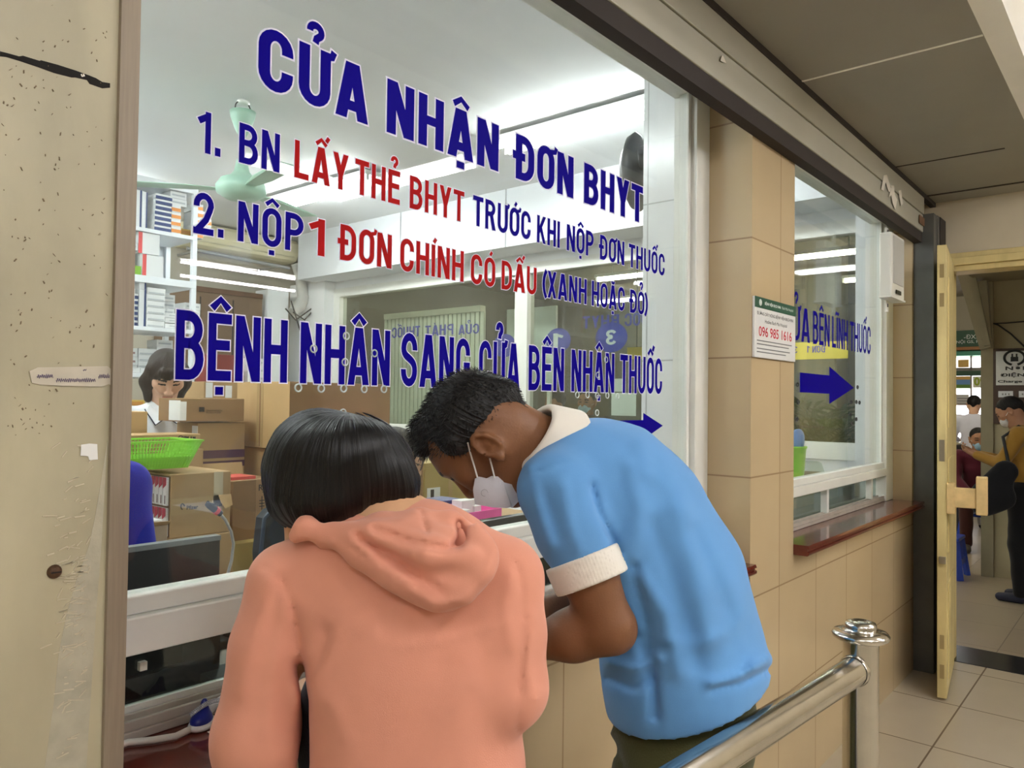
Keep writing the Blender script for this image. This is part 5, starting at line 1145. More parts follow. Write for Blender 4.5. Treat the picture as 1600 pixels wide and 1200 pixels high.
def hand(S, wr, d, palm, thumb_side, k=1.0, curl=0.6):
    """wrist, pointing direction, palm normal (the way the palm faces); five bent fingers"""
    d = unit(d); n = unit(np.array(palm)-d*np.dot(palm, d)); s = np.cross(n, d)*thumb_side; wr = np.array(wr)
    q = lambda a, b, c: wr+(s*a+d*b+n*c)*k
    S.rc(wr, q(0, .03, 0), .026*k, .028*k, .02, n, .7)
    for i, (a, L) in enumerate(((.030, .072), (.010, .080), (-.010, .074), (-.028, .058))):
        b0 = q(a*.7, .02, 0); b1 = q(a, .086-.008*abs(i-1), 0); S.rc(b0, b1, .016*k, .0115*k, .012)
        p, an = b1, 0.25
        for j, fr in enumerate((.45, .32, .23)):
            an += curl*(.8 if j == 0 else .9); e = p+(d*math.cos(an)+n*math.sin(an))*L*fr*k; S.rc(p, e, (.0095-.0012*j)*k, (.0088-.0014*j)*k, .004); p = e
    t0, t1, t2, t3 = q(.018, .012, .004), q(.040, .042, .014), q(.044, .072, .026), q(.034, .094, .036)
    S.chain([t0, t1, t2, t3], [.014*k, .0115*k, .0095*k, .008*k], .006)
    return q
def hair_uv(o, C, up):
    me = o.data; uvl = me.uv_layers.new(name='strand'); up = unit(up); a = unit(np.cross(up, (0.3, 0.5, 0.8))); b = np.cross(up, a)
    V = np.array([v.co[:] for v in me.vertices])+np.array(o.parent.location if o.parent else (0, 0, 0)); D = V-np.array(C); ph = np.arctan2(D@b, D@a)/(2*PI); r = np.linalg.norm(D, axis=1)
    li = np.zeros(len(me.loops), np.int64); me.loops.foreach_get('vertex_index', li); uv = np.stack([ph[li], r[li]], 1)
    n = len(li)//4; q = uv[:n*4].reshape(-1, 4, 2); q[..., 0] = np.where(q[..., 0]-q[:, :1, 0] > .5, q[..., 0]-1, np.where(q[..., 0]-q[:, :1, 0] < -.5, q[..., 0]+1, q[..., 0]))
    uvl.data.foreach_set('uv', q.reshape(-1))
def hair_mat(name, c, rough=.32, spec=.6):
    if name in MATS: return MATS[name]
    m = mat(name, c, rough, spec=spec); nt = m.node_tree; b = nt.nodes['Principled BSDF']
    uv = nt.nodes.new('ShaderNodeUVMap'); uv.uv_map = 'strand'; mp = nt.nodes.new('ShaderNodeMapping'); mp.inputs['Scale'].default_value = (90, 5, 1); nt.links.new(uv.outputs[0], mp.inputs[0])
    n = nt.nodes.new('ShaderNodeTexNoise'); n.inputs['Scale'].default_value = 1.0; n.inputs['Detail'].default_value = 6; nt.links.new(mp.outputs[0], n.inputs['Vector'])
    bp = nt.nodes.new('ShaderNodeBump'); bp.inputs['Strength'].default_value = .9; bp.inputs['Distance'].default_value = .006; nt.links.new(n.outputs['Fac'], bp.inputs['Height']); nt.links.new(bp.outputs[0], b.inputs['Normal'])
    return m
def grooves(C, up, N, amp, seed=0):
    up = unit(up); a = unit(np.cross(up, (0.3, 0.5, 0.8))); b = np.cross(up, a); g = np.random.default_rng(seed); ph = g.uniform(0, 6.28, 6); fr = [N, N*.61, N*1.43, N*.37]
    def post(V):
        D = V-np.array(C); t = np.arctan2(D@b, D@a); r = np.linalg.norm(D, axis=1); w_ = sum(np.sin(int(f)*t+ph[i]+r*9*(i+1)) for i, f in enumerate(fr))/len(fr)
        rho = np.linalg.norm(D-np.outer(D@up, up), axis=1)
        return V+D/(r[:, None]+1e-6)*(w_*amp*np.clip((rho-.006)/.05, 0, 1))[:, None]
    return post
def cloth(name, c, bump=.25, bscale=420, rough=.85): return mat(name, c, rough, bump=bump, bscale=bscale, spec=.2, sheen=.15, vary=.03, vscale=9)

# ------------------------------------------------------------------ the woman in the pink hooded jacket
P = lambda px, py, t: deep(px, py, t)
def woman():
    pel = P(640, 1400, 1.05); root = thing('person', 'woman in a salmon pink hooded jacket with black bobbed hair, back turned at the counter', 'person', (pel[0], pel[1], 0))
    hf = unit(FWD*.62-RGT*.42-UPV*.66); hu = unit(-RGT*.10+UPV*.70+FWD*.62); HC = P(512, 760, 1.16)
    S = Soft(); head(S, HC+np.array((0, 0, -.005)), hf, hu, .93, ears=False)
    nb = P(610, 835, 1.08); S.rc(HC-hf*.02-hu*.02, nb, .05, .055, .03)
    tor = [P(612, 880, 1.09), P(622, 980, 1.09), P(635, 1180, 1.08), pel]
    S.chain(tor, [.10, .12, .12, .13], .03, FWD, .7)
    sh = [P(460, 912, 1.08), P(788, 912, 1.08)]; el = [P(402, 1140, 1.06), P(790, 1088, 1.06)]
    wr = [np.array((.84, 1.06, 1.035)), np.array((1.0, 1.07, 1.035))]
    for i in (0, 1):
        S.rc(P(612, 890, 1.09), sh[i], .06, .045, .03); S.rc(sh[i], el[i], .042, .036, .02); S.rc(el[i], wr[i], .036, .024, .02)
        hand(S, wr[i], (0.2*(1-2*i), .5, -.35), (0, .2, -1), (1, -1)[i], .9, .5)
    fx_, fy_ = pel[0], pel[1]; lat = unit((RGT[0], RGT[1], 0)); leg = []
    for g in (-1, 1):
        h = pel+lat*g*.085; k_ = np.array((fx_, fy_+.03, .46))+lat*g*.09; a_ = np.array((fx_, fy_-.02, .08))+lat*g*.10; leg.append((h, k_, a_))
        S.rc(h, k_, .085, .05, .03); S.rc(k_, a_, .05, .034, .02); S.rc(a_-np.array((0, 0, .04)), a_+np.array((.02, .13, -.05)), .03, .024, .02)
    body = soft_obj('body', S, .006, skin('skin light', (206, 160, 122)), root)
    U = Soft().chain([P(600, 960, 1.13), P(560, 1120, 1.15), P(560, 1300, 1.15)], [.08, .085, .09], .03, FWD, .8); soft_obj('undershirt', U, .009, cloth('navy black cloth', (26, 28, 44)), root)
    # trousers and shoes
    T = Soft().chain([tor[2]+np.array((0, 0, -.04)), pel], [.128, .142], .03, FWD, .75)
    for h, k_, a_ in leg: T.rc(h, k_, .098, .068, .03); T.rc(k_, a_, .068, .055, .02)
    T.cut(leg[0][2]-np.array((0, 0, .02)), (0, 0, -1)); soft_obj('trousers', T, .009, cloth('navy black cloth', (26, 28, 44)), root)
    for h, k_, a_ in leg:
        B = Soft().rc(a_-np.array((0, 0, .035)), a_+np.array((.02, .14, -.045)), .042, .034, .02).cut((0, 0, .001), (0, 0, -1)); soft_obj('shoe', B, .006, mat('dark shoe', (40, 36, 36), .6), root)
    # jacket: one cloth body with sleeves
    J = Soft()
    J.chain([P(614, 905, 1.085), P(618, 940, 1.08), P(628, 1040, 1.075), P(652, 1200, 1.065), P(658, 1330, 1.06)], [.085, .132, .146, .138, .142], .04, FWD, .72)
    J.rc(P(560, 885, 1.08), P(452, 910, 1.07), .068, .055, .05); J.rc(P(670, 880, 1.08), P(783, 905, 1.07), .072, .056, .05)
    J.rc(P(545, 862, 1.08), P(690, 862, 1.08), .042, .042, .05)
    J.chain([P(449, 912, 1.07), P(425, 1010, 1.055), P(402, 1140, 1.045), P(403, 1180, 1.06)], [.053, .055, .055, .053], .012); J.chain([P(405, 1165, 1.05), wr[0]+(P(405, 1150, 1.05)-wr[0])*.35], [.055, .043], .03)
    J.chain([P(783, 905, 1.07), P(793, 990, 1.055), P(793, 1070, 1.045)], [.056, .050, .049], .02); J.chain([P(793, 1078, 1.045), wr[1]+(P(793, 1080, 1.05)-wr[1])*.3], [.050, .042], .03)
    fl = [([(412, 885), (440, 905), (462, 960), (474, 1040), (478, 1100)], -.004, 5), ([(806, 880), (818, 930), (822, 1000), (812, 1070), (810, 1140)], -.0035, 4),
          ([(425, 900), (395, 1010), (378, 1080)], .004, 14), ([(450, 930), (425, 1060), (418, 1150)], .003, 12), ([(468, 1040), (478, 1090), (474, 1200)], -.018, 9),
          ([(492, 1060), (530, 1000), (570, 970)], .004, 16), ([(500, 1130), (540, 1060), (590, 1000)], .003, 18), ([(484, 1050), (500, 1030), (510, 985)], -.005, 10), ([(484, 1080), (520, 1100), (540, 1150)], .003, 14),
          ([(620, 1010), (700, 1000), (790, 975)], .0015, 6), ([(640, 960), (560, 1080), (540, 1200)], .003, 40), ([(760, 960), (740, 1100), (735, 1200)], .004, 40), ([(690, 1040), (640, 1200)], -.003, 30),
          ([(800, 900), (790, 960), (800, 1010)], .003, 9), ([(830, 960), (822, 1040), (835, 1090)], .003, 9)]
    soft_obj('jacket', J, .0055, cloth('salmon pink cloth', (218, 150, 126), .10, 700), root, folds(fl), relax=2)
    # hood lying on the back
    H = Soft()
    H.chain([P(570, 850, 1.0), P(628, 872, .982), P(690, 892, .972), P(726, 880, .976)], [.022, .034, .042, .036], .03, FWD, .5)
    H.chain([P(520, 838, 1.01), P(560, 866, .985), P(620, 902, .960), P(682, 932, .950), P(722, 922, .950), P(752, 890, .955), P(762, 862, .965)], [.012, .013, .014, .015, .015, .014, .012], .016)
    H.chain([P(520, 832, 1.01), P(590, 838, .975), P(670, 862, .950), P(735, 872, .952)], [.014, .016, .018, .014], .014)
    H.chain([P(462, 838, 1.02), P(478, 824, 1.02), P(505, 836, 1.01)], [.010, .014, .010], .012)
    H.chain([P(508, 846, 1.02), P(548, 832, 1.02), P(600, 820, 1.02), P(655, 811, 1.02), P(704, 815, 1.015), P(744, 840, 1.0), P(760, 862, .98)], [.012, .013, .014, .014, .014, .012, .011], .010)
    H.chain([P(655, 812, 1.005), P(664, 830, .99), P(674, 852, .97)], [.011, .010, .009], .010)
    H.chain([P(590, 828, 1.01), P(640, 838, 1.0), P(700, 842, 1.0)], [.018, .020, .020], .02)
    H.chain([P(745, 828, .985), P(752, 850, .972), P(764, 875, .965)], [.010, .012, .010], .01)
    hl_ = [([(512, 842), (560, 872), (620, 910), (680, 942), (726, 936), (762, 890), (770, 862)], .002, 5), ([(560, 838), (610, 868), (660, 905), (690, 925)], -.006, 8), ([(585, 826), (640, 846), (700, 858), (716, 846)], -.006, 7), ([(716, 818), (724, 842), (716, 852)], -.012, 6), ([(658, 800), (668, 836)], -.004, 3), ([(545, 838), (590, 880), (640, 908)], .004, 9)]
    soft_obj('hood', H, .0045, cloth('salmon pink cloth', (218, 150, 126), .10, 700), root, folds(hl_), relax=2)
    # bobbed hair
    B = Soft(); B.el(P(530, 728, 1.145), (.102, .118, .080), (RGT*.97-UPV*.2, FWD, UPV*.97+RGT*.2), .02)
    B.chain([P(490, 700, 1.12), P(466, 745, 1.115), P(458, 790, 1.115), P(462, 815, 1.12)], [.05, .040, .026, .008], .03)
    B.chain([P(500, 715, 1.08), P(495, 770, 1.075), P(500, 812, 1.08)], [.06, .05, .022], .03)
    B.chain([P(540, 720, 1.06), P(530, 765, 1.06), P(518, 806, 1.07)], [.052, .040, .016], .03)
    B.chain([P(578, 712, 1.09), P(604, 738, 1.08), P(626, 765, 1.085), P(638, 784, 1.09)], [.045, .034, .022, .005], .03)
    B.chain([P(560, 715, 1.06), P(578, 745, 1.06), P(592, 758, 1.065)], [.045, .024, .008], .03)
    crown = P(548, 662, 1.10)
    o = soft_obj('hair', B, .0045, hair_mat('glossy black hair', (10, 9, 10), .42, .35), root, relax=3, post=grooves(crown, unit(UPV*.9-FWD*.3), 46, .0022, 4)); hair_uv(o, crown, unit(UPV*.9-FWD*.3))
    # a few stray strands at the tips and crown
    k = MB(); g = np.random.default_rng(5)
    for i in range(260):
        a = g.uniform(-2.6, 2.6); d0 = RGT*math.sin(a)*.105-FWD*math.cos(a)*.10; t0 = g.uniform(.15, .8); pts = []
        c0 = P(532, 728, 1.135)
        for t in np.linspace(t0, min(t0+.35, 1.0), 6):
            th = t*1.75; pts.append(c0+d0*math.sin(th)*1.035+UPV*(.084*math.cos(th))-UPV*.01*t+d0*.02*g.uniform(0, 1)*t)
        k.tube(pts, [.0005, .0006, .0006, .0006, .0005, .0003], 3, cap=False)
    k.build('hair_strands', mat('black strand', (16, 14, 15), .3), root)
woman()

# ------------------------------------------------------------------ the man in the blue polo shirt
def man():
    lat = unit(FWD*.85+RGT*.5); pel = P(1072, 1120, 1.50)
    root = thing('person', 'man in sky blue polo shirt, white collar and olive trousers leaning over the counter', 'person', (pel[0], pel[1], 0))
    Hu = unit(-RGT*.88+UPV*.42+FWD*.10); Hf = unit(-RGT*.42-UPV*.87+FWD*.20); C = P(760, 684, 1.435)
    S = Soft(); s, f, u, q = head(S, C, Hf, Hu, 1.0, ear_low=.020)
    nb = P(862, 712, 1.47); S.chain([q(0, -.03, -.02), P(815, 690, 1.455), nb], [.060, .058, .07], .03)
    tor = [P(915, 745, 1.48), P(968, 805, 1.48), P(1035, 905, 1.48), P(1060, 1000, 1.49), pel]
    S.chain(tor, [.085, .105, .106, .108, .104], .03, lat, 1.2)
    shn, eln, wrn = P(872, 768, 1.345), P(946, 972, 1.31), P(835, 1004, 1.37)
    shf, elf, wrf = P(930, 740, 1.64), P(935, 925, 1.68), P(850, 955, 1.62)
    S.rc(P(905, 745, 1.45), shn, .075, .058, .03); S.chain([shn, P(915, 880, 1.32), eln], [.054, .050, .0445], .02); S.chain([P(958, 985, 1.31), P(895, 992, 1.335), wrn], [.040, .042, .030], .022)
    S.rc(P(915, 740, 1.5), shf, .075, .055, .03); S.chain([shf, elf], [.05, .042], .02); S.chain([elf, wrf], [.040, .027], .02)
    hand(S, wrn, unit(P(735, 1050, 1.43)-wrn), (0, .15, -1), 1, 1.0, .75)
    hand(S, wrf, unit(P(760, 1010, 1.60)-wrf), (0, .15, -1), -1, 1.0, .5)
    legs = []
    fac = unit(np.array((-RGT[0]*.85+FWD[0]*.5, -RGT[1]*.85+FWD[1]*.5, 0))); lh = unit(np.array((lat[0], lat[1], 0)))
    for g in (-1, 1):
        h = pel+lh*g*.095+np.array((0, 0, -.03)); k_ = np.array((pel[0], pel[1], .48))+lh*g*.10+fac*.10; a_ = np.array((pel[0], pel[1], .08))+lh*g*.11-fac*.04
        legs.append((h, k_, a_)); S.rc(h, k_, .078, .052, .03); S.rc(k_, a_, .052, .04, .02); S.rc(a_-np.array((0, 0, .035)), a_+fac*.15-np.array((0, 0, .05)), .034, .026, .02)
    sk = skin('skin brown', (128, 86, 56)); M_lash = mat('brow black', (18, 14, 12), .7)
    def pick(c):
        d = c-C; a, b, e = np.abs(d@s), d@f, d@u
        brow = (b > .078) & (a > .012) & (a < .052) & (np.abs(e-.0435+a*.06) < .0042); lash = (b > .080) & (a > .014) & (a < .047) & (np.abs(e-.0185) < .0032); nost = (b > .09) & (np.abs(a-.008) < .004) & (e < -.031) & (e > -.04)
        return (brow | lash | nost).astype(int)
    soft_obj('body', S, .0042, [sk, M_lash], root, pick=pick, relax=1)
    # short black hair: cap and a pelt of short strands
    B = Soft(); B.el(q(0, -.014, .042), (.080, .097, .087), (s, f, u), .02)
    B.rc(q(0, .045, .108), q(0, .074, .090), .030, .012, .03); B.rc(q(0, -.085, .0), q(0, -.080, -.030), .03, .012, .03); B.rc(q(0, .070, .094), q(0, .098, .080), .018, .009, .02); B.rc(q(-.03, .07, .092), q(-.028, .092, .076), .018, .008, .02); B.rc(q(.03, .07, .092), q(.028, .092, .076), .018, .008, .02)
    for g in (1, -1): B.rc(q(g*.068, .02, .045), q(g*.072, .030, .012), .016, .005, .02)
    B.cut(q(0, .066, .070), unit(f*.80-u*.60))                                        # hairline over the forehead
    for g in (1, -1): B.el(q(g*.082, -.024, -.022), (.030, .046, .036), (s, f, u), .008, '-')
    o = soft_obj('hair', B, .0042, hair_mat('short black hair', (15, 13, 13), .45, .4), root, relax=2, post=grooves(q(0, -.05, .12), u, 60, .0012, 8)); hair_uv(o, q(0, -.05, .12), u)
    V = np.array([v.co[:] for v in o.data.vertices])+np.array(root.location); N = np.array([v.normal[:] for v in o.data.vertices]); g = np.random.default_rng(2); k = MB()
    for i in g.choice(len(V), 3200): 
        d = V[i]-C
        if d@f > .085: continue
        n = N[i]; lean = unit(n*.7+(f*.55 if d@u > .06 else -u*.6+f*.2)+g.normal(0, .22, 3)); L = .011 if d@u > .05 else .006
        k.tube([V[i]-n*.001, V[i]+lean*L*.6, V[i]+lean*L+f*.0015], [.00075, .0006, .0002], 3, cap=False)
    k.build('hair_strands', mat('black strand', (16, 14, 15)), root)
    # mask hanging below the nose with its two ear loops
    M_mask = cloth('white grey mask fabric', (206, 206, 212), .15, 300); M_mask2 = cloth('pale mask fabric', (218, 219, 224), .15, 300)
    pm = lambda px, py, t: P(px, py, t)
    t_ = lambda px, py: 1.372+abs(px-775)*.0002
    out = [(742, 748), (748, 745), (760, 748), (768, 744), (778, 745), (786, 752), (798, 790), (792, 794), (770, 793), (742, 788), (739, 765)]
    m = MB(); n = len(out); fr = [pm(x, y, t_(x, y)) for x, y in out]; cen = pm(764, 768, 1.362); bk = [p_+FWD*.05+RGT*(.012 if i > 5 else 0)-UPV*.004 for i, p_ in enumerate(fr)]
    m.add(fr+[cen], [(i, (i+1) % n, n) for i in range(n)], 0, True); m.add(fr+bk, [(i, n+i, n+(i+1) % n, (i+1) % n) for i in range(n)], 0, False)
    mk = m.build('face_mask', M_mask, root)
    fl = MB(); pts = [(780, 752), (800, 757), (818, 766), (822, 772), (800, 794), (795, 790)]; a_ = [pm(x, y, 1.37+.04*max(0, (x-785))/35) for x, y in pts]
    fl.prism(a_[::-1], FWD*.002); fl.build('mask_flap', M_mask2, mk)
    e_ = P(757, 770, 1.3605); k = MB(); k.tube([e_+(RGT*math.cos(a)+UPV*math.sin(a))*.006-FWD*.0003 for a in np.linspace(0, 5, 10)], .0005, 4); k.build('mask_emblem', mat('grey print', (150, 150, 158), .6), mk)
    for pts in (((731, 692), (734, 705), (740, 725), (746, 746)), ((763, 697), (765, 715), (770, 735), (773, 747))):
        MB().tube([P(x, y, 1.352 if y < 700 else 1.366) for x, y in pts], .0016, 6).build('ear_loop', mat('white elastic', (228, 226, 222), .6), mk)
    # polo shirt
    T = Soft(); T.chain([P(908, 732, 1.475), P(945, 755, 1.475), P(988, 808, 1.475), P(1045, 905, 1.475), P(1064, 1000, 1.485), P(1073, 1062, 1.49), P(1076, 1110, 1.495)], [.080, .112, .127, .130, .136, .140, .142], .05, lat, 1.26)
    T.chain([P(888, 722, 1.46), P(914, 740, 1.47)], [.052, .082], .03); T.rc(P(905, 748, 1.43), P(870, 765, 1.345), .085, .064, .05)
    T.rc(P(940, 735, 1.52), shf, .085, .062, .05); T.chain([P(869, 765, 1.345), P(895, 830, 1.325), P(913, 876, 1.316)], [.063, .061, .054], .025)
    T.chain([shf, shf+(elf-shf)*.65], [.06, .058], .03)
    c0, c1 = P(912, 878, 1.318), P(922, 901, 1.314); ax_ = unit(P(917, 885, 1.315)-P(870, 765, 1.345))
    hem0, hem1 = P(955, 1108, 1.49), P(1205, 1046, 1.49)
    ln = unit(np.cross(hem1-hem0, FWD)); ln = ln if ln[2] < 0 else -ln
    T.cut(hem0, ln)
    fl = [([(985, 730), (1000, 800), (990, 870)], .004, 14), ([(925, 760), (935, 800), (968, 860)], -.006, 7), ([(1000, 900), (1040, 960), (1060, 1050)], .006, 16), ([(990, 885), (1010, 980), (1020, 1060), (1022, 1120)], -.005, 10),
          ([(1060, 800), (1090, 900), (1110, 1000)], .006, 22), ([(1085, 830), (1130, 930), (1170, 1020)], -.005, 16), ([(1020, 820), (1060, 930), (1090, 1040)], -.004, 16), ([(950, 1035), (990, 1045), (1030, 1030)], .006, 9), ([(950, 1060), (990, 1075), (1020, 1060)], -.005, 8),
          ([(1110, 1070), (1150, 1060), (1200, 1030)], .007, 10), ([(1110, 1078), (1160, 1066), (1200, 1046)], -.006, 6), ([(1022, 1030), (1024, 1080), (1028, 1120)], -.004, 4), ([(820, 740), (850, 735), (880, 722)], -.003, 4), ([(830, 730), (840, 790), (860, 850)], .004, 10), ([(880, 760), (890, 820), (905, 860)], .004, 12), ([(850, 770), (875, 840)], -.003, 9),
          ([(1040, 740), (1100, 850), (1150, 960)], .004, 20), ([(1000, 690), (1010, 740)], .004, 16), ([(1150, 980), (1180, 1040)], .005, 14), ([(965, 960), (1000, 1000), (1010, 1050)], -.004, 9), ([(1040, 1000), (1090, 1010), (1130, 990)], .003, 12)]
    ff = folds(fl)
    def field(Pt):
        d = ff(Pt); b_ = (Pt-P(917, 885, 1.316))@ax_                                  # sleeve end: cloth stops at the cuff
        near = np.linalg.norm(Pt-P(930, 915, 1.31), axis=-1) < .135
        sl = np.abs((Pt-P(870, 765, 1.345))@lat) < .09
        return d
    # the sleeve's end is closed off by its own short reach; the ribbed cuff wraps it
    soft_obj('polo_shirt', T, .0055, cloth('sky blue knit', (100, 156, 212), .12, 700), root, field, relax=2)
    K = Soft().rc(c0-ax_*.004, c1+ax_*.004, .0655, .0645, .005).cut(c1+ax_*.012, ax_).cut(c0-ax_*.010, -ax_)
    def rib(V):
        d = V-c0; r = d-np.outer(d@ax_, ax_); a1 = unit(np.cross(ax_, (0, 0, 1))); a2 = np.cross(ax_, a1); an = np.arctan2(r@a2, r@a1); rr = np.linalg.norm(r, axis=1)
        return V+r/(rr[:, None]+1e-6)*np.where(rr > .05, np.sin(an*70)*.0010, 0)[:, None]
    soft_obj('cuff', K, .0032, cloth('white rib knit', (232, 226, 214), .06, 600), root, post=rib, relax=1)
    ca = unit(P(890, 745, 1.49)-P(815, 690, 1.455)); cc = P(846, 697, 1.455)
    L = Soft(); ring = []
    c1_ = unit(np.cross(ca, lat)); c2_ = np.cross(ca, c1_)
    for a in np.linspace(0, 2*PI, 91): e_ = c1_*math.cos(a)+c2_*math.sin(a); L.rc(cc+e_*.070-ca*.026, cc+e_*.094+ca*.028, .0045, .005, .009)
    soft_obj('collar', L, .0034, cloth('white rib knit', (232, 226, 214)), root, relax=4)
    # trousers
    Z = Soft().chain([P(1072, 1075, 1.49), pel, pel+np.array((0, 0, -.06))], [.118, .125, .123], .04, lat, 1.18)
    for h, k_, a_ in legs: Z.chain([h+np.array((0, 0, -.02)), h+(k_-h)*.5, k_, k_+(a_-k_)*.6, a_], [.097, .090, .076, .068, .066], .03)
    Z.cut(legs[0][2]-np.array((0, 0, .03)), (0, 0, -1))
    soft_obj('trousers', Z, .007, cloth('olive drab cloth', (74, 74, 42), .3, 300), root, folds([([(930, 1150), (990, 1140), (1040, 1120)], .005, 9), ([(960, 1165), (975, 1200)], -.005, 6), ([(1125, 1100), (1128, 1200)], -.004, 3), ([(1070, 1110), (1100, 1098)], .004, 6), ([(1183, 1090), (1190, 1180)], -.004, 3)]))
    for h, k_, a_ in legs:
        B = Soft().rc(a_-np.array((0, 0, .03)), a_+fac*.17-np.array((0, 0, .045)), .046, .036, .02).cut((0, 0, .001), (0, 0, -1)); soft_obj('shoe', B, .006, mat('dark shoe', (40, 36, 36)), root)
man()
# ================================================================== people further off: one rig, each with their own pose and clothes
def figure(label, base, facing, H, pose, cols, res=.012, gaze=None, hair='short', zoff=0.0, mask=None, extra=None, group=None):
    """base: floor point; facing: heading; pose: joint overrides in the figure's own frame (to the left, forward, up) for a height of 1.7"""
    F = unit((facing[0], facing[1], 0)); L = np.cross((0, 0, 1), F); k = H/1.7; base = np.array(base, float)
    J = dict(pel=(0, 0, .93), wai=(0, 0, 1.06), che=(0, .01, 1.25), nb=(0, -.01, 1.42), head=(0, .03, 1.56), shl=(.175, 0, 1.375), shr=(-.175, 0, 1.375), ell=(.215, -.02, 1.10), elr=(-.215, -.02, 1.10), wrl=(.22, .08, .88), wrr=(-.22, .08, .88),
             hil=(.09, 0, .90), hir=(-.09, 0, .90), knl=(.10, .02, .48), knr=(-.10, .02, .48), anl=(.10, -.02, .08), anr=(-.10, -.02, .08))
    J.update(pose); W = {n: base+(L*v[0]+F*v[1]+np.array((0, 0, v[2])))*k for n, v in J.items()}
    root = thing('person', label, 'person', base, group)
    g = unit(F*gaze[1]+L*gaze[0]+np.array((0, 0, gaze[2]))) if gaze else unit(F-np.array((0, 0, .15)))
    hu = unit(np.array((0, 0, 1.0))+F*.25)
    S = Soft(); s, f, u, q = head(S, W['head'], g, hu, k*.98)
    S.rc(q(0, -.03, -.03), W['nb'], .05*k, .055*k, .03)
    S.chain([W['che']+np.array((0, 0, .06*k)), W['wai'], W['pel']], [.11*k, .11*k, .12*k], .04, F, .7)
    for a, sd in (('l', 1), ('r', -1)):
        S.rc(W['che']+np.array((0, 0, .08*k)), W['sh'+a], .07*k, .05*k, .03); S.chain([W['sh'+a], W['el'+a]], [.045*k, .036*k], .02); S.chain([W['el'+a], W['wr'+a]], [.036*k, .024*k], .02)
        hd = unit(W['wr'+a]-W['el'+a]); hand(S, W['wr'+a], hd, unit(np.cross(hd, L)*1.0+np.array((0, 0, -.6))), sd, k*.95, .5)
        S.rc(W['hi'+a], W['kn'+a], .08*k, .05*k, .03); S.rc(W['kn'+a], W['an'+a], .05*k, .036*k, .02); S.rc(W['an'+a]-np.array((0, 0, .04*k)), W['an'+a]+F*.14*k-np.array((0, 0, .05*k)), .03*k, .024*k, .02)
    M_l, M_e = mat('lip rose', (176, 96, 88), .5), mat('brow black', (18, 14, 12), .7)
    def pick(c):
        d = (c-W['head'])/k; a, b, e = np.abs(d@s), d@f, d@u
        lip = (b > .083) & (a < .022) & (e < -.047) & (e > -.068); dark = (b > .07) & (((a > .014) & (a < .050) & (np.abs(e-.0425) < .0045)) | ((a > .015) & (a < .047) & (np.abs(e-.0185) < .0042)))
        return np.where(lip, 1, np.where(dark, 2, 0))
    soft_obj('body', S, res*.55 if res < .01 else res*.7, [skin('skin '+cols.get('skinname', 'mid'), cols.get('skin', (196, 150, 116))), M_l, M_e], root, pick=pick, relax=1)
    # top
    T = Soft().chain([W['che']+np.array((0, 0, .09*k)), W['che'], W['wai'], W['pel']+np.array((0, 0, -.02*k))], [.10*k, .135*k, .128*k, .14*k], .05, F, .74)
    T.rc(W['nb']-np.array((0, 0, .01)), W['che']+np.array((0, 0, .08*k)), .062*k, .09*k, .04)
    sl = cols.get('sleeve', 1.0)
    for a in 'lr':
        T.rc(W['che']+np.array((0, 0, .09*k)), W['sh'+a], .085*k, .064*k, .05); T.chain([W['sh'+a], W['sh'+a]+(W['el'+a]-W['sh'+a])*min(1, sl*2)], [.062*k, .052*k], .03)
        if sl > .55: T.chain([W['el'+a], W['el'+a]+(W['wr'+a]-W['el'+a])*(sl-.5)*1.9], [.051*k, .038*k], .03)
    T.cut(W['nb']+np.array((0, 0, .035*k)), (0, 0, 1)); T.cut(W['pel']-np.array((0, 0, cols.get('hem', .10)*k)), (0, 0, -1))
    g_ = np.random.default_rng(int(H*1000)); ph = g_.uniform(0, 6, 4)
    def wr(V): return V+np.stack([np.sin(V[:, 2]*38+V[:, 0]*21+ph[0])+np.sin(V[:, 2]*23-V[:, 1]*31+ph[1])]*3, 1)*np.array((.0016, .0016, 0))
    top = soft_obj(cols.get('topname', 'shirt'), T, res, cloth('cloth '+cols['topcol'], cols['top'], .2, 300), root, relax=2, post=wr)
    Z = Soft().chain([W['wai'], W['pel']], [.115*k, .13*k], .04, F, .78)
    for a in 'lr': Z.chain([W['hi'+a], W['kn'+a], W['an'+a]], [.098*k, .070*k, .056*k], .03)
    Z.cut(np.array((0, 0, base[2]+.05*k)), (0, 0, -1)); soft_obj('trousers', Z, res, cloth('cloth '+cols['legcol'], cols['leg'], .2, 300), root, relax=2, post=wr)
    for a in 'lr':
        B = Soft().rc(W['an'+a]-np.array((0, 0, .035*k)), W['an'+a]+F*.15*k-np.array((0, 0, .045*k)), .044*k, .034*k, .02).cut((0, 0, base[2]+.002), (0, 0, -1)); soft_obj('shoe', B, .008, mat('shoe '+cols.get('shoecol', 'dark'), cols.get('shoe', (36, 34, 40)), .6), root)
    if hair == 'short' or hair == 'bun':
        B = Soft().el(q(0, -.016, .046), np.array((.081, .099, .088))*k, (s, f, u), .02); B.rc(q(0, -.085, .02), q(0, -.07, -.045), .035*k, .015*k, .03)
        if hair == 'bun': B.el(q(0, -.11, .05), np.array((.045, .04, .045))*k, (s, f, u), .02)
        for g2 in (1, -1): B.el(q(g2*.082, -.010, -.004), np.array((.026, .028, .036))*k, (s, f, u), .008, '-')
        B.cut(q(0, .062, .070), unit(f*.86-u*.50))
    elif hair == 'bob':
        B = Soft().el(q(0, -.014, .046), np.array((.084, .102, .092))*k, (s, f, u), .02)
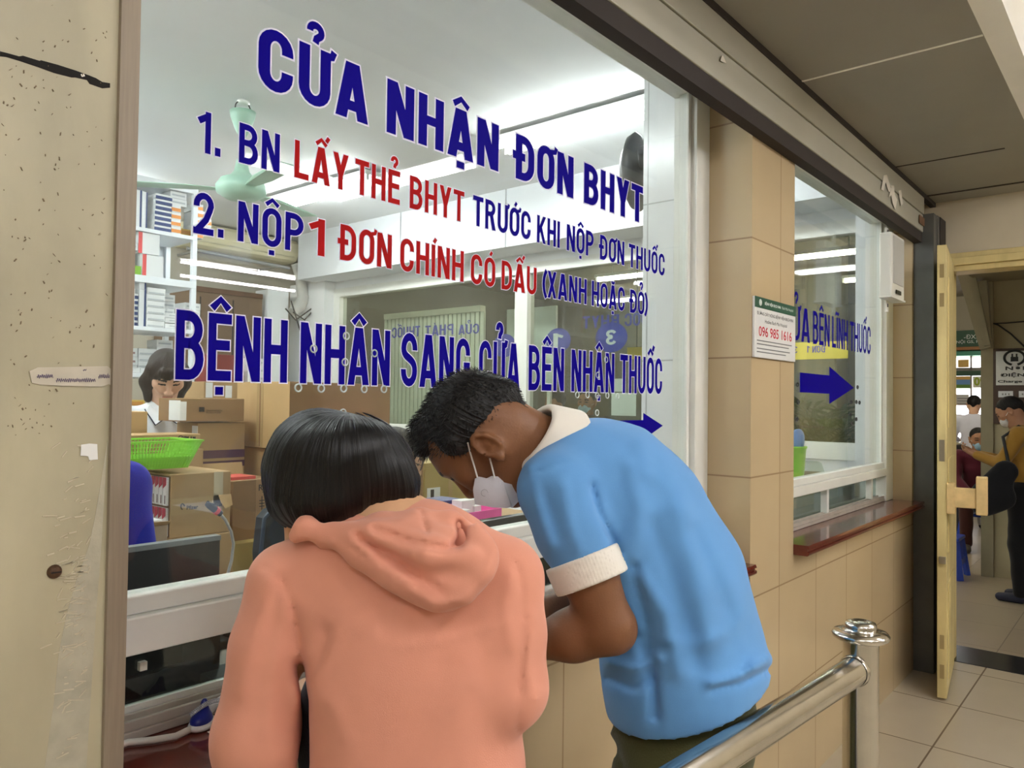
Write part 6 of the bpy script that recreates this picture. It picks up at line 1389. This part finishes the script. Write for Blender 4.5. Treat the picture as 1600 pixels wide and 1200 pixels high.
        for g2 in (1, -1): B.chain([q(g2*.062, .015, .05), q(g2*.078, -.005, -.03), q(g2*.070, .004, -.125)], [.034*k, .034*k, .018*k], .03); B.rc(q(g2*.03, .084, .085), q(g2*.056, .074, .045), .016*k, .010*k, .02)
        B.chain([q(0, -.06, .03), q(0, -.075, -.05), q(0, -.06, -.12)], [.06*k, .05*k, .03*k], .04)
        B.chain([q(-.035, .088, .085), q(-.02, .098, .055)], [.014*k, .007*k], .02); B.chain([q(.01, .09, .09), q(.0, .10, .058)], [.016*k, .007*k], .02)
    if hair:
        hc, hm = cols.get('haircol', 'black'), cols.get('hair', (20, 17, 16))
        o = soft_obj('hair', B, max(.006, res*.6), hair_mat('hair '+hc, hm, .5, .25), root, relax=2, post=grooves(q(0, -.03, .13), u, 44, .0018, 3)); hair_uv(o, q(0, -.03, .13), u)
    if mask:
        m = Soft().el(q(0, .085, -.048), np.array((.052, .040, .045))*k, (s, f, u), .02).rc(q(-.055, .03, -.04), q(.055, .03, -.04), .030*k, None, .02)
        m.cut(q(0, .0, -.006), u); m.cut(q(0, .055, -.04), -f); mo = soft_obj('face_mask', m, .005, cloth('mask '+mask[0], mask[1], .2, 300), root)
        for g2 in (1, -1): MB().tube([q(g2*.052, .07, -.02), q(g2*.074, .02, -.002), q(g2*.080, -.012, .014)], .0016*k, 5).build('ear_loop', mat('white elastic', (228, 226, 222)), mo)
    if extra: extra(root, W, q, k, F, L)
    return root, W, q

# ------------------------------------------------------------------ inside the pharmacy
def collar_piping(root, W, q, k, F, L):
    m = MB(); nb = W['nb']
    for g in (1, -1): m.prism([nb+L*g*.045*k+F*.0*k+np.array((0, 0, .03)), nb+L*g*.085*k+F*.06*k+np.array((0, 0, -.02)), nb+L*g*.05*k+F*.125*k+np.array((0, 0, -.085)), nb+L*g*.015*k+F*.10*k+np.array((0, 0, -.06))][::g], F*.006)
    o = m.build('collar', cloth('cloth white', (226, 228, 230), .2, 300), root)
    for g in (1, -1): MB().tube([nb+L*g*.088*k+F*.055*k+np.array((0, 0, -.016)), nb+L*g*.052*k+F*.131*k+np.array((0, 0, -.09)), nb+L*g*.012*k+F*.11*k+np.array((0, 0, -.062))], .003, 6).build('piping', mat('navy piping', (30, 34, 60), .7), o)
p = deep(254, 640, 3.78)
figure('young woman with dark bobbed hair and white tunic looking down behind the cartons', (p[0], p[1], 0), (FWD[0]*-.85+RGT[0]*.55, FWD[1]*-.85+RGT[1]*.55), 1.72,
       dict(head=(0, .09, 1.575), nb=(0, .02, 1.44), che=(0, .0, 1.26), elr=(-.20, -.02, 1.12), ell=(.20, -.02, 1.12), wrl=(.16, .10, .92), wrr=(-.16, .10, .92)),
       dict(top=(226, 228, 230), topcol='white', topname='tunic', leg=(210, 212, 216), legcol='pale', sleeve=.45, skin=(216, 170, 142), skinname='fair', hair=(44, 32, 27), haircol='dark brown', hem=.25), .008, gaze=(0, .8, -.55), hair='bob', extra=collar_piping)
def glasses(root, W, q, k, F, L):
    m = MB()
    for g in (1, -1):
        c = q(g*.032, .108, .018); s, u = q(1, 0, 0)-q(0, 0, 0), q(0, 0, 1)-q(0, 0, 0)
        m.tube([c+unit(s)*.022*math.cos(a)+unit(u)*.017*math.sin(a) for a in np.linspace(0, 2*PI, 17)[:-1]], .0014, 5, closed=True); m.tube([q(g*.054, .106, .022), q(g*.078, .05, .022), q(g*.083, -.005, .018)], .0014, 5)
    m.tube([q(-.012, .112, .02), q(.012, .112, .02)], .0014, 5); m.build('glasses', mat('thin dark frame', (60, 54, 50), .4, .5), root)
c = deep(590, 680, 2.86); H = 1.55
figure('grey haired pharmacy clerk with glasses seated behind the desk, head showing past the bobbed hair', (c[0]-.02, c[1], 0.26), (.7, -.6), H,
       dict(pel=(0, -.10, .48), wai=(0, -.06, .62), che=(0, .0, .82), nb=(0, .03, .99), head=(0, .09, 1.115), shl=(.17, .0, .94), shr=(-.17, .0, .94), ell=(.21, -.02, .70), elr=(-.21, -.02, .70), wrl=(.13, .16, .58), wrr=(-.13, .16, .58), hil=(.09, -.1, .46), hir=(-.09, -.1, .46), knl=(.12, .24, .46), knr=(-.12, .24, .46), anl=(.12, .2, .08), anr=(-.12, .2, .08)),
       dict(top=(206, 210, 214), topcol='pale grey', topname='coat', leg=(60, 62, 70), legcol='dark grey', sleeve=1.0, skin=(198, 156, 128), skinname='mid', hair=(58, 55, 54), haircol='greying', hem=.10), .009, gaze=(0, .9, -.35), hair='bun', extra=glasses)
c = deep(160, 745, 2.05)
figure('pharmacy worker in a royal blue coat half hidden behind the beige board', (c[0]-.09, c[1]+.05, 0), (.3, 1), 1.56,
       dict(head=(0.05, .06, 1.50), elr=(-.225, .03, 1.10), wrr=(-.16, .26, 1.06)),
       dict(top=(34, 40, 160), topcol='royal blue', topname='coat', leg=(40, 42, 60), legcol='navy', sleeve=1.0, hem=.3), .009, gaze=(.2, 1, -.3), hair='short')
a, b = on_y(176, 811, 1.75), on_y(194, 836, 1.75); tag(MB().box(a[0], b[0], 1.75, 1.81, .946, a[2]).build('paper_box', M_label, None, .002), 'small white box standing behind the top edge of the monitor', 'box')

# ------------------------------------------------------------------ lobby beyond the doorway
M_post = mat('cream painted steel post', (150, 140, 112), .6, vary=.08)
XB = 8.0
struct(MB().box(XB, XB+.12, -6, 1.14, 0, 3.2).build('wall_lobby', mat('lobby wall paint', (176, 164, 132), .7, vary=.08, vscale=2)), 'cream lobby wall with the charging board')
struct(MB().box(XB-.03, XB+.15, 1.14, 1.235, 0, 3.2).build('trim_post', M_post), 'cream steel post at the end of the lobby wall')
y0 = float(on_x(1551, 545, XB-.03)[1]); z1 = float(on_x(1551, 545, XB-.03)[2]); z0 = float(on_x(1551, 662, XB-.03)[2])
cbd = thing('charging_board', 'dark brown charging board with white notice and sockets on the lobby wall', 'sign', (XB-.02, y0-.35, z0))
MB().box(XB-.03, XB-.001, y0-.75, y0, z0, z1).build('back_board', mat('dark brown panel', (70, 46, 30), .4, vary=.1, vscale=20), cbd, .004)
a, b = on_x(1556, 549, XB-.035), on_x(1556, 602, XB-.035)
MB().box(XB-.036, XB-.029, y0-.68, a[1], b[2], a[2]).build('notice', M_label, cbd, .004)
cy, cz = float(on_x(1585, 559, XB-.04)[1]), float(on_x(1585, 559, XB-.04)[2]); xn = XB-.0365
k = MB(); k.tube([(xn, cy+.075*math.cos(t), cz+.062*math.sin(t)) for t in np.linspace(-1.3, 4.4, 26)], .011, 6); k.box(xn-.002, xn+.002, cy-.028, cy+.028, cz-.032, cz+.008)
for g in (-1, 1): k.box(xn-.002, xn+.002, cy+g*.016-.006, cy+g*.016+.006, cz+.005, cz+.035)
k.build('plug_symbol', mat('sign print black', (30, 30, 30), .6), cbd)
for tx, pxl, pyb, wd, h in (('NƠI SẠC', 1571, 580, .32, .045), ('ĐIỆN THOẠI', 1563, 590, .44, .045), ('Charge Your Phone', 1559, 599, .5, .028)):
    o = on_x(pxl, pyb, XB-.037); V, F = small_text(tx, o, (0, -1, 0), (0, 0, 1), wd, h, .03); MB().add(V, F).build('notice_text', mat('sign print black', (30, 30, 30)), cbd)
for pxa, pxb, pya, pyb in ((1560, 1583, 611, 621), (1592, 1612, 611, 621), (1560, 1566, 639, 649)):
    a, b = on_x(pxa, pya, XB-.035), on_x(pxb, pyb, XB-.035); m = MB(); m.box(XB-.042, XB-.029, b[1], a[1], b[2], a[2])
    for v in (.3, .5, .72): yy = a[1]+(b[1]-a[1])*v; m.box(XB-.043, XB-.041, yy-.006, yy+.006, b[2]+.02, a[2]-.02, 1)
    m.build('socket', [M_white, mat('socket hole grey', (150, 150, 146), .6)], cbd, .002)
# roof struts leaning on the post
for i, ((ax, ay), (bx, by), wd) in enumerate((((1506, 428), (1541, 545), .085), ((1535, 440), (1542, 530), .075), ((1520, 432), (1543, 540), .05))):
    a, b = on_x(ax, ay, XB-.12-.1*i), on_x(bx, by, XB-.12-.1*i)
    tag(MB().bar(a, b, wd, wd, up=(1, 0, 0)).build('roof_strut', M_post), ['long cream strut leaning from the lobby roof to the post', 'short cream strut beside the post, nearer the wall', 'thin cream strut between the two wider struts'][i], 'strut')
struct(MB().box(5.6, 8.2, -6, 1.25, 2.62, 2.70).build('ceiling_lobby_canopy', mat('lobby canopy', (150, 140, 112), .8)), 'low canopy in the lobby')
MB().bar((6.4, 1.2, 2.60), (7.9, -.6, 2.60), .25, .06).build('canopy_beam', M_post, bpy.data.objects['ceiling_lobby_canopy'])
tag(MB().tube([on_x(px, py, XB-.02) for px, py in ((1545, 503), (1560, 508), (1580, 522), (1604, 545))], .008, 6).build('cable', mat('dark cable', (50, 48, 46))), 'dark cable sagging on the lobby wall above the charging board', 'cable')
tag(MB().tube([on_x(px, py, XB-.02) for px, py in ((1547, 506), (1570, 505), (1604, 502))], .006, 6).build('cable', mat('dark cable', (50, 48, 46))), 'straight dark cable along the lobby wall above the charging board', 'cable')

# bright reception counter at the far end
XF = 13.5
struct(MB().box(XF, XF+.15, -6, 8, 0, 3.2).build('wall_lobby_far', mat('far lobby wall', (188, 180, 158), .8)), 'far lobby wall with the reception windows')
ru = thing('reception_window', 'bright reception window with posters and green signs at the far end', 'window', (XF-.1, 2.6, 0))
Y = lambda px, py, dx=0: on_x(px, py, XF-dx)
def panel(name, px0, px1, py0, py1, m, dx, par=ru, th=.01):
    a, b = Y(px0, py0, dx), Y(px1, py1, dx); return MB().box(XF-dx-th, XF-.001, b[1], a[1], b[2], a[2]).build(name, m, par)
M_lit = emit('lit reception interior', (236, 232, 236), 1.15)
panel('lit_window', 1470, 1540, 560, 690, M_lit, .05); panel('header_sign', 1470, 1534, 518, 541, mat('green sign board', (40, 84, 58), .5), .12)
for tx, pxl, pyb, wd, h in (('-ĐXKĐ', 1506, 530, .28, .07), ('NỘI GS, HOÁ', 1494, 538, .42, .07)):
    V, F = small_text(tx, Y(pxl, pyb, .135), (0, -1, 0), (0, 0, 1), wd, h, .01); MB().add(V, F).build('sign_text', M_sw, ru)
panel('wood_band', 1470, 1536, 541, 548, mat('orange brown wood', (176, 120, 62), .5), .10); panel('teal_band', 1470, 1538, 548, 555, mat('teal sign', (40, 150, 120), .4), .10)
panel('amber_poster', 1497, 1514, 562, 574, mat('amber poster', (232, 186, 92), .5), .07); panel('steel_band', 1470, 1540, 575, 580, mat('grey band', (150, 146, 138), .5), .08); panel('green_band', 1470, 1540, 580, 587, mat('green sign board', (40, 84, 58)), .09)
panel('landscape_poster', 1484, 1516, 588, 607, mat('sky poster', (120, 170, 226), .5), .07); panel('poster_hill', 1484, 1516, 601, 607, mat('hill green', (110, 160, 60), .5), .085); panel('poster_top', 1484, 1516, 588, 593, mat('amber poster', (232, 186, 92)), .085)
panel('number_poster', 1520, 1540, 588, 606, mat('pale yellow poster', (236, 238, 214), .5), .07)
V, F = small_text('09', Y(1522, 603, .082), (0, -1, 0), (0, 0, 1), .15, .13, .03); MB().add(V, F).build('number', mat('lime print', (176, 196, 40), .5), ru)
panel('window_mullion', 1516, 1519, 556, 690, mat('grey band', (150, 146, 138)), .08); panel('notice', 1484, 1514, 616, 634, M_label, .07)
for i in range(3): panel('notice_line', 1496, 1512, 622+4*i, 623+4*i, mat('sign print grey', (110, 112, 112)), .083)
panel('counter_front', 1470, 1545, 690, 720, mat('counter front', (190, 176, 150), .5), .3)
panel('red_box', 1484, 1498, 648, 656, mat('red box', (180, 60, 60), .5), .3)
p = on_z(1521, 800, 0.0); p = deep(1521, 650, 9.6)
figure('person in a white shirt with their back turned, at the far reception window', (p[0], p[1], 0), (1, .05), 1.66, dict(elr=(-.23, .06, 1.12), ell=(.24, .04, 1.13), wrl=(.20, .30, 1.10), wrr=(-.1, .28, 1.12), head=(0, .07, 1.555)), dict(top=(222, 222, 234), topcol='bright white', leg=(200, 198, 196), legcol='grey white', sleeve=.9), .012, gaze=(0, 1, -.35))
# seated people and the standing visitor
p = on_z(1538, 872, 0)
SIT = dict(pel=(0, -.10, .50), wai=(0, -.08, .63), che=(0, -.03, .84), nb=(0, .0, 1.0), head=(0, .05, 1.135), shl=(.18, -.02, .96), shr=(-.18, -.02, .96), ell=(.21, .08, .72), elr=(-.21, .08, .72), wrl=(.10, .27, .60), wrr=(-.10, .27, .60), hil=(.09, -.1, .48), hir=(-.09, -.1, .48), knl=(.13, .28, .48), knr=(-.13, .28, .48), anl=(.13, .28, .08), anr=(-.13, .28, .08))
b0 = deep(1528, 700, 8.25)
figure('seated person in a maroon jacket with a light blue face mask', (b0[0], b0[1], 0), (-1, -.25), 1.72, SIT, dict(top=(84, 26, 42), topcol='maroon', topname='jacket', leg=(66, 34, 30), legcol='dark brown', sleeve=1.0, skin=(168, 122, 92), skinname='tan', shoe=(70, 62, 54), shoecol='brown'), .011, gaze=(.1, 1, -.2), mask=('light blue', (150, 184, 206)))
def cap(root, W, q, k, F, L):
    S = Soft().el(q(0, -.012, .058), np.array((.088, .105, .082))*k, k=.02); S.cut(q(0, 0, .045), (0, 0, -1)); o = soft_obj('cap', S, .008, cloth('army green cloth', (58, 76, 48), .2, 300), root)
b1 = deep(1498, 705, 9.15)
figure('seated person in a dark jacket and green cap beside the maroon jacket', (b1[0]+.05, b1[1]+.16, 0), (-1, -.3), 1.74, SIT, dict(top=(40, 34, 36), topcol='near black', topname='jacket', leg=(46, 44, 52), legcol='charcoal', sleeve=1.0, skin=(150, 106, 80), skinname='tan dark'), .012, gaze=(.1, 1, -.35), mask=('white', (206, 206, 204)), extra=cap)
def stool(label, x, y):
    t = thing('stool', label, 'stool', (x, y, 0), 'blue plastic stools in the lobby'); m_ = mat('royal blue stool plastic', (34, 66, 170), .4)
    MB().box(x-.15, x+.15, y-.15, y+.15, .33, .36).build('seat', m_, t, .01)
    for i in (-1, 1):
        for j in (-1, 1): MB().bar((x+i*.12, y+j*.12, .33), (x+i*.16, y+j*.16, 0), .05, .03).build('leg', m_, t)
    MB().box(x-.15, x+.15, y-.155, y-.145, .12, .17).build('rung', m_, t)
stool('blue plastic stool under the person in maroon', b0[0]+.10, b0[1]+.02); stool('blue plastic stool under the person in the green cap', b1[0]+.16, b1[1]+.18)
sp_ = on_z(1494, 905, 0); stool('empty blue plastic stool half hidden behind the yellow door', sp_[0]+.1, sp_[1]+.12)
p = on_z(1585, 938, 0)
def bag(root, W, q, k, F, L):
    pass
fm = figure('standing person in a mustard jacket and black trousers reading a paper', (p[0], p[1]-.06, 0), (.05, 1), 1.60,
       dict(head=(0, .085, 1.555), nb=(0, .01, 1.42), elr=(-.20, .10, 1.12), ell=(.20, .12, 1.13), wrl=(.10, .34, 1.20), wrr=(-.10, .36, 1.19), anl=(.10, .0, .08), anr=(-.10, -.03, .08)),
       dict(top=(150, 112, 44), topcol='mustard', topname='jacket', leg=(18, 18, 20), legcol='black', sleeve=.95, skin=(176, 128, 96), skinname='tan', shoe=(26, 30, 52), shoecol='navy', hem=.22), .0095, gaze=(0, .8, -.6), mask=('grey white', (198, 196, 192)))
pr_, W_, q_ = fm
a = W_['wrl']+np.array((0, .08, .06)); sh_ = MB(); sh_.prism([a+np.array(v) for v in ((-.05, -.04, 0), (.16, -.04, -.02), (.16, .24, .10), (-.05, .24, .12))], (0, 0, .002)); tag(sh_.build('paper_sheet', M_label), 'white paper sheet held up by the person in mustard', 'paper')
S = Soft(); c_ = W_['pel']+np.array((-.28, .16, .02)); S.rc(c_+np.array((0, -.08, .12)), c_+np.array((0, .04, -.06)), .085, .11, .05, (1, 0, 0), .5).rc(c_+np.array((0, -.06, -.08)), c_+np.array((0, .06, -.14)), .09, .09, .05, (1, 0, 0), .5)
bo = thing('shoulder_bag', 'large black shoulder bag of the person in the mustard jacket', 'bag', c_); soft_obj('bag_body', S, .01, cloth('black bag cloth', (20, 20, 23), .3, 200), bo)
MB().tube([c_+np.array((.02, -.10, .17)), W_['shl']+np.array((-.03, .10, -.02)), W_['shl']+np.array((0, 0, .065)), W_['shl']+np.array((.03, -.07, .02))], .012, 8).build('strap', mat('black strap', (18, 18, 20), .7), bo)

# seen through the partition glass: lobby people, notices, folding gate, board, plants
c = on_x(918, 632, 5.95)
figure('person with a light mask looking in through the partition glass', (c[0], c[1], c[2]-1.53), (-1, -.5), 1.68, {}, dict(top=(70, 62, 58), topcol='brown black', topname='jacket', leg=(40, 40, 44), legcol='charcoal', sleeve=1.0, skin=(160, 118, 92), skinname='tan'), .012, gaze=(-.3, 1, -.1), mask=('pale blue', (176, 200, 212)))
c = on_x(872, 632, 6.3)
figure('dark haired person behind the partition glass, turned aside', (c[0], c[1], c[2]-1.52), (-.4, 1), 1.68, {}, dict(top=(56, 50, 50), topcol='dusk', topname='jacket', leg=(40, 40, 44), legcol='charcoal', sleeve=1.0, skin=(160, 118, 92), skinname='tan'), .013, gaze=(0, 1, -.1))
for i, (px0, px1, py0, py1, cc) in enumerate(((958, 975, 592, 612, 'upper white notice taped beside the speech holes of the partition'), (958, 996, 614, 650, 'lower white notice taped on the partition beside the pier'))):
    a, b = on_x(px0, py0, XE+.06), on_x(px1, py1, XE+.06); tag(MB().box(XE+.036, XE+.039, b[1], a[1], b[2], a[2]).build('notice_sheet', M_label), cc, 'notice')
a, b = on_x(980, 543, 6.6), on_x(1012, 560, 6.6); tag(MB().box(6.6, 6.63, b[1]-.3, a[1], b[2], a[2]).build('yellow_sign', mat('yellow sign', (232, 206, 70), .5)), 'yellow hanging sign in the lobby behind the partition', 'sign')
tag(MB().tube([(6.615, a[1]-.1, a[2]), (6.615, a[1]-.1, 3.2)], .005, 5).build('sign_cord', mat('dark cable', (50, 48, 46))), 'cord carrying the yellow sign behind the partition', 'cord')
a, b = on_x(604, 500, 5.7), on_x(752, 662, 5.7); gt = thing('folding_gate', 'grey green folding gate of upright slats behind the partition glass', 'gate', (5.7, (a[1]+b[1])/2, 0)); k = MB()
for i, y in enumerate(np.linspace(b[1], a[1], 24)): k.box(5.69, 5.72, y-.024, y+.024, .1, a[2])
k.build('slats', mat('grey green slat', (220, 222, 204), .5), gt); MB().box(5.66, 5.74, b[1], a[1], a[2], a[2]+.06).box(5.66, 5.74, b[1], a[1], .02, .1).build('gate_rail', mat('grey green slat', (150, 152, 134)), gt)
MB().box(5.74, 5.76, b[1], a[1], .1, a[2]).build('gate_backing', mat('gate backing grey', (84, 86, 76), .7), gt)
a, b = on_x(792, 484, 6.0), on_x(868, 545, 6.0); bd = thing('white_board', 'pale blank board on legs in the lobby behind the partition', 'board', (6.0, (a[1]+b[1])/2, 0)); MB().box(6.0, 6.03, b[1], a[1], b[2]-.35, a[2]).build('board', mat('pale board', (214, 222, 214), .5), bd)
for y in (a[1]-.08, b[1]+.08): MB().box(6.0, 6.03, y-.02, y+.02, 0, b[2]-.35).build('leg', M_fix, bd)
struct(MB().box(8.0, 8.1, 1.3, 8, 0, 3.2).box(7.9, 8.0, 3.2, 8, 2.2, 3.2).build('wall_lobby_side', mat('lobby side wall', (128, 126, 112), .8, vary=.1)), 'dim lobby wall seen through the partition') if False else None
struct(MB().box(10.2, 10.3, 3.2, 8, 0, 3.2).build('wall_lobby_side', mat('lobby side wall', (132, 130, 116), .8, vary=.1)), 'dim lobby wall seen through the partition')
# leafy plants behind the far end of the glazing
def plant(label, c, h, n, R, seed):
    g = np.random.default_rng(seed); t = thing('potted_plant', label, 'plant', c, None); c = np.array(c, float)
    MB().lathe([(0, 0), (.11, 0), (.15, .24), (.16, .26), (.13, .26), (.12, .20), (0, .20)], c).build('pot', mat('terracotta', (138, 92, 70), .7), t)
    st, lf = MB(), MB()
    for i in range(n):
        a = g.uniform(0, 2*PI); l = h*g.uniform(.6, 1); out = R*g.uniform(.4, 1); p0 = c+np.array((0, 0, .2)); pts = [p0+np.array((math.cos(a)*out*s**1.6, math.sin(a)*out*s**1.6, l*(s-.28*s**3))) for s in np.linspace(0, 1, 8)]
        st.tube(pts, .005, 5)
        for s in range(3, 8):
            for sg in (-1, 1):
                d = unit(pts[s]-pts[s-1]); sd = unit(np.cross(d, (0, 0, 1))+1e-6)*sg; tip = pts[s]+(sd*.8+d*.7+np.array((0, 0, -.15)))*.16*g.uniform(.7, 1.1); mid = (pts[s]+tip)/2+np.array((0, 0, .02)); w2 = unit(np.cross(tip-pts[s], (0, 0, 1)))*.018
                lf.add([pts[s], mid+w2, tip, mid-w2], [(0, 1, 2), (0, 2, 3)])
    st.build('stems', mat('plant stem', (70, 96, 50), .6), t); lf.build('leaves', mat('plant leaf', (62, 92, 50), .45, vary=.3, vscale=8), t)
c = on_x(1285, 700, 5.75); plant('tall leafy plant behind the far end of the partition glass', (c[0], c[1], 0.45), 1.25, 16, .34, 3); c = on_x(1332, 690, 6.7); plant('second leafy plant behind the partition glass, nearer the doorway', (c[0], c[1]+.05, 0.45), 1.15, 14, .3, 4)
for i, (px, xx) in enumerate(((1285, 5.75), (1332, 6.7))):
    c = on_x(px, 700, xx); tag(MB().box(c[0]-.13, c[0]+.13, c[1]-.13+.05*i, c[1]+.13+.05*i, 0, .449).build('plant_stand', M_wood), ['brown stand under the tall leafy plant', 'brown stand under the second leafy plant'][i], 'stand')
for o in bpy.data.objects:
    if '_b' in o: del o['_b']
